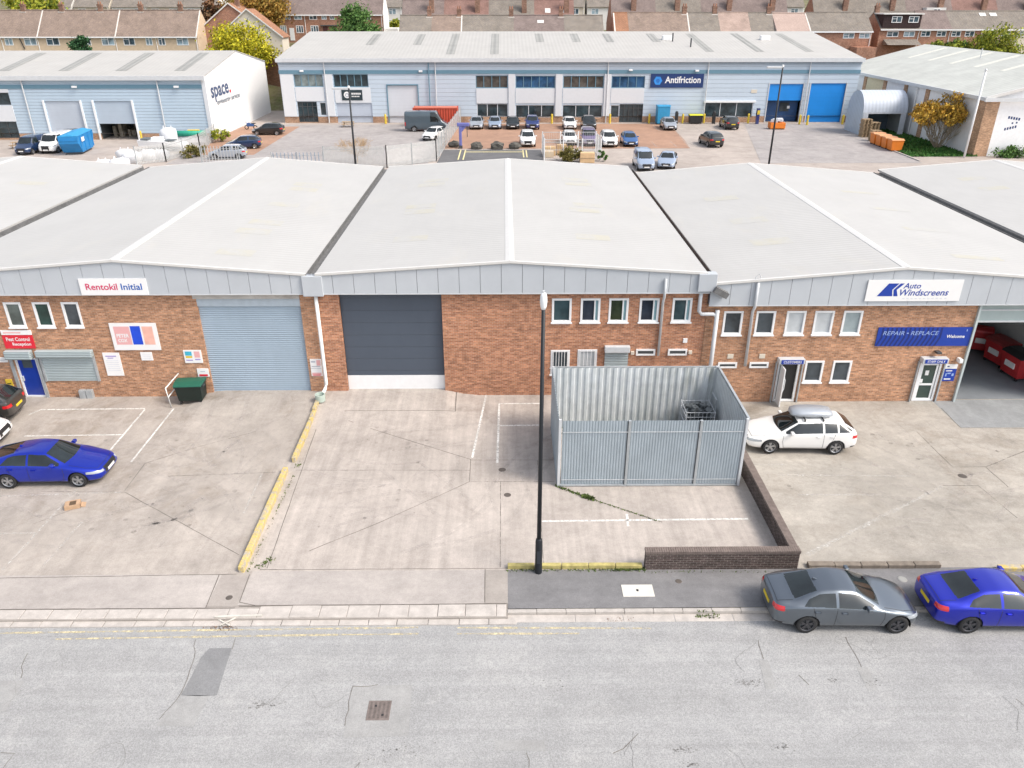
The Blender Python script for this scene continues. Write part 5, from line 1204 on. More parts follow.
glaz(31.0, 38.6, .75, 2.95, 3, m_gdk, m_spanel); MB().box(30.8, 38.9, WY - .25, WY - .003, 2.95, 3.2).build('window_hood', m_white, o)
MB().box(-26.0, -20.5, WY + .15, WY + .22, 0, 2.9).build('roller_shutter', ribbed('far_shutter_lilac', (.44, .49, .57), 'z', .3, .003, .5, 0, .04, line=.1, sharp='groove'), o)
MB().box(-17.95, -13.35, WY + .15, WY + .22, 0, 5.4).build('sectional_door', ribbed('far_door_white', (.58, .60, .64), 'z', .5, .003, .5, 0, .03, line=.1, sharp='groove'), o)
m = MB(); m.box(-18.1, -17.95, WY - .08, WY + .1, 0, 5.6).box(-13.35, -13.2, WY - .08, WY + .1, 0, 5.6).box(-17.95, -13.35, WY - .08, WY + .1, 5.45, 5.6); m.build('door_surround', m_cladband, o)
d = MB().box(40.75, 45.95, WY + .15, WY + .22, 3.2, 5.6).build('sectional_door', m_bluedoor, o)
MB().box(40.75, 45.95, WY + 1.2, WY + 1.3, 0, 3.2).build('inner_screen', M('inner_screen_blue', (.02, .07, .19), .5, var=.2), d); MB().box(43.1, 44.6, WY + 1.1, WY + 1.19, 1.5, 2.8).build('screen_window', m_glass, d); MB().box(44.3, 44.7, WY + 1.05, WY + 1.1, 1.9, 2.3).build('white_notice', m_white, d)
MB().box(47.1, 52.55, WY + .15, WY + .22, 0, 5.7).build('sectional_door', m_bluedoor, o)
m = MB()
for a in (40.6, 45.95, 46.95, 52.55): MB().box(a, a + .15, WY - .08, WY + .1, 0, 5.8).build('door_jamb', m_lgrey, o)
for x in (-27.3, -11.5, 15.75, 31.0, 46.5, -3.0 - 7.5): MB().tube([(x, WY - .22, 9.0), (x, WY - .22, .0)], .085, 8).build('downpipe', m_lgrey if x != -11.5 else m_cladband, o)
MB().box(38.0, 38.9, WY - .05, WY - .003, 4.3, 4.8).build('cream_plate', m_cream, o)
for x, y in ((-31, 7.5), (-13, 7.45), (18.9, 7.6), (29, 7.5)): MB().box(x, x + .55, WY - .45, WY - .11, y - .1, y + .15).build('floodlight', m_white, o, bevel=.04)
# bollards along the shed
for x, y, lb in ((45.35, 123.6, 'yellow bollard at the right edge of the half open blue door'), (46.3, 122.9, 'yellow bollard at the left edge of the closed blue door'), (51.95, 123.5, 'yellow bollard at the right edge of the closed blue door'), (-18.4, 124.8, 'yellow bollard beside the tall white warehouse door behind the dark van'),
                 (22.4, 124.9, 'yellow bollard between the glazed warehouse entrance and the blue tank'), (7.3, 124.9, 'yellow bollard behind the indigo hatchback'), (16.3, 124.9, 'yellow bollard left of the glazed warehouse entrance'), (30.9, 124.9, 'yellow bollard left of the long dark shop window'), (37.8, 124.9, 'yellow bollard right of the long dark shop window'),
                 (27.6, 124.9, 'orange yellow bollard between the silver hatch and yellow bin')):
    b = MB().lathe([(0, 0), (.16, 0), (.16, 1.3), (.10, 1.42), (0, 1.44)], (x, y, 0), 'z', 12).build('bollard', m_yellow, smooth=False); tag(b, lb, 'bollard', 'yellow bollards along the warehouse')
for x, lb in ((26.3, 'black bin post left of the yellow bin'), (33.3 - 1.2, 'black bin post beside the black parked four by four')):
    tag(MB().box(x, x + .45, 124.3, 124.8, 0, 1.6).lathe([(0, 1.85), (.2, 1.8), (.26, 1.6)], (x + .22, 124.55, 0), 'z', 10).build('litter_bin', m_black, bevel=.03), lb, 'bin')
def tub(name, x0, x1, y0, y1, h, mat, lidm, lab, cat, taper=.1):
    m = MB(); t = taper
    vs = [(x0 + t, y0 + t, .12), (x1 - t, y0 + t, .12), (x1 - t, y1 - t, .12), (x0 + t, y1 - t, .12), (x0, y0, h), (x1, y0, h), (x1, y1, h), (x0, y1, h)]
    m.add(vs, [(3, 2, 1, 0), (4, 5, 6, 7)] + [(i, (i + 1) % 4, 4 + (i + 1) % 4, 4 + i) for i in range(4)])
    b = m.build(name, mat, None, ((x0 + x1) / 2, (y0 + y1) / 2, 0), bevel=.04); tag(b, lab, cat)
    MB().prism([(x0 - .05, y0 - .06, h + .004), (x0 - .05, y0 + (y1 - y0) * .3, h + .16), (x0 - .05, y1 + .05, h + .10), (x0 - .05, y1 + .05, h + .004)], (x1 - x0 + .1, 0, 0)).build('lid', lidm, b)
    for x in (x0 + .2, x1 - .2):
        for y in (y0 + .2, y1 - .2): MB().lathe([(0, -.05), (.12, -.05), (.12, .05), (0, .05)], (x, y, .12), 'x', 10).build('castor', m_rubber, b)
    return b
tub('storage_tank', 23.4, 25.3, 123.6, 125.4, 2.6, M('tank_sky_blue', (.03, .27, .50), .5), M('tank_sky_blue', (.03, .27, .50), .5), 'sky blue square tank standing against the warehouse wall', 'tank', .02)
tub('grit_bin', 28.5, 30.5, 124.0, 125.3, 1.25, m_black, M('lid_lime_yellow', (.55, .55, .03), .5), 'black grit bin with a lime yellow lid at the warehouse wall', 'bin')
for i, y in enumerate((105.3, 103.6, 101.9, 100.2)):
    tub('orange_bin', 48.6, 50.1, y - .72, y + .72, 1.35, m_orange, M('lid_pale_orange', (.74, .36, .16), .45), ('orange wheeled bin next to the pallets, farthest in its row', 'orange wheeled bin second from the pallets in its row', 'orange wheeled bin third from the pallets in its row', 'orange wheeled bin nearest the camera in its row beside the grass')[i], 'bin')['group'] = 'orange bins by the grass verge'
def pallets(x, y, n, lab, rzz=.1):
    m = MB()
    for k in range(n):
        mm = Matrix.Translation((x + rnd.uniform(-.06, .06), y + rnd.uniform(-.06, .06), k * .16)) @ Matrix.Rotation(rzz + rnd.uniform(-.04, .04), 4, 'Z')
        for i in range(3): m.box(-.6 + .5 * i, -.5 + .5 * i + .1, -.5, .5, 0, .1, mm)
        for i in range(6): m.box(-.6, .6, -.5 + .18 * i, -.38 + .18 * i, .1, .125, mm)
    tag(m.build('pallet_stack', m_wood), lab, 'pallets')
pallets(50.3, 111.6, 15, 'taller stack of wooden pallets against the curved shelter'); pallets(50.1, 107.8, 9, 'shorter stack of wooden pallets beside the orange bins'); pallets(51.6, 111.9, 12, 'stack of wooden pallets in the mouth of the curved shelter')
# orange crate with wrapped goods
o2 = MB().box(39.2, 41.4, 118.2, 119.6, .15, .95).build('stillage_crate', m_orange, None, bevel=.03); tag(o2, 'orange stillage crate of wrapped goods outside the half open blue door', 'crate')
m = MB()
for i in range(14): m.box(-.25, .25, -.2, .2, -.15, .2, Matrix.Translation((39.5 + rnd.random() * 1.6, 118.5 + rnd.random() * .8, 1.05 + rnd.random() * .3)) @ Matrix.Rotation(rnd.random() * 3, 4, 'Z'))
m.build('wrapped_goods', m_spanel, o2)
for x in (39.3, 41.2): MB().box(x, x + .15, 118.3, 119.5, 0, .15).build('skid', m_wood, o2)
o2 = empty('door_post', (39.0, 124.2, 0), 'blue post with a yellow cap beside the half open blue door', 'post'); MB().box(38.75, 39.2, 124.0, 124.5, 0, 2.3).build('post_body', P_indigo, o2); MB().box(38.78, 39.17, 123.96, 123.998, 1.4, 2.0).build('reflective_panel', m_yellow, o2)
# sign boards on the shed
def fboard(lab, x0, x1, z0, z1, mat): return tag(MB().box(x0, x1, WY - .14, WY - .02, z0, z1).build('sign_board', mat), lab, 'sign')
s = fboard('navy company sign with light blue emblem on the long warehouse', 22.35, 30.45, 5.1, 7.08, m_snavy)
text('Antifriction', 24.55, 30.0, 5.75, 6.72, WY - .15, m_signw, s, bold=.02)
m = MB(); m.lathe([(.30, 0), (.66, 0)], (23.45, WY - .15, 6.1), 'y', 6); m.build('emblem', M('emblem_blue', (.03, .25, .70), .4), s); m = MB(); m.lathe([(0, 0), (.28, 0)], (23.45, WY - .151, 6.1), 'y', 6); m.build('emblem_centre', M('emblem_blue2', (.02, .15, .5), .4), s)
s = fboard('dark sign with round white emblem over the lilac warehouse shutter', -25.0, -21.85, 3.32, 4.82, m_sdark)
m = MB(); m.lathe([(0, 0), (.48, 0)], (-24.2, WY - .15, 4.1), 'y', 20); m.build('emblem', m_signw, s); m = MB(); m.lathe([(.18, 0), (.34, 0)], (-24.2, WY - .152, 4.05), 'y', 6); m.build('emblem_centre', m_sgrey, s)
bars(s, m_signw, [(-23.5 + .3 * i, -23.28 + .3 * i, 4.15, 4.40) for i in range(5)] + [(-23.5 + .25 * i, -23.32 + .25 * i, 3.80, 3.96) for i in range(5)], WY - .15)

# ------------------------------------------------------------------ left shed with white gable
o = empty('warehouse', (-55, 111, 0), 'blue grey warehouse with blank white gable end and loading doors at upper left', 'warehouse')
SX0, SX1, SY, SYR, SYB = -96., -39.9, 110., 124.5, 139.
SZ, SZR = 8.0, 10.45
holesS = [(-73, -66.3, 4.5, 6.05), (-73, -66.3, .2, 2.35), (-61.8, -57.1, -.1, 5.0), (-55.2, -50.2, -.1, 5.0)]
wall2(SX0, SX1, .8, SZ, [(a, b, max(c, .8), d) for a, b, c, d in holesS], SY, .3).build('wall', m_cladsp, o)
wall2(SX0, SX1, -.1, .8, [(a, b, max(c, -.1), .8) for a, b, c, d in holesS if c < .8], SY - .03, .3).build('brick_plinth', m_brickb, o)
MB().prism([(SX1 - .1, SY + .01, -.1), (SX1 - .1, SYB, -.1), (SX1 - .1, SYB, SZ), (SX1 - .1, SYR, SZR - .1), (SX1 - .1, SY + .01, SZ)], (.1, 0, 0)).build('gable_wall', m_gable, o)
ro = MB().prism([(SX0, SY - .3, SZ + .12), (SX0, SYR, SZR), (SX0, SYB, SZ + .12), (SX0, SYB, SZ), (SX0, SYR, SZR - .12), (SX0, SY - .3, SZ)], (SX1 + .1 - SX0, 0, 0)).build('roof', m_farroof, o)
rz2 = lambda y: SZ + .12 + (y - SY + .3) / (SYR - SY + .3) * (SZR - SZ - .12)
for x, a, b in ((-75.5, 119.5, 122.5), (-68.4, 112.5, 123), (-60.3, 112.5, 123), (-52.6, 112.5, 123), (-44.7, 112.5, 123)): MB().quad((x, a, rz2(a) + .02), (x + 1.5, a, rz2(a) + .02), (x + 1.5, b, rz2(b) + .02), (x, b, rz2(b) + .02)).build('rooflight', m_rlight, ro)
MB().box(SX0, SX1 + .15, SY - .5, SY - .28, SZ - .4, SZ + .14).build('gutter', m_lgrey, o)
MB().box(SX0, SX1, SY - .08, SY - .003, 6.55, 7.05).build('dark_band', m_cladband, o)
MB().box(SX1 - .45, SX1 + .05, SY - .1, SY - .003, -.05, 7.6).build('corner_trim', m_spanel, o)
for z0, z1, n in ((4.5, 6.05, 3), (.2, 2.35, 5)): glaz(-73, -66.3, z0, z1, n, m_gdk, m_dgrey, o, SY, 'window', (1.5 if z0 < 1 else 0))
MB().box(-73, -66.2, SY - .06, SY - .004, 2.4, 4.45).build('white_panel', m_spanel, o); MB().box(-73, -66.2, SY - .06, SY - .004, 6.06, 6.5).build('white_panel', m_spanel, o)
MB().box(-61.8, -57.1, SY + .15, SY + .2, 0, 5.0).build('roller_shutter', ribbed('space_shutter', (.46, .51, .58), 'z', .35, .003, .5, 0, .04, line=.1, sharp='groove'), o)
MB().box(-55.2, -50.2, SY + .15, SY + .2, 2.05, 5.0).build('sectional_door', ribbed('space_door', (.40, .47, .55), 'z', .6, .003, .5, 0, .04, line=.1, sharp='groove'), o)
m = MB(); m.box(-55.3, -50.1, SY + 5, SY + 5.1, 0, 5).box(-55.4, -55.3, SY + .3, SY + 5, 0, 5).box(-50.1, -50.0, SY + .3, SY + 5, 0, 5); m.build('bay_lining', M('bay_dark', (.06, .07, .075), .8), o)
m = MB()
for i in range(9): x = -55 + rnd.random() * 4.4; m.box(x, x + rnd.uniform(.3, .7), SY + 2 + rnd.random() * 2, SY + 4.5, 0, rnd.uniform(.8, 2.2))
m.build('stored_goods', M('stored_goods', (.25, .22, .17), .8, var=.6, scale=2), o)
m = MB()
for a in (-62.05, -57.07, -55.45, -50.17): MB().box(a, a + .22, SY - .15, SY + .1, 0, 5.1).build('door_jamb', m_white, o)
for x in (-64.1, -46.2): MB().tube([(x, SY - .2, SZ - .3), (x, SY - .2, 0)], .09, 8).build('downpipe', m_lgrey, o)
for x, z in ((-57.5, 6.8), (-44.0, 6.8)): MB().box(x, x + .6, SY - .4, SY - .09, z - .12, z + .12).build('floodlight', m_white, o)
for x in (-56.2, -69.6, -49.4): tag(MB().lathe([(0, 0), (.14, 0), (.14, 1.2), (0, 1.3)], (x, SY - .9, 0), 'z', 10).build('bollard', m_yellow), {-56.2: 'yellow bollard between the two loading doors of the left warehouse', -69.6: 'yellow bollard by the far left warehouse window', -49.4: 'yellow bollard right of the half open loading door'}[x], 'bollard')
s = tag(MB().box(SX1 + .003, SX1 + .03, 111.3, 119.8, 6.9, 6.95).build('lettering_rail', m_gable), 'raised company lettering on the white gable wall', 'sign')
text('space', 0, 1, 0, 1, 0, m_snavy, s, bold=.03) if False else None
def ytext(body, y0, y1, z0, z1, mat, bold=.02): return text(body, y0, y1, z0, z1, 0, mat, s, bold=bold, facex=SX1 + .035)
ytext('space', 111.6, 119.0, 4.5, 6.5, M('sign_slate_blue', (.06, .09, .17), .5), .025); ytext('engineering services', 113.4, 123.6, 3.85, 4.75, M('sign_slate_grey', (.20, .23, .27), .5), .02)
MB().box(SX1 + .003, SX1 + .036, 119.3, 119.9, 5.1, 5.5).build('red_dot', m_sred, s)

# ------------------------------------------------------------------ right shed
o = empty('warehouse', (70, 96.4, 0), 'white walled shed with brick piers and grey ribbed roof at upper right', 'warehouse')
WX, FYR, BYR, RX, EZ, RZ = 57.4, 96.4, 142., 71.5, 6.75, 10.45
MB().prism([(WX, FYR, -.1), (WX + 28.2, FYR, -.1), (WX + 28.2, FYR, EZ), (RX, FYR, RZ - .1), (WX, FYR, EZ)], (0, .2, 0)).box(WX, WX + .2, FYR + .2, BYR, -.1, EZ).box(WX + 28, WX + 28.2, FYR + .2, BYR, -.1, EZ).build('wall', m_spwall, o)
m_pier = brick('brick_pier_orange', (.50, .30, .18), (.38, .21, .12), (.4, .33, .26))
MB().box(WX - .125, WX + 1.5, FYR - .12, FYR - .003, -.1, 6.4).box(WX - .125, WX - .003, FYR - .003, 98.2, -.1, 6.4).build('brick_pier', m_pier, o)
for y in (110.0, 116.3, 123, 130): MB().box(WX - .12, WX - .003, y, y + 1.0, -.1, EZ - .1).build('brick_pier', m_pier, o)
m = MB(); m.box(WX - .06, WX - .003, 123.9, 129.9, 1.2, EZ - .3); m.build('cream_panel', M('cream_sheet', (.62, .55, .38), .6), o)
ro = MB()
for xa, za, xb, zb_ in ((WX - .35, EZ, RX, RZ), (RX, RZ, WX + 28.5, EZ)): ro.prism([(xa, FYR - .3, za), (xb, FYR - .3, zb_), (xb, FYR - .3, zb_ - .12), (xa, FYR - .3, za - .12)], (0, BYR - FYR + .6, 0))
ro = ro.build('roof', m_rroof, o)
for y in (101.0, 107.5, 114, 120.5, 127, 133.5):
    m = MB()
    for xa, xb in ((WX + 3.2, RX - .6), (RX + .6, WX + 25)):
        za = EZ + (RZ - EZ) * (1 - abs(xa - RX) / (RX - WX)); zb_ = EZ + (RZ - EZ) * (1 - abs(xb - RX) / (RX - WX)); m.prism([(xa, y, za - .02), (xb, y, zb_ - .02), (xb, y + 1.05, zb_ - .02), (xa, y + 1.05, za - .02)], (0, 0, .06))
    m.build('rooflight', M('rooflight_pale', (.66, .65, .58), .6, var=.1), ro)
m = MB(); m.prism([(WX - .35, FYR - .36, EZ - .25), (RX, FYR - .36, RZ - .18), (RX, FYR - .36, RZ + .1), (WX - .35, FYR - .36, EZ + .1)], (0, .3, 0)); m.prism([(WX + 28.5, FYR - .36, EZ - .25), (RX, FYR - .36, RZ - .18), (RX, FYR - .36, RZ + .1), (WX + 28.5, FYR - .36, EZ + .1)], (0, .3, 0)); m.build('verge_trim', m_trimw, ro)
MB().box(WX - .55, WX - .3, FYR - .3, BYR, EZ - .35, EZ + .06).build('gutter', m_lgrey, o); MB().box(WX - .6, WX + 14, FYR - .6, FYR - .37, EZ - .42, EZ + .0).build('gutter', m_lgrey, o)
for y in (113.2, 104): MB().tube([(WX - .2, y, EZ - .3), (WX - .2, y, 0)], .08, 8).build('downpipe', m_white, o)
bars(o, m_snavy, [(60.4 + .32 * i, 60.62 + .32 * i, 4.35 - .05 * i, 4.65 - .05 * i) for i in range(5)], FYR - .006); bars(o, m_snavy, [(60.3 + .3 * i, 60.5 + .3 * i, 3.0 + .07 * i, 3.3 + .07 * i) for i in range(5)] + [(61.0, 61.2, 3.75, 3.95), (61.5, 61.7, 3.8, 4.0)], FYR - .006)
for k, (y, h) in enumerate(((105, .9), (119, .8))):
    z0 = RZ - .9; MB().tube([(RX - 3.3, y, z0 - .3), (RX - 3.3, y, z0 + h + .6)], .07, 6).build('flue', m_lgrey, ro)
# curved corrugated shelter
o = empty('curved_shelter', (53, 115.8, 0), 'pale blue grey barrel roofed metal shelter beside the right shed', 'shelter')
prof = [(113.0, 0.0), (113.0, 3.0)] + [(115.7 - 2.7 * math.cos(a), 3.0 + 2.75 * math.sin(a)) for a in [math.pi * i / 16 for i in range(1, 16)]] + [(118.4, 3.0), (118.4, 0)]
m = MB(); n = len(prof)
m.add([(50.2, y, z) for y, z in prof[1:]] + [(56.4, y, z) for y, z in prof[1:]], [(i, i + 1, n + i, n - 1 + i) for i in range(n - 2)])
m.build('barrel_roof', ribbed('shelter_sheet', (.50, .55, .63), 'x', .5, .004, .45, .0, .08, line=.08), o, smooth=True)
MB().prism([(50.2, y, z - .03) for y, z in prof], (.06, 0, 0)).build('end_wall', ribbed('shelter_end', (.46, .53, .60), 'y', .5, .006, .45, .1, .06, line=.12), o)
MB().box(56.34, 56.4, 113.1, 118.3, 0, 3.0).build('far_end_wall', m_lgrey, o)
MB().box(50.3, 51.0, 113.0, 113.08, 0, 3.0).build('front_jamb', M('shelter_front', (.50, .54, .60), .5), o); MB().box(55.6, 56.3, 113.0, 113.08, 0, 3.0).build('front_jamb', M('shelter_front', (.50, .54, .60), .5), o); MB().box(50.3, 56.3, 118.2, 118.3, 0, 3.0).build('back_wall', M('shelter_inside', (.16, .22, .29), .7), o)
MB().box(51.0, 55.6, 112.99, 113.06, 2.85, 3.08).build('front_beam', M('shelter_front', (.50, .54, .60), .5), o)
# tall pole, lamp posts
o = tag(MB().tube([(55.6, 95.2, 0), (55.6, 95.2, 9.75)], .13, 12, .10).lathe([(0, 9.75), (.16, 9.8), (.1, 10.0), (0, 10.02)], (55.6, 95.2, 0), 'z', 10).build('flagpole', m_white, smooth=True), 'tall white flagpole at the corner of the right shed', 'flagpole')
def backlamp(x, y, h, lab, arm):
    o = empty('street_lamp', (x, y, 0), lab, 'street lamp'); MB().tube([(x, y, 0), (x, y, h)], .11, 12, .075).build('pole', m_lampblk, o, smooth=True)
    MB().box(x + (0 if arm > 0 else -1.5 - .05), x + (1.5 if arm > 0 else -.05), y - .1, y + .1, h - .12, h + .06).build('lamp_head', m_lgrey, o, bevel=.04); MB().lathe([(0, h), (.11, h), (.11, h + .18), (0, h + .22)], (x, y, 0), 'z', 10).build('photocell', m_white, o)
backlamp(-14.2, 75, 9.9, 'black lamp post behind the roofs in front of the twiggy bare tree', -1)
backlamp(26.9, 80, 11.3, 'black lamp post behind the roofs near the orange crate', 0.001 - .002)
# ------------------------------------------------------------------ fences
def palisade(pts, h, lab, per=.155, mat=None, wid=.09):
    o = empty('palisade_fence', (pts[0][0], pts[0][1], 0), lab, 'fence'); m = MB(); ps = MB(); rl_ = MB()
    for (a, b), (c, d) in zip(pts, pts[1:]):
        L = math.hypot(c - a, d - b); ux, uy = (c - a) / L, (d - b) / L; n = int(L / per)
        for i in range(n):
            x, y = a + ux * (i + .5) * per, b + uy * (i + .5) * per; w = wid / 2
            m.quad((x - ux * w, y - uy * w, .05), (x + ux * w, y + uy * w, .05), (x + ux * w, y + uy * w, h - .1), (x, y, h), (x - ux * w, y - uy * w, h - .1))
        for z in (.4, h - .4):
            nx, ny = -uy * .03, ux * .03; rl_.prism([(a + nx, b + ny, z), (c + nx, d + ny, z), (c + nx, d + ny, z + .06), (a + nx, b + ny, z + .06)], (nx, ny, 0))
        k = max(1, int(L / 2.75))
        for i in range(k + 1):
            x, y = a + (c - a) * i / k, b + (d - b) * i / k; MB().box(x - .05, x + .05, y - .05, y + .05, 0, h + .05).build('post', m_grey, o)
    m.build('pales', mat or m_palis, o); rl_.build('rails', m_grey, o)
palisade([(-26.2, 89.0), (-20.5, 89.2)], 1.85, 'spaced blue grey palisade gate section left of the twiggy tree', .42, M('palisade_bluish', (.28, .34, .42), .5), .10)
palisade([(-20.4, 89.2), (-13.4, 89.6), (-8.1, 93.6), (-6.8, 129 - 4)], 2.45, 'galvanised palisade fence turning back toward the warehouse by the dark van', .15)
palisade([(-42.6, 91.6), (-40.0, 93.5), (-38.6, 101), (-39.4, 109.2)], 2.1, 'galvanised palisade fence around the yard below the white gable', .16)
palisade([(-35.6, 93.0), (-31.2, 93.2)], 1.9, 'short palisade length in front of the silver hatchback at left', .36)
# cage compound with boxes
o = empty('wire_cage_compound', (8.2, 95.8, 0), 'white wire cage compound in front of the parked cars', 'cage'); m = MB(); w_ = MB()
cx0, cx1, cy0, cy1 = 4.7, 11.4, 94.0, 99.6
cs = [(cx0, cy0), (cx1, cy0), (cx1, cy1), (cx0, cy1)]
for i in range(4):
    p, q = cs[i], cs[(i + 1) % 4]; L = math.hypot(q[0] - p[0], q[1] - p[1]); n = int(L / 2.2)
    for k in range(n): x, y = p[0] + (q[0] - p[0]) * k / n, p[1] + (q[1] - p[1]) * k / n; MB().box(x - .06, x + .06, y - .06, y + .06, 0, 2.5).build('post', m_white, o)
    for z in (.1, 1.2, 2.4): w_.tube([(*p, z), (*q, z)], .035, 5)
    n = int(L / .22)
    for k in range(n): x, y = p[0] + (q[0] - p[0]) * k / n, p[1] + (q[1] - p[1]) * k / n; w_.tube([(x, y, .1), (x, y, 2.4)], .010, 4, cap=False)
w_.build('mesh_panels', m_palis, o)
for i, (x, y, w1, d1, h1, mt, lb) in enumerate(((5.6, 97.6, 1.3, 1.1, 1.0, 'box_tan', 'tan box at the left end of the wire cage compound'), (7.0, 97.9, 1.2, 1.0, 1.2, 'box_brown', 'brown box in the middle of the wire cage compound'), (5.4, 96.3, 1.0, .8, .7, 'box_cream', 'cream box in front inside the wire cage compound'))):
    b = MB().box(x - w1 / 2, x + w1 / 2, y - d1 / 2, y + d1 / 2, .02, h1).build('cardboard_box', M(mt, {'box_tan': (.55, .38, .2), 'box_brown': (.45, .30, .16), 'box_cream': (.62, .5, .35)}[mt], .85)); tag(b, lb, 'box'); MB().box(x - .05, x + .05, y - d1 / 2 - .004, y + d1 / 2 + .004, h1 - .2, h1 + .006).build('tape', m_cream, b)
b = tag(MB().box(8.8, 10.5, 92.2, 93.2, .02, 1.15).build('plywood_crate', M('crate_peach', (.60, .42, .24), .8), bevel=.03), 'pale plywood crate outside the wire cage compound', 'crate'); MB().box(8.78, 10.52, 92.18, 93.22, .5, .6).build('batten', m_wood, b)
# boulders and jib
for i, (x, y, s_) in enumerate(((-3.6, 102.0, .75), (-1.0, 101.9, .85), (1.2, 102.1, .7), (-6.6, 103.5, .7))):
    m = MB(); vs = []; n1, n2 = 9, 6
    for a in range(n2 + 1):
        for b in range(n1):
            ph, th = math.pi * a / n2, 2 * math.pi * b / n1; r_ = s_ * rnd.uniform(.75, 1.1); vs.append((x + r_ * 1.25 * math.sin(ph) * math.cos(th), y + r_ * .8 * math.sin(ph) * math.sin(th), .42 * s_ + r_ * .8 * math.cos(ph)))
    m.add(vs, [(a * n1 + b, a * n1 + (b + 1) % n1, (a + 1) * n1 + (b + 1) % n1, (a + 1) * n1 + b) for a in range(n2) for b in range(n1)])
    tag(m.build('boulder', M('boulder_dark', (.10, .095, .085), .95, var=.4, scale=3)), ('dark boulder at the left end of the row edging the brick parking', 'dark wide boulder in the middle of the row edging the brick parking', 'dark boulder nearest the white four by four', 'brown boulder at the foot of the blue jib')[i], 'boulder', 'boulders edging the car park')
o = empty('lifting_jib', (-5.7, 102.5, 0), 'violet blue steel lifting jib standing beside the palisade fence', 'jib'); mj = M('jib_violet', (.14, .15, .40), .5)
MB().box(-5.95, -5.45, 102.25, 102.75, 0, .35).build('base', m_dgrey, o); MB().box(-5.85, -5.5, 102.3, 102.7, .35, 2.7).build('post', mj, o, bevel=.06); MB().box(-6.1, -4.5, 102.3, 102.7, 2.7, 3.15).build('arm', mj, o, bevel=.1); MB().tube([(-4.8, 102.5, 2.7), (-4.8, 102.5, 1.4)], .05, 6).build('chain', m_dgrey, o)
MB().prism([(-5.5, 102.4, 2.0), (-5.5, 102.4, 2.7), (-4.9, 102.4, 2.7)], (0, .2, 0)).build('brace', mj, o)
# bags, boat, tarp roll, skip, container
o = empty('skip', (0, 0, 0), 'bright blue covered skip standing beside the white van', 'skip')
m = MB(); m.prism([(-1.15, -2.0, .25), (-1.15, 2.0, .25), (-1.15, 2.9, 1.7), (-1.15, 2.9, 2.25), (-1.15, -2.9, 2.25), (-1.15, -2.9, 1.4)], (2.3, 0, 0)); m.build('skip_body', m_skipblue, o, bevel=.05)
MB().prism([(-1.2, -2.9, 2.27), (0, -2.8, 2.5), (1.2, -2.9, 2.27)], (0, 5.8, 0)).build('cover', M('skip_cover', (.03, .28, .55), .5), o)
for y in (-2.2, -.75, .75, 2.2): MB().box(1.152, 1.22, y - .06, y + .06, .4, 2.2).build('rib', m_skipblue, o)
MB().box(-1.1, 1.1, -2.96, -2.905, 1.72, 1.84).build('rim_bar', m_skipblue, o); MB().box(1.225, 1.235, -1.9, -.9, 1.5, 2.0).build('white_mark', m_signw, o); MB().box(-.9, .9, -1.9, 1.9, 0, .25).build('skids', m_dgrey, o)
o.location = (-53.6, 100.4, 0); o.rotation_euler = (0, 0, R(9)); o['_o'] = (-53.6, 100.4, 0)
o = empty('shipping_container', (-10.2, 123.0, 0), 'red corrugated shipping container behind the dark van', 'container')
MB().box(-13.70, -7.10, 121.4, 123.8, .12, 2.7).build('container_body', m_contred, o)
m = MB()
for x in (-13.75, -7.20): m.box(x, x + .15, 121.34, 121.5, .1, 2.75).box(x, x + .15, 123.7, 123.86, .1, 2.75)
m.box(-13.60, -7.20, 121.34, 121.48, 2.6, 2.75).box(-13.60, -7.20, 121.34, 121.48, .08, .2); m.build('corner_frame', M('container_frame', (.50, .09, .05), .5), o)
MB().box(-13.60, -7.20, 121.5, 123.7, 2.702, 2.73).build('roof_sheet', M('container_top', (.55, .16, .10), .6, var=.15), o)
mbag = M('bulk_bag_white', (.70, .71, .73), .8, var=.12, scale=2)
bl = ['white bulk bag nearest the roof valley in the left yard', 'white bulk bag with reddish stain at the roof edge', 'large white bulk bag behind the front pair', 'white bulk bag in the middle of the yard heap', 'white bulk bag beside the palisade fence corner', 'tall white bulk bag standing before the green roll', 'white bulk bag at the back of the yard heap', 'white bulk bag beside the dark trolley']
for i, (x, y, s_, h) in enumerate(((-43.9, 90.2, .95, 1.0), (-45.6, 89.8, .8, .9), (-43.8, 93.3, 1.0, 1.2), (-42.4, 94.6, .9, 1.2), (-41.2, 95.3, .8, 1.1), (-43.5, 104.0, 1.0, 2.4), (-41.2, 101.6, .9, 1.1), (-45.6, 95.6, .9, 1.1))):
    m = MB(); vs = []; k = 10
    for z, f in ((0, .85), (.25 * h, 1.0), (.7 * h, 1.02), (.92 * h, .82), (h, .4)):
        for j in range(k): a = 6.283 * j / k; q = s_ * f * rnd.uniform(.92, 1.08) / max(abs(math.cos(a)), abs(math.sin(a))) ** .6; vs.append((x + q * math.cos(a), y + q * math.sin(a), z + rnd.uniform(-.03, .03)))
    m.add(vs, [(a * k + j, a * k + (j + 1) % k, (a + 1) * k + (j + 1) % k, (a + 1) * k + j) for a in range(4) for j in range(k)] + [tuple(range(4 * k, 5 * k))])
    b = m.build('bulk_bag', mbag, None, (x, y, 0), smooth=True); tag(b, bl[i], 'bulk bag', 'bulk bags in the left yard')
    if i == 1: MB().box(x - .4, x + .3, y - s_ - .06, y - s_ + .05, .35, .6).build('red_print', M('faded_red', (.55, .2, .15), .7), b)
    for sx in (-.5, .5): MB().tube([(x + sx * s_, y - .3 * s_, h * .9), (x + sx * s_, y, h + .22), (x + sx * s_, y + .3 * s_, h * .9)], .04, 5).build('loop_handle', mbag, b)
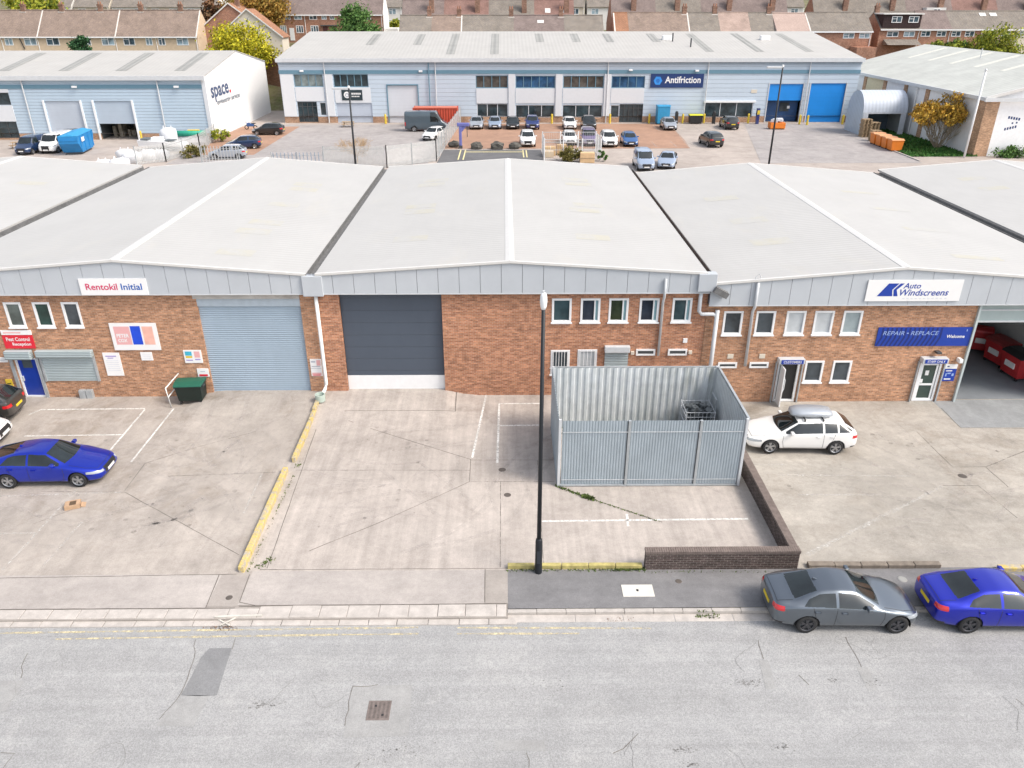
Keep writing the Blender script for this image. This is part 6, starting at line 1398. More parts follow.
o = empty('boat_trailer', (-43.5, 100.6, 0), 'white boat hull on a trailer in front of the left warehouse', 'boat'); m = MB(); rows = []
for t in range(7):
    u = t / 6; x = -45.9 + 5.0 * u; wd = .95 * math.sin(math.pi * min(1, .25 + u * .75)) ** .6 if u < 1 else .1
    rows += [[(x, 100.7 - wd, 1.15 + .3 * (1 - u)), (x, 100.7 - wd * .8, .7), (x, 100.7, .45 + .35 * (1 - u) ** 3), (x, 100.7 + wd * .8, .7), (x, 100.7 + wd, 1.15 + .3 * (1 - u))]]
m.add([v for r_ in rows for v in r_], [(i * 5 + j, i * 5 + j + 1, i * 5 + j + 6, i * 5 + j + 5) for i in range(6) for j in range(4)] + [(0, 1, 2, 3, 4), (30, 31, 32, 33, 34)] + [(i * 5, i * 5 + 5, i * 5 + 9, i * 5 + 4) for i in range(6)])
m.build('hull', m_white, o); MB().box(-44.3, -42.9, 100.3, 101.1, 1.2, 1.75).build('console', m_white, o, bevel=.1); MB().box(-45.4, -41.2, 100.5, 100.9, .3, .42).build('trailer_frame', m_grey, o)
for y in (99.85, 101.55): MB().lathe([(0, -.08), (.3, -.08), (.3, .08), (0, .08)], (-43.0, y, .3), 'y', 12).build('wheel', m_rubber, o)
MB().box(-45.5, -44.6, 100.0, 101.3, 1.46, 1.62).box(-42.6, -41.4, 100.2, 101.2, 1.3, 1.42).build('deck_gear', M('deck_gear', (.12, .14, .15), .7, var=.5), o)
o = tag(MB().tube([(-44.0, 106.0, 1.35), (-39.6, 106.4, 1.35)], .36, 14).build('tarpaulin_roll', M('roll_green', (.02, .30, .20), .6), smooth=True), 'long green roll resting on racks before the left warehouse', 'roll')
MB().tube([(-41.8, 106.2, 1.74), (-40.3, 106.3, 1.74)], .10, 8).build('yellow_strap', m_yellow, o)
o = tag(MB().box(-44.0, -39.4, 105.6, 107.0, 0, .95).build('storage_rack', m_grey), 'low grey rack carrying the green roll', 'rack'); MB().box(-44.0, -39.4, 105.55, 105.6, .3, .8).build('rack_goods', m_spanel, o)
o = empty('picnic_table', (-69.5, 107.6, 0), 'wooden picnic table outside the far left warehouse window', 'table')
def picnic(o, x, y):
    MB().box(x - .9, x + .9, y - .38, y + .38, .70, .76).build('tabletop', m_wood, o)
    for s_ in (-1, 1): MB().box(x - .9, x + .9, y + s_ * .72 - .14, y + s_ * .72 + .14, .42, .47).build('bench', m_wood, o)
    for sx in (-.65, .65): MB().box(x + sx - .05, x + sx + .05, y - .84, y + .84, .34, .42).prism([(x + sx, y - .7, 0), (x + sx, y - .58, 0), (x + sx, y - .2, .7), (x + sx, y - .3, .7)], (.06, 0, 0)).prism([(x + sx, y + .7, 0), (x + sx, y + .58, 0), (x + sx, y + .2, .7), (x + sx, y + .3, .7)], (.06, 0, 0)).build('frame', m_wood, o)
picnic(o, -62.6, 103.2); o['label'] = 'wooden picnic table left of the dark navy people carrier'
o = empty('picnic_table', (-24.0, 122.2, 0), 'wooden picnic table before the lilac warehouse shutter', 'table'); picnic(o, -23.6, 121.6)
# ------------------------------------------------------------------ cars of the estate
F_ = R(-90)   # nose toward the camera
def cz(n, kind, x, ynear, rz, p, lab, **k):
    L = SPEC[kind][0]; car(n, kind, (x, ynear + (L / 2 if abs(math.sin(rz)) > .5 else .9), 0), rz, p, lab, 2, **k)
cz('parked_car', 'estate', -4.2, 118.4, F_, P_silver, 'silver estate at the fence end of the far row against the warehouse')
cz('parked_car', 'hatch', -1.45, 118.5, F_, P_paleb, 'pale silver hatchback second from the fence in the far row')
cz('parked_car', 'hatch', 1.2, 118.4, F_, P_black, 'black hatchback third from the fence in the far row')
cz('parked_car', 'suv', 4.1, 118.0, F_, P_indigo, 'indigo four by four in the far row behind the white four by four')
cz('parked_car', 'hatch', 9.65, 118.0, F_, P_white, 'white hatchback alone left of a black one in the far row')
cz('parked_car', 'suv', 12.5, 117.9, F_, P_black, 'black four by four in the far row right of the white hatchback')
cz('parked_car', 'suv', 3.0, 103.0, F_, P_white, 'white four by four in the near row beside the boulders')
cz('parked_car', 'hatch', 8.6, 104.3, F_, P_white, 'white hatchback behind the wire cage compound')
cz('parked_car', 'smallvan', 11.1, 103.6, F_, P_mauve, 'mauve people carrier behind the right end of the wire cage')
cz('parked_car', 'suv', 13.65, 102.7, F_, P_white, 'white four by four in the near row beside the blue hatchback')
cz('parked_car', 'hatch', 16.4, 103.1, F_, P_mblue, 'blue hatchback at the end of the near row')
cz('parked_van', 'smallvan', 15.75, 87.2, F_, P_paleb, 'pale silver small van showing over the centre roof edge', cat='van')
cz('parked_car', 'liftback', 18.7, 88.2, R(-105), P_paleb, 'pale silver car next to the small van over the roof edge', glassm=glass('glass_pale_green', (.16, .25, .24), .1))
cz('parked_car', 'hatch', 24.3, 117.2, F_, P_silver, 'silver blue hatchback parked in front of the sky blue tank')
cz('parked_car', 'suv', 27.1, 102.5, R(97), P_black, 'black hatchback driving away in the open part of the estate yard')
cz('parked_car', 'suv', 33.5, 117.8, R(90), P_black, 'black four by four parked tail out below the long shop window')
car('parked_van', 'bigvan', (-11.3, 117.6, 0), 0, P_dkgrey, 'slate grey high roof van in front of the red container', 2, cat='van')
car('parked_car', 'hatch', (-9.7, 110.0, 0), R(-112), P_white, 'white hatchback half hidden behind the palisade fence', 2)
cz('parked_car', 'smallvan', -59.3, 97.9, F_, P_navy, 'dark navy people carrier beside the white van at far left')
cz('parked_van', 'van', -56.8, 98.9, F_, P_white, 'white panel van between the navy people carrier and blue skip', cat='van')
car('parked_car', 'suv', (-57.9, 106.5, 0), F_, P_black, 'black car tucked behind the navy people carrier', 2)
car('parked_car', 'hatch', (-33.6, 114.4, 0), R(180), P_black, 'black hatchback farthest of three beside the white gable', 2)
car('parked_car', 'hatch', (-33.6, 102.9, 0), R(190), P_navy, 'navy hatchback in the middle of three beside the white gable', 2)
car('parked_car', 'hatch', (-33.4, 95.8, 0), R(185), P_silver, 'silver blue hatchback nearest of three beside the white gable', 2)
o = empty('motorcycle', (-37.5, 118, 0), 'blue and white motorcycle parked against the white gable', 'motorcycle')
for x in (-38.1, -36.8): MB().lathe([(.2, -.05), (.31, -.05), (.31, .05), (.2, .05)], (x, 119.0, .31), 'y', 14).build('wheel', m_rubber, o)
MB().prism([(-38.0, 118.85, .45), (-37.0, 118.85, .45), (-36.9, 118.85, .8), (-37.3, 118.85, .85), (-37.7, 118.85, 1.0), (-38.05, 118.85, .9)], (0, .3, 0)).build('fairing', P_mblue, o, bevel=.05); MB().box(-37.3, -36.7, 118.87, 119.13, .82, .92).build('seat', m_black, o); MB().tube([(-38.0, 118.6, 1.05), (-37.9, 119.0, 1.1), (-38.0, 119.4, 1.05)], .03, 6).build('handlebar', m_grey, o); MB().box(-38.25, -38.0, 118.86, 119.14, .9, 1.3).build('windshield', m_white, o)
# ------------------------------------------------------------------ houses on the rising ground
m_hglass = glass('house_glass', (.03, .05, .065), .1)
m_hglassp = glass('house_glass_pale', (.14, .19, .22), .15)
m_chim = brick('brick_chimney', (.27, .145, .10), (.21, .11, .08), (.25, .2, .16), sc_=1.3)
def hwin(p, x0, x1, z0, z1, y, split=2, pale=False):
    m = MB(); frame(m, x0, x1, z0, z1, y - .05, y + .06, .12)
    for i in range(1, split): x = x0 + (x1 - x0) * i / split; m.box(x - .06, x + .06, y - .045, y + .055, z0 + .12, z1 - .12)
    m.box(x0 + .12, x0 + (x1 - x0) / split - .06, y - .042, y + .05, z1 - .48, z1 - .40)
    w_ = m.build('window', m_white, p); MB().box(x0 + .06, x1 - .06, y - .012, y - .004, z0 + .06, z1 - .06).build('pane', m_hglassp if pale else m_hglass, w_)
def chimney(p, x, y, z0, z1, w=.8, d=.7):
    c = MB().box(x - w / 2, x + w / 2, y - d / 2, y + d / 2, z0, z1).box(x - w / 2 - .07, x + w / 2 + .07, y - d / 2 - .07, y + d / 2 + .07, z1 - .3, z1 - .08).build('chimney', m_chim, p)
    m = MB()
    for k in (-.22, .22): m.lathe([(.13, z1 - .02), (.11, z1 + .45), (.08, z1 + .45), (.08, z1 + .2)], (x + k, y, 0), 'z', 8)
    m.build('pots', M('chimney_pot', (.32, .15, .09), .8), c)
    MB().box(x - w / 2 - .2, x + w / 2 + .2, y - d / 2 - .25, y - d / 2 - .02, z0 + .25, z0 + .38).build('flashing', M('lead_pale', (.62, .58, .54), .7), c)
def house(label, x0, x1, yf, zb, ze, zr, wm, rm, wins=(), chims=(), depth=8.2, split=2, verge=None, pipe=True, group='terraced houses beyond the estate', lowwins=(), roofwins=(), eaves=True):
    o = empty('terraced_house', ((x0 + x1) / 2, yf, zb), label, 'house', group); yr = yf + depth / 2; yb = yf + depth
    MB().prism([(x0, yf, zb - 1), (x0, yb, zb - 1), (x0, yb, ze), (x0, yr, zr - .15), (x0, yf, ze)], (x1 - x0 - .01, 0, 0)).build('wall', wm, o)
    k = (zr - ze) / (depth / 2); ov = .35
    ro = MB().prism([(x0 + .0, yf - ov, ze - k * ov + .12), (x0, yr, zr + .06), (x0, yb + ov, ze - k * ov + .12), (x0, yb + ov, ze - k * ov), (x0, yr, zr - .10), (x0, yf - ov, ze - k * ov)], (x1 - x0 - .01, 0, 0)).build('roof', rm, o)
    MB().tube([(x0, yr, zr + .07), (x1 - .01, yr, zr + .07)], .13, 6).build('ridge_tiles', rm, ro)
    if verge:
        for vx in verge: MB().prism([(vx - .12, yf - ov, ze - k * ov + .15), (vx - .12, yr, zr + .12), (vx - .12, yr, zr - .0), (vx - .12, yf - ov, ze - k * ov)], (.24, 0, 0)).build('verge', M('lead_pale', (.62, .58, .54), .7), ro)
    if eaves: MB().box(x0, x1 - .01, yf - ov - .12, yf - ov, ze - k * ov - .10, ze - k * ov + .12).build('gutter', m_white, o)
    for w_ in wins: hwin(o, w_[0], w_[1], w_[2], w_[3], yf, split, rnd.random() < .45)
    for w_ in lowwins: hwin(o, w_[0], w_[1], w_[2], w_[3], yf, 3, rnd.random() < .3)
    for cx in chims: chimney(o, cx, yr + .1, zr - .6, zr + 1.15)
    if pipe: MB().tube([(x1 - .3, yf - .42, ze - k * ov), (x1 - .3, yf - .08, ze - .9), (x1 - .3, yf - .08, zb)], .06, 6).build('downpipe', m_white, o)
    for (a, b, f0, f1) in roofwins:
        f = lambda t: (yf - ov + t * (yr - yf + ov), ze - k * ov + .12 + t * (zr - ze + k * ov))
        (ya, za), (yb_, zb_) = f(f0), f(f1); MB().prism([(a, ya - .02, za + .06), (b, ya - .02, za + .06), (b, yb_, zb_ + .06), (a, yb_, zb_ + .06)], (0, .05, -.08)).build('roof_window', m_rendw, ro)
    return o
# beige pebbledash terrace, upper left
xb = [-105.2, -97.6, -90.6, -83.1, -75.5, -67.6, -59.8]
px = lambda p: -97.5 + p * .1915
lw = [(), (.7, 9), (43, 56), (99, 112), (121, 132.6), (175, 187)]
wl = [[], [(.7, 9), (20.5, 33)], [(43, 56)], [(81, 88), (99, 112)], [(121, 132.6), (143.7, 150.5)], [(156.5, 163.5), (175, 187)]]
ll = ['beige terraced house cut by the left edge of the photo', 'beige terraced house with two white windows and a black pipe at far left', 'beige terraced house with one teal glazed window behind a dark conifer', 'beige terraced house between the conifer and the middle white downpipe', 'beige terraced house right of the second white roof verge', 'beige end terraced house beside the gap with a parked blue car']
for i in range(6):
    house(ll[i], xb[i], xb[i + 1], 165, 5.9, 11.05, 15.35, m_beige, m_tilebr, [(px(a), px(b), 9.25, 10.75) for a, b in wl[i]], [xb[i + 1] - 3.9] if i else [], verge=[xb[i + 1] - .12] if i in (1, 3, 5) else None, group='beige terrace upper left')
o = bpy.data.objects['terraced_house.001']; MB().tube([(px(16), 164.85, 11), (px(19.5), 164.85, 8.6)], .09, 6).build('soil_pipe', m_black, o)
# brick terrace beyond, upper left centre
xs = [-60.5, -52.6, -43.4, -34.6, -26.6]
Z = lambda p: -52.6 + (p - 262) * .2265
wl2 = [[], [(-52.2, -50.9), (-49.5, -48.4), (-47.9, -46.8), (-46.0, -44.3)], [(-42.7, -41.0), (-40.0, -38.9), (-38.2, -37.2)], [(-33.8, -32.6), (-30.6, -29.2)]]
lw2 = [[], [(-52.2, -50.8), (-49.3, -47.9), (-45.8, -44.2)], [(-42.6, -40.9)], [(-33.6, -32)]]
l2 = ['brick terraced house behind the orange autumn tree', 'red brick terraced house with four white upper windows and a green bush', 'red brick terraced house with dark red doors beside the green tree', 'red brick end terraced house with a white gable behind the green tree']
for i in range(4):
    h_ = house(l2[i], xs[i], xs[i + 1], 187, 9.0, 14.6, 18.9, m_brickt, m_tilepu, [(a, b, 13.35, 14.45) for a, b in wl2[i]], [xs[i + 1] - .8] if i else [], lowwins=[(a, b, 10.7, 12.2) for a, b in lw2[i]], group='brick terrace upper left', verge=None)
    if i == 2:
        for a in (-39.9, -37.9): MB().box(a, a + 1.0, 186.9, 186.99, 9.6, 12.0).build('front_door', M('door_dark_red', (.10, .03, .03), .5), h_)
        MB().box(-40.3, -36.4, 186.3, 186.98, 12.1, 12.3).build('porch_canopy', m_dgrey, h_)
    if i == 1: MB().box(-47.3, -46.3, 186.9, 186.99, 9.2, 11.7).build('front_door', m_white, h_)
h_ = bpy.data.objects[h_.name]
MB().prism([(-26.55, 186.9, 8), (-26.55, 195.3, 8), (-26.55, 195.3, 14.5), (-26.55, 191.1, 18.8), (-26.55, 186.9, 14.5)], (.12, 0, 0)).build('white_gable', m_rendw, h_)
MB().box(-26.4, -23.6, 188, 194, 8, 11.6).build('side_extension', m_rendw, h_)
# two gable ended houses behind the yellow tree
def ghouse(label, x0, x1, yf, depth, zb, ze, zr, wm, rm, wins=(), name='house', pipe=None):
    o = empty(name, ((x0 + x1) / 2, yf, zb), label, 'house'); xr = (x0 + x1) / 2
    MB().prism([(x0, yf, zb - 1), (x1, yf, zb - 1), (x1, yf, ze), (xr, yf, zr - .12), (x0, yf, ze)], (0, depth, 0)).build('wall', wm, o)
    k = (zr - ze) / (xr - x0); ov = .3
    ro = MB().prism([(x0 - ov, yf - .25, ze - k * ov), (xr, yf - .25, zr), (x1 + ov, yf - .25, ze - k * ov), (x1 + ov, yf - .25, ze - k * ov - .14), (xr, yf - .25, zr - .14), (x0 - ov, yf - .25, ze - k * ov - .14)], (0, depth + .5, 0)).build('roof', rm, o)
    m = MB()
    for a, b in (((x0 - ov, ze - k * ov), (xr, zr)), ((xr, zr), (x1 + ov, ze - k * ov))): m.prism([(a[0], yf - .31, a[1] - .2), (b[0], yf - .31, b[1] - .2), (b[0], yf - .31, b[1] + .06), (a[0], yf - .31, a[1] + .06)], (0, .055, 0))
    m.build('bargeboard', m_rendw, ro)
    for w_ in wins: hwin(o, *w_, yf)
    if pipe: MB().tube([(pipe, yf - .08, zr - 1.5), (pipe, yf - .08, zb)], .08, 6).build('soil_pipe', m_grey, o)
    return o
o = ghouse('orange brick gabled house peeking left of the cream gable', -61.5, -47.5, 170, 9, 6.4, 11.6, 16.7, m_brickt, m_tileor)
chimney(o, -53.6, 173, 15.6, 17.6)
ghouse('cream rendered gabled house behind the yellow autumn tree', -55.2, -43.0, 163.5, 5, 5.6, 11.0, 15.7, m_cream, m_tileor, pipe=-49.0)
# brown roofed terrace behind the long warehouse
names_c = ['brown roofed terraced house at the left end behind the long warehouse', 'brown roofed terraced house left of the white roof verge', 'brown roofed terraced house right of the white roof verge', 'brown roofed terraced house with a small roof window', 'brown roofed terraced house at the right end by the white house gap']
xc = [-19.6, -13.6, -8.0, 1.8, 11.2, 18.6]
for i in range(5):
    house(names_c[i], xc[i], xc[i + 1], 157, 5.0, 11.3, 14.55, m_rendw if i == 2 else m_brickt, [m_tilegr, m_tilebr, m_tilegr, m_tilepu, m_tilegr][i], [(xc[i] + 1.2, xc[i] + 2.8, 9.6, 11.0), (xc[i] + 3.6, xc[i] + 5.0, 9.6, 11.0)], [xc[i + 1] - .5] if i < 4 else [], verge=[xc[i + 1]] if i == 1 else None, roofwins=[(9.0 - 2.8, 10.2 - 2.8, .62, .74)] if i == 3 else (), group='terrace behind the long warehouse')
# the same terrace goes on to the right
xr_ = [20.4, 23.2, 34.6, 40.3, 46.0, 50.6, 57.0, 68.6]
rmats = [m_tileor, m_tilebr, m_tilegr, m_tilepk, m_tilegr, m_tilepp, m_tilegr]
names_r = ['narrow orange roofed house beside the white houses gap', 'brown roofed terraced house left of a white roof verge at right', 'grey roofed terraced house left of the faded pink roof', 'terraced house with a faded pink tiled roof', 'grey brown roofed terraced house between the two pink roofs', 'terraced house with a pale pink unbroken roof', 'brick terraced house with mossy grey roof left of the dormer house']
for i in range(7):
    a, b = xr_[i], xr_[i + 1]
    house(names_r[i], a, b, 157, 5.2, 12.1 if i > 4 else 11.6, 15.0 if i != 5 else 14.9, m_pinkr if i == 5 else m_brickt, rmats[i], [(63.2, 65.3, 10.75, 11.7), (66.2, 68.2, 10.75, 11.7)] if i == 6 else [], [b - .6] if i in (1, 2, 4) else [], verge=[b - .1] if i in (1, 5) else ([a + .2] if i == 0 else None), group='terrace behind the long warehouse', eaves=i != 5)
MB().box(64.8, 68.4, 153.5, 156.9, 5, 9.4).build('rear_extension', m_brickt, bpy.data.objects['terraced_house.%03d' % 21] if 'terraced_house.021' in bpy.data.objects else o)
# dormer house and brick terrace upper right
h_ = house('brick terraced house with a wide dark tiled dormer upper right', 71.2, 79.0, 160, 6.6, 12.35, 15.1, m_brickt, m_tilegr, [(72.7, 74.9, 10.9, 11.85), (75.9, 78.0, 10.9, 11.85)], [70.9 + .9], group='brick terrace upper right')
dm = MB().box(71.5, 78.6, 159.8, 163.8, 12.5, 14.75).build('dormer', tiles('dormer_tiles', (.06, .04, .04), (.05, .036, .036), .1), h_)
MB().box(71.2, 78.9, 159.5, 164, 14.76, 14.95).build('flat_roof', m_rendw, dm)
for a in (73.0, 76.2): hwin(h_, a, a + 1.9, 13.35, 14.45, 159.78)
MB().prism([(72.2, 157.6, 9.6), (72.2, 159.95, 10.5), (72.2, 159.95, 9.5)], (6.4, 0, 0)).build('lean_to_roof', m_tilegr, h_)
wr4 = [(79.0, 84.9, [(79.2, 81.0), (82.2, 84.0)]), (84.9, 91.0, [(85.0, 86.8), (87.6, 89.4)]), (91.0, 97.2, [(91.6, 93.2), (94.6, 96.2)]), (97.2, 104, [(98, 100)])]
nm4 = ['brick terraced house right of the dark dormer', 'brick terraced house with two windows left of the pale rendered pair', 'terraced house with pale pink render and two roof windows', 'terraced house at the far right edge behind the yellow tree']
for i, (a, b, ws) in enumerate(wr4):
    house(nm4[i], a, b, 160, 6.6, 12.35, 15.25, [m_brickt, m_brickt, m_pinkr, m_cream][i], [m_tilepu, m_tilegr, m_tilegr, m_tilegr][i], [(c, d, 10.95, 11.95) for c, d in ws], [], roofwins=[(90.2 - .0 + 1, 92.4, .70, .86), (93.2, 94.5, .70, .86)] if i == 2 else (), group='brick terrace upper right')
# rows behind
lb_ = ['back row purple brown roofed house', 'back row dull red roofed house', 'back row grey brown roofed house']
pos_ = ['at the left end behind the centre terrace', 'second along behind the centre terrace', 'third along behind the centre terrace', 'with two pale roof windows beside the white houses gap', 'just right of the white houses gap', 'above the grey terrace roof at right', 'above the faded pink terrace roof', 'above the pale pink terrace roof', 'behind the mossy grey roof at right', 'behind the dark dormer', 'behind the brick terrace right of the dormer', 'behind the two roof windows upper right', 'at the upper right corner']
xq = [(-21, -12.4), (-12.4, -3.2), (-3.2, 6.2), (6.2, 14.4), (22.0, 31.2), (31.2, 40.6), (40.6, 50.2), (50.2, 58.4), (63.8, 73.4), (73.4, 83), (83, 92.6), (92.6, 102), (102, 112)]
for i, (a, b) in enumerate(xq):
    rm = [m_tilepu, m_tilerd, m_tilegr, m_tilerd, m_tilepu, m_tilegr, m_tilepu, m_tilepu, m_tilegr, m_tilegr, m_tilepu, m_tilerd, m_tilepu][i]; k = 0 if rm is m_tilepu else (1 if rm is m_tilerd else 2)
    h_ = house('%s %s' % (lb_[k], pos_[i]), a, b, 174, 7.4, 13.0, 17.2 if i < 4 else 18.2, m_brickt, rm, [], [], depth=9, roofwins=[(a + 2.2, a + 3.3, .45, .62), (a + 5.4, a + 6.2, .45, .58)] if i == 3 else (), group='back row of houses', eaves=False, pipe=False)
    cx = [-14.9, -4.9 - .6, 4.1, 13.4 - .6, 26.6, 35.6, 46.3, 55.2, 70.3, 80, 90, 99, 108][i]; chimney(h_, cx, 176.2, 14.0, 18.4, 1.0, .8)
    if i == 10: MB().box(86.5, 90.5, 174.5, 177, 14.2, 15.8).build('dormer', m_rendw, h_); hwin(h_, 87.9, 89.4, 14.5, 15.6, 174.48)
far = [(-112, m_rendw), (-103, m_cream), (-94, m_rendw), (-85.5, m_cream), (-77, m_rendw), (-33, m_rendw), (-24.5, m_rendw), (-16, m_rendw), (-7, m_cream), (2, m_rendw), (11, m_cream), (20, m_rendw), (29, m_rendw), (55, m_rendw), (64, m_rendw)]
fl = ['at the far left corner above the beige terrace', 'above the beige terrace left chimney', 'above the middle of the beige terrace', 'above the beige terrace right half', 'above the gap by the end of the beige terrace', 'right of the white gable', 'second right of the white gable', 'behind the centre terrace left chimney', 'at the top edge above the centre terrace', 'at the top edge in the middle', 'at the top edge left of the white gap', 'seen in the gap between the terraces', 'right of the gap between the terraces', 'left in the gap above the pale pink roof', 'right in the gap above the pale pink roof']
for i, (x, wm) in enumerate(far):
    house('%s rendered hillside house %s' % ('white' if wm is m_rendw else 'cream', fl[i]), x, x + 8.4, 206, 10.4, 15.9, 19.2, wm, m_tilegr, [(x + 1, x + 2.8, 14.1, 15.4), (x + 5.2, x + 7, 14.1, 15.4)], [], lowwins=[(x + 1, x + 3, 11.6, 13.0), (x + 5, x + 7, 11.6, 13.0)], group='hillside houses in the far row', eaves=False)
# garden walls and sheds near the gaps
o = tag(MB().prism([(-44.8, 154, 2.5), (-37.6, 150, 2.5), (-37.6, 150, 6.2), (-44.8, 154, 9.0)], (.1, .25, 0)).build('garden_wall', m_brickt), 'sloping orange brick garden wall right of the yellow tree', 'wall')
MB().prism([(-44.85, 153.95, 9.02), (-37.55, 149.95, 6.22), (-37.55, 149.95, 6.45), (-44.85, 153.95, 9.25)], (.2, .4, 0)).build('coping', m_rendw, o)
car('parked_car', 'hatch', (-57.0, 163, 5.62), R(-70), P_mblue, 'blue car parked in the gap at the end of the beige terrace', 2)
car('parked_car', 'hatch', (-64.5, 199, 10.3), R(180), P_mblue, 'pale blue car far up the hill above the beige terrace end', 2)
car('parked_car', 'suv', (-25.4, 176, 7.5), R(180), P_navy, 'navy car parked far back by the brick wall right of the white gable', 2)
tag(MB().box(-24.8, -18.6, 160, 160.3, 5, 8.6).build('garden_wall', m_brickt), 'red brick garden wall below the white gable', 'wall')

# ------------------------------------------------------------------ trees and shrubs
def tree(name, label, cat, x, y, zb, zc, rx, rz_, lm, n, leaf, clumps=34, shape=None, trunk=.28, tm=None, seed=1, squash=1.0, group=None):
    r_ = random.Random(seed); o = empty(name, (x, y, zb), label, cat, group)
    cs = []
    while len(cs) < clumps:
        a, u = r_.random() * 6.283, r_.uniform(-1, 1); q = r_.random() ** .42; s_ = math.sqrt(1 - u * u)
        k = shape(u * q) if shape else 1.
        cs.append((x + rx * q * s_ * math.cos(a) * k, y + rx * squash * q * s_ * math.sin(a) * k, zc + rz_ * u * q, r_.uniform(.5, 1.1)))
    m = MB()
    for i in range(n):
        c = cs[r_.randrange(len(cs))]; sg = rx * .17 * c[3]
        p = Vector((c[0] + r_.gauss(0, sg), c[1] + r_.gauss(0, sg), c[2] + r_.gauss(0, sg * .8)))
        d = Vector((r_.gauss(0, 1), r_.gauss(0, 1), r_.gauss(.4, 1))).normalized(); e = d.orthogonal().normalized(); f = d.cross(e); l = leaf * r_.uniform(.6, 1.4)
        m.quad(p - e * l, p - f * l * .6, p + e * l, p + f * l * .6)
    m.build('crown', lm, o)
    t = MB(); tm = tm or M('bark_brown', (.13, .10, .075), .9, var=.3, scale=6)
    t.tube([(x, y, zb - .3), (x + .05, y, (zb + zc) / 2), (x, y, zc + rz_ * .3)], trunk, 8, trunk * .35)
    for c in cs[::2]:
        h = zb + (zc - zb) * r_.uniform(.55, 1.0); t.tube([(x, y, h), ((x + c[0]) / 2, (y + c[1]) / 2, (h + c[2]) / 2 + .2), c[:3]], trunk * .3, 5, .02)
    t.build('trunk', tm, o)
    return o
lf_y = leafmat('leaves_yellow', [(.17, .19, .015), (.42, .39, .02), (.55, .46, .03), (.33, .33, .02)])
lf_g = leafmat('leaves_green', [(.035, .09, .025), (.08, .17, .04), (.13, .22, .06), (.05, .12, .03)])
lf_c = leafmat('leaves_conifer', [(.02, .06, .03), (.035, .10, .04), (.06, .13, .05)])
lf_o = leafmat('leaves_orange', [(.22, .12, .03), (.34, .19, .04), (.38, .26, .06), (.14, .12, .03)])
lf_r = leafmat('leaves_russet', [(.14, .07, .04), (.20, .10, .05), (.10, .08, .04)])
lf_yg = leafmat('leaves_yellow_green', [(.10, .15, .025), (.25, .28, .03), (.36, .34, .04)])
tree('autumn_tree', 'bright yellow autumn tree behind the white gable warehouse', 'tree', -47.0, 148.5, 1.8, 8.6, 6.0, 4.4, lf_y, 15000, .22, 90, seed=3)
tree('broadleaf_tree', 'mid green pointed tree before the brick terrace', 'tree', -27.6, 158, 4.6, 11.4, 4.6, 5.4, lf_g, 13000, .22, 80, lambda u: 1.0 - .55 * max(0, u) , seed=4)
tree('conifer', 'dark green conifer in front of the beige terrace', 'tree', -76.3, 152, 2.6, 8.4, 2.2, 3.4, lf_c, 5500, .17, 50, lambda u: 1.05 - .5 * max(0, u), seed=5)
tree('autumn_tree', 'large orange brown autumn tree above the cream gabled house', 'tree', -53.5, 183, 8.5, 15.8, 6.8, 3.8, lf_o, 11000, .26, 80, seed=6)
tree('autumn_tree', 'russet brown tree left of the orange brick gable top', 'tree', -61.5, 182, 8.4, 14.2, 3.4, 3.0, lf_r, 3500, .32, 30, seed=7)
tree('autumn_tree', 'olive yellow tree above the beige terrace at top left', 'tree', -96, 176, 7.5, 15.6, 4.8, 2.6, lf_yg, 3500, .36, 34, seed=8)
tree('shrub', 'green garden bush before the brick terrace windows', 'shrub', -49.2, 180, 8.2, 9.9, 2.4, 1.7, lf_g, 2500, .26, 26, trunk=.1, seed=9)
tree('shrub', 'low green bush by the beige terrace end wall', 'shrub', -57.6, 158, 4.5, 6.2, 2.2, 1.6, lf_c, 1800, .26, 22, trunk=.1, seed=10)
tree('shrub', 'dark bush between the beige terrace and the russet tree', 'shrub', -64.5, 178, 7.8, 11.5, 2.6, 2.4, lf_c, 2200, .3, 24, trunk=.12, seed=11)
tree('shrub', 'yellowish bush far back beside the white hillside houses', 'shrub', -26.2, 198, 10.1, 11.8, 2.2, 1.7, lf_yg, 1500, .3, 20, trunk=.1, seed=12)
tree('autumn_tree', 'yellow green tree at the upper right edge over the shed roof', 'tree', 85.6, 146, 1.2, 9.6, 4.0, 3.6, lf_yg, 9000, .2, 70, seed=13)
tree('shrub', 'light green bush over the shed roof left of the yellow tree', 'shrub', 77.2, 147, 1.4, 9.0, 3.2, 2.0, lf_yg, 2600, .28, 28, trunk=.14, seed=14)
tree('shrub', 'darker green bush over the shed roof between two yellow ones', 'shrub', 81.0, 150, 2.2, 9.0, 2.4, 1.6, lf_g, 1800, .28, 24, trunk=.14, seed=15)
tree('shrub', 'olive bush inside the front of the wire cage compound', 'shrub', 7.6, 93.2, 0, .75, 1.5, .8, leafmat('leaves_olive', [(.12, .11, .03), (.20, .17, .05), (.09, .10, .03)]), 1800, .14, 20, trunk=.05, seed=16, squash=.5)
tree('shrub', 'small green bush at the right end of the wire cage', 'shrub', 11.6, 93.3, 0, .75, .5, .7, lf_g, 500, .12, 10, trunk=.04, seed=17)
tree('shrub', 'yellow green bush at the foot of the white gable', 'shrub', -38.2, 107.6, 0, .8, 1.2, .9, lf_yg, 1200, .14, 16, trunk=.05, seed=18)
tree('shrub', 'straggly green bush along the palisade by the silver hatchback', 'shrub', -37.6, 96.5, 0, .7, 1.4, .8, leafmat('leaves_olive', [(.12, .11, .03), (.20, .17, .05), (.09, .10, .03)]), 900, .14, 16, trunk=.05, seed=19)
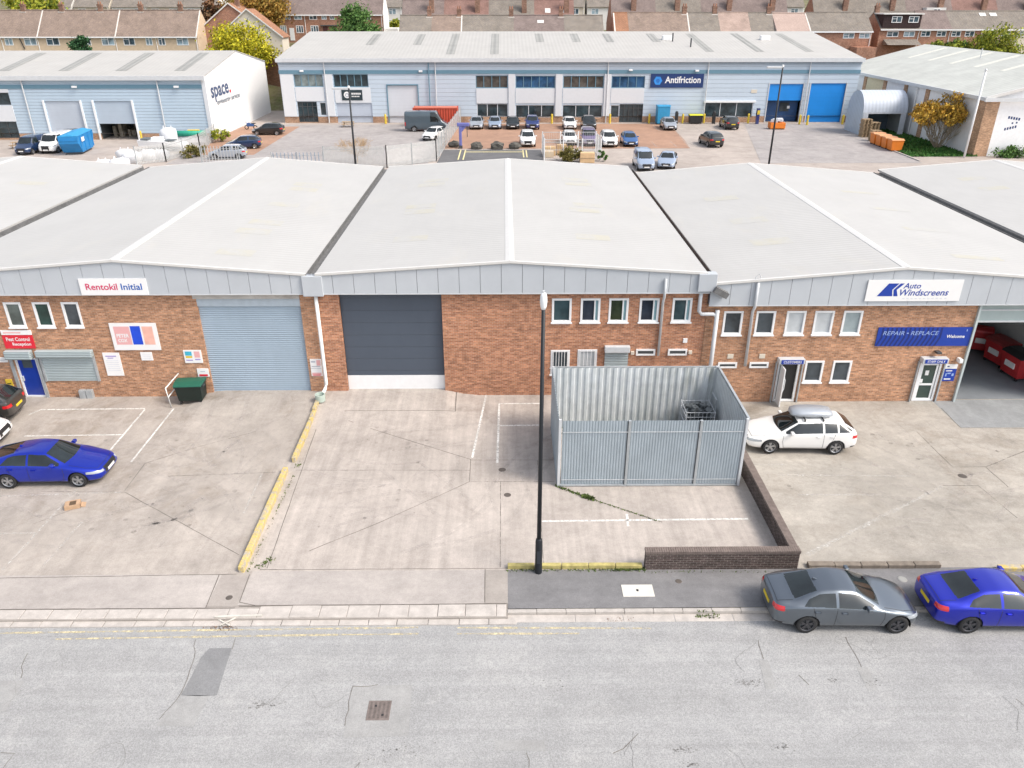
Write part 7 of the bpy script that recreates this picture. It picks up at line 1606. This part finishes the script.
tree('shrub', 'low bush along the right shed front wall', 'shrub', 61.5, 95.4, 0, .5, 2.2, .6, lf_g, 1200, .14, 18, trunk=.05, seed=20, squash=.3)
# twiggy shrubs grown by recursive branching
def twigs(m, p, d, L, r, depth, R_, spread, tips):
    e = p + d * L; mid = p + d * L * .5 + Vector((R_.gauss(0, 1), R_.gauss(0, 1), R_.gauss(0, .5))) * L * .06
    m.tube([p, mid, e], r, 4 if r < .03 else 6, r * .6, cap=False)
    if depth == 0: tips.append(e); return
    for k in range(R_.choice((2, 3, 3))):
        nd = (d + Vector((R_.gauss(0, spread), R_.gauss(0, spread), R_.gauss(.10, spread * .6)))).normalized(); twigs(m, p + d * L * R_.uniform(.55, 1.0), nd, L * R_.uniform(.62, .85), r * .62, depth - 1, R_, spread, tips)
R_ = random.Random(5); o = empty('ornamental_shrub', (55.8, 102.2, 0), 'large orange leaved shrub with pale bare stems on the grass verge', 'shrub'); m = MB(); tips = []
for k in range(26):
    a = R_.random() * 6.28; q_ = R_.uniform(.15, .85); d = Vector((math.cos(a) * q_, math.sin(a) * q_, 1)).normalized(); twigs(m, Vector((55.8 + math.cos(a) * .25, 102.2 + math.sin(a) * .25, 0)), d, R_.uniform(1.75, 2.4), .05, 4, R_, .26, tips)
m.build('stems', M('bark_pale', (.36, .30, .22), .9, var=.25, scale=5), o); m = MB()
for p in tips:
    for k in range(11 if p.z > 3.0 or p.x < 54.8 else (1 if R_.random() < .6 else 0)):
        q = p + Vector((R_.gauss(0, .16), R_.gauss(0, .16), R_.gauss(0, .14))); d = Vector((R_.gauss(0, 1), R_.gauss(0, 1), R_.gauss(0, 1))).normalized(); e = d.orthogonal(); f = d.cross(e); l = R_.uniform(.07, .15); m.quad(q - e * l, q - f * l * .6, q + e * l, q + f * l * .6)
m.build('foliage', leafmat('leaves_shrub_orange', [(.36, .19, .03), (.48, .28, .04), (.52, .36, .06), (.30, .19, .05)]), o)
R_ = random.Random(9); o = empty('bare_tree', (-17.3, 92.6, 0), 'small leafless tan twiggy tree by the palisade fence', 'tree'); m = MB(); tips = []
m.tube([(-17.3, 92.6, 0), (-17.3, 92.6, 1.0)], .09, 8, .07)
for k in range(18): a = R_.random() * 6.28; twigs(m, Vector((-17.3, 92.6, R_.uniform(.7, 1.0))), Vector((math.cos(a) * 1.0, math.sin(a) * 1.0, R_.uniform(.1, 1.4))).normalized(), R_.uniform(.75, 1.05), .04, 5, R_, .42, tips)
m.build('branches', M('bark_tan', (.46, .33, .20), .9, var=.2, scale=5), o)
# ------------------------------------------------------------------ camera, sun, sky
cam = bpy.data.cameras.new('camera'); co = bpy.data.objects.new('camera', cam); col.objects.link(co)
co.location = (0, 0, 17); co.rotation_euler = (R(90 - 26.44), 0, R(-.52))
cam.sensor_width = 36; cam.lens = 770 * 36 / 1024; cam.clip_end = 3000; cam.clip_start = .1
sc.camera = co
AZ, EL = 113, 48       # sun azimuth clockwise from +Y, elevation
su = bpy.data.lights.new('sun', 'SUN'); so = bpy.data.objects.new('sun', su); col.objects.link(so)
su.energy = 1.45; su.angle = R(18); su.color = (1, .90, .78)
d = Vector((math.sin(R(AZ)) * math.cos(R(EL)), math.cos(R(AZ)) * math.cos(R(EL)), math.sin(R(EL))))
so.rotation_euler = d.to_track_quat('Z', 'Y').to_euler(); so.location = (40, 30, 60)
w = bpy.data.worlds.new('World'); sc.world = w; w.use_nodes = True
nt = w.node_tree; bg = nt.nodes['Background']; sk = nt.nodes.new('ShaderNodeTexSky'); sk.sky_type = 'NISHITA'; sk.sun_disc = False
sk.sun_elevation = R(EL); sk.sun_rotation = R(AZ); sk.dust_density = 3.0; sk.air_density = 1.0; sk.ozone_density = .6
hs = nt.nodes.new('ShaderNodeHueSaturation'); hs.inputs['Saturation'].default_value = .42; hs.inputs['Value'].default_value = 1.0   # thin high cloud: a paler sky
nt.links.new(sk.outputs[0], hs.inputs['Color']); nt.links.new(hs.outputs[0], bg.inputs[0]); bg.inputs[1].default_value = .15
sc.view_settings.view_transform = 'Standard'; sc.view_settings.look = 'None'; sc.view_settings.exposure = .88; sc.view_settings.gamma = 1; sc.view_settings.use_curve_mapping = False
sc.cycles.max_bounces = 5; sc.cycles.diffuse_bounces = 3; sc.cycles.glossy_bounces = 3; sc.cycles.transparent_max_bounces = 6
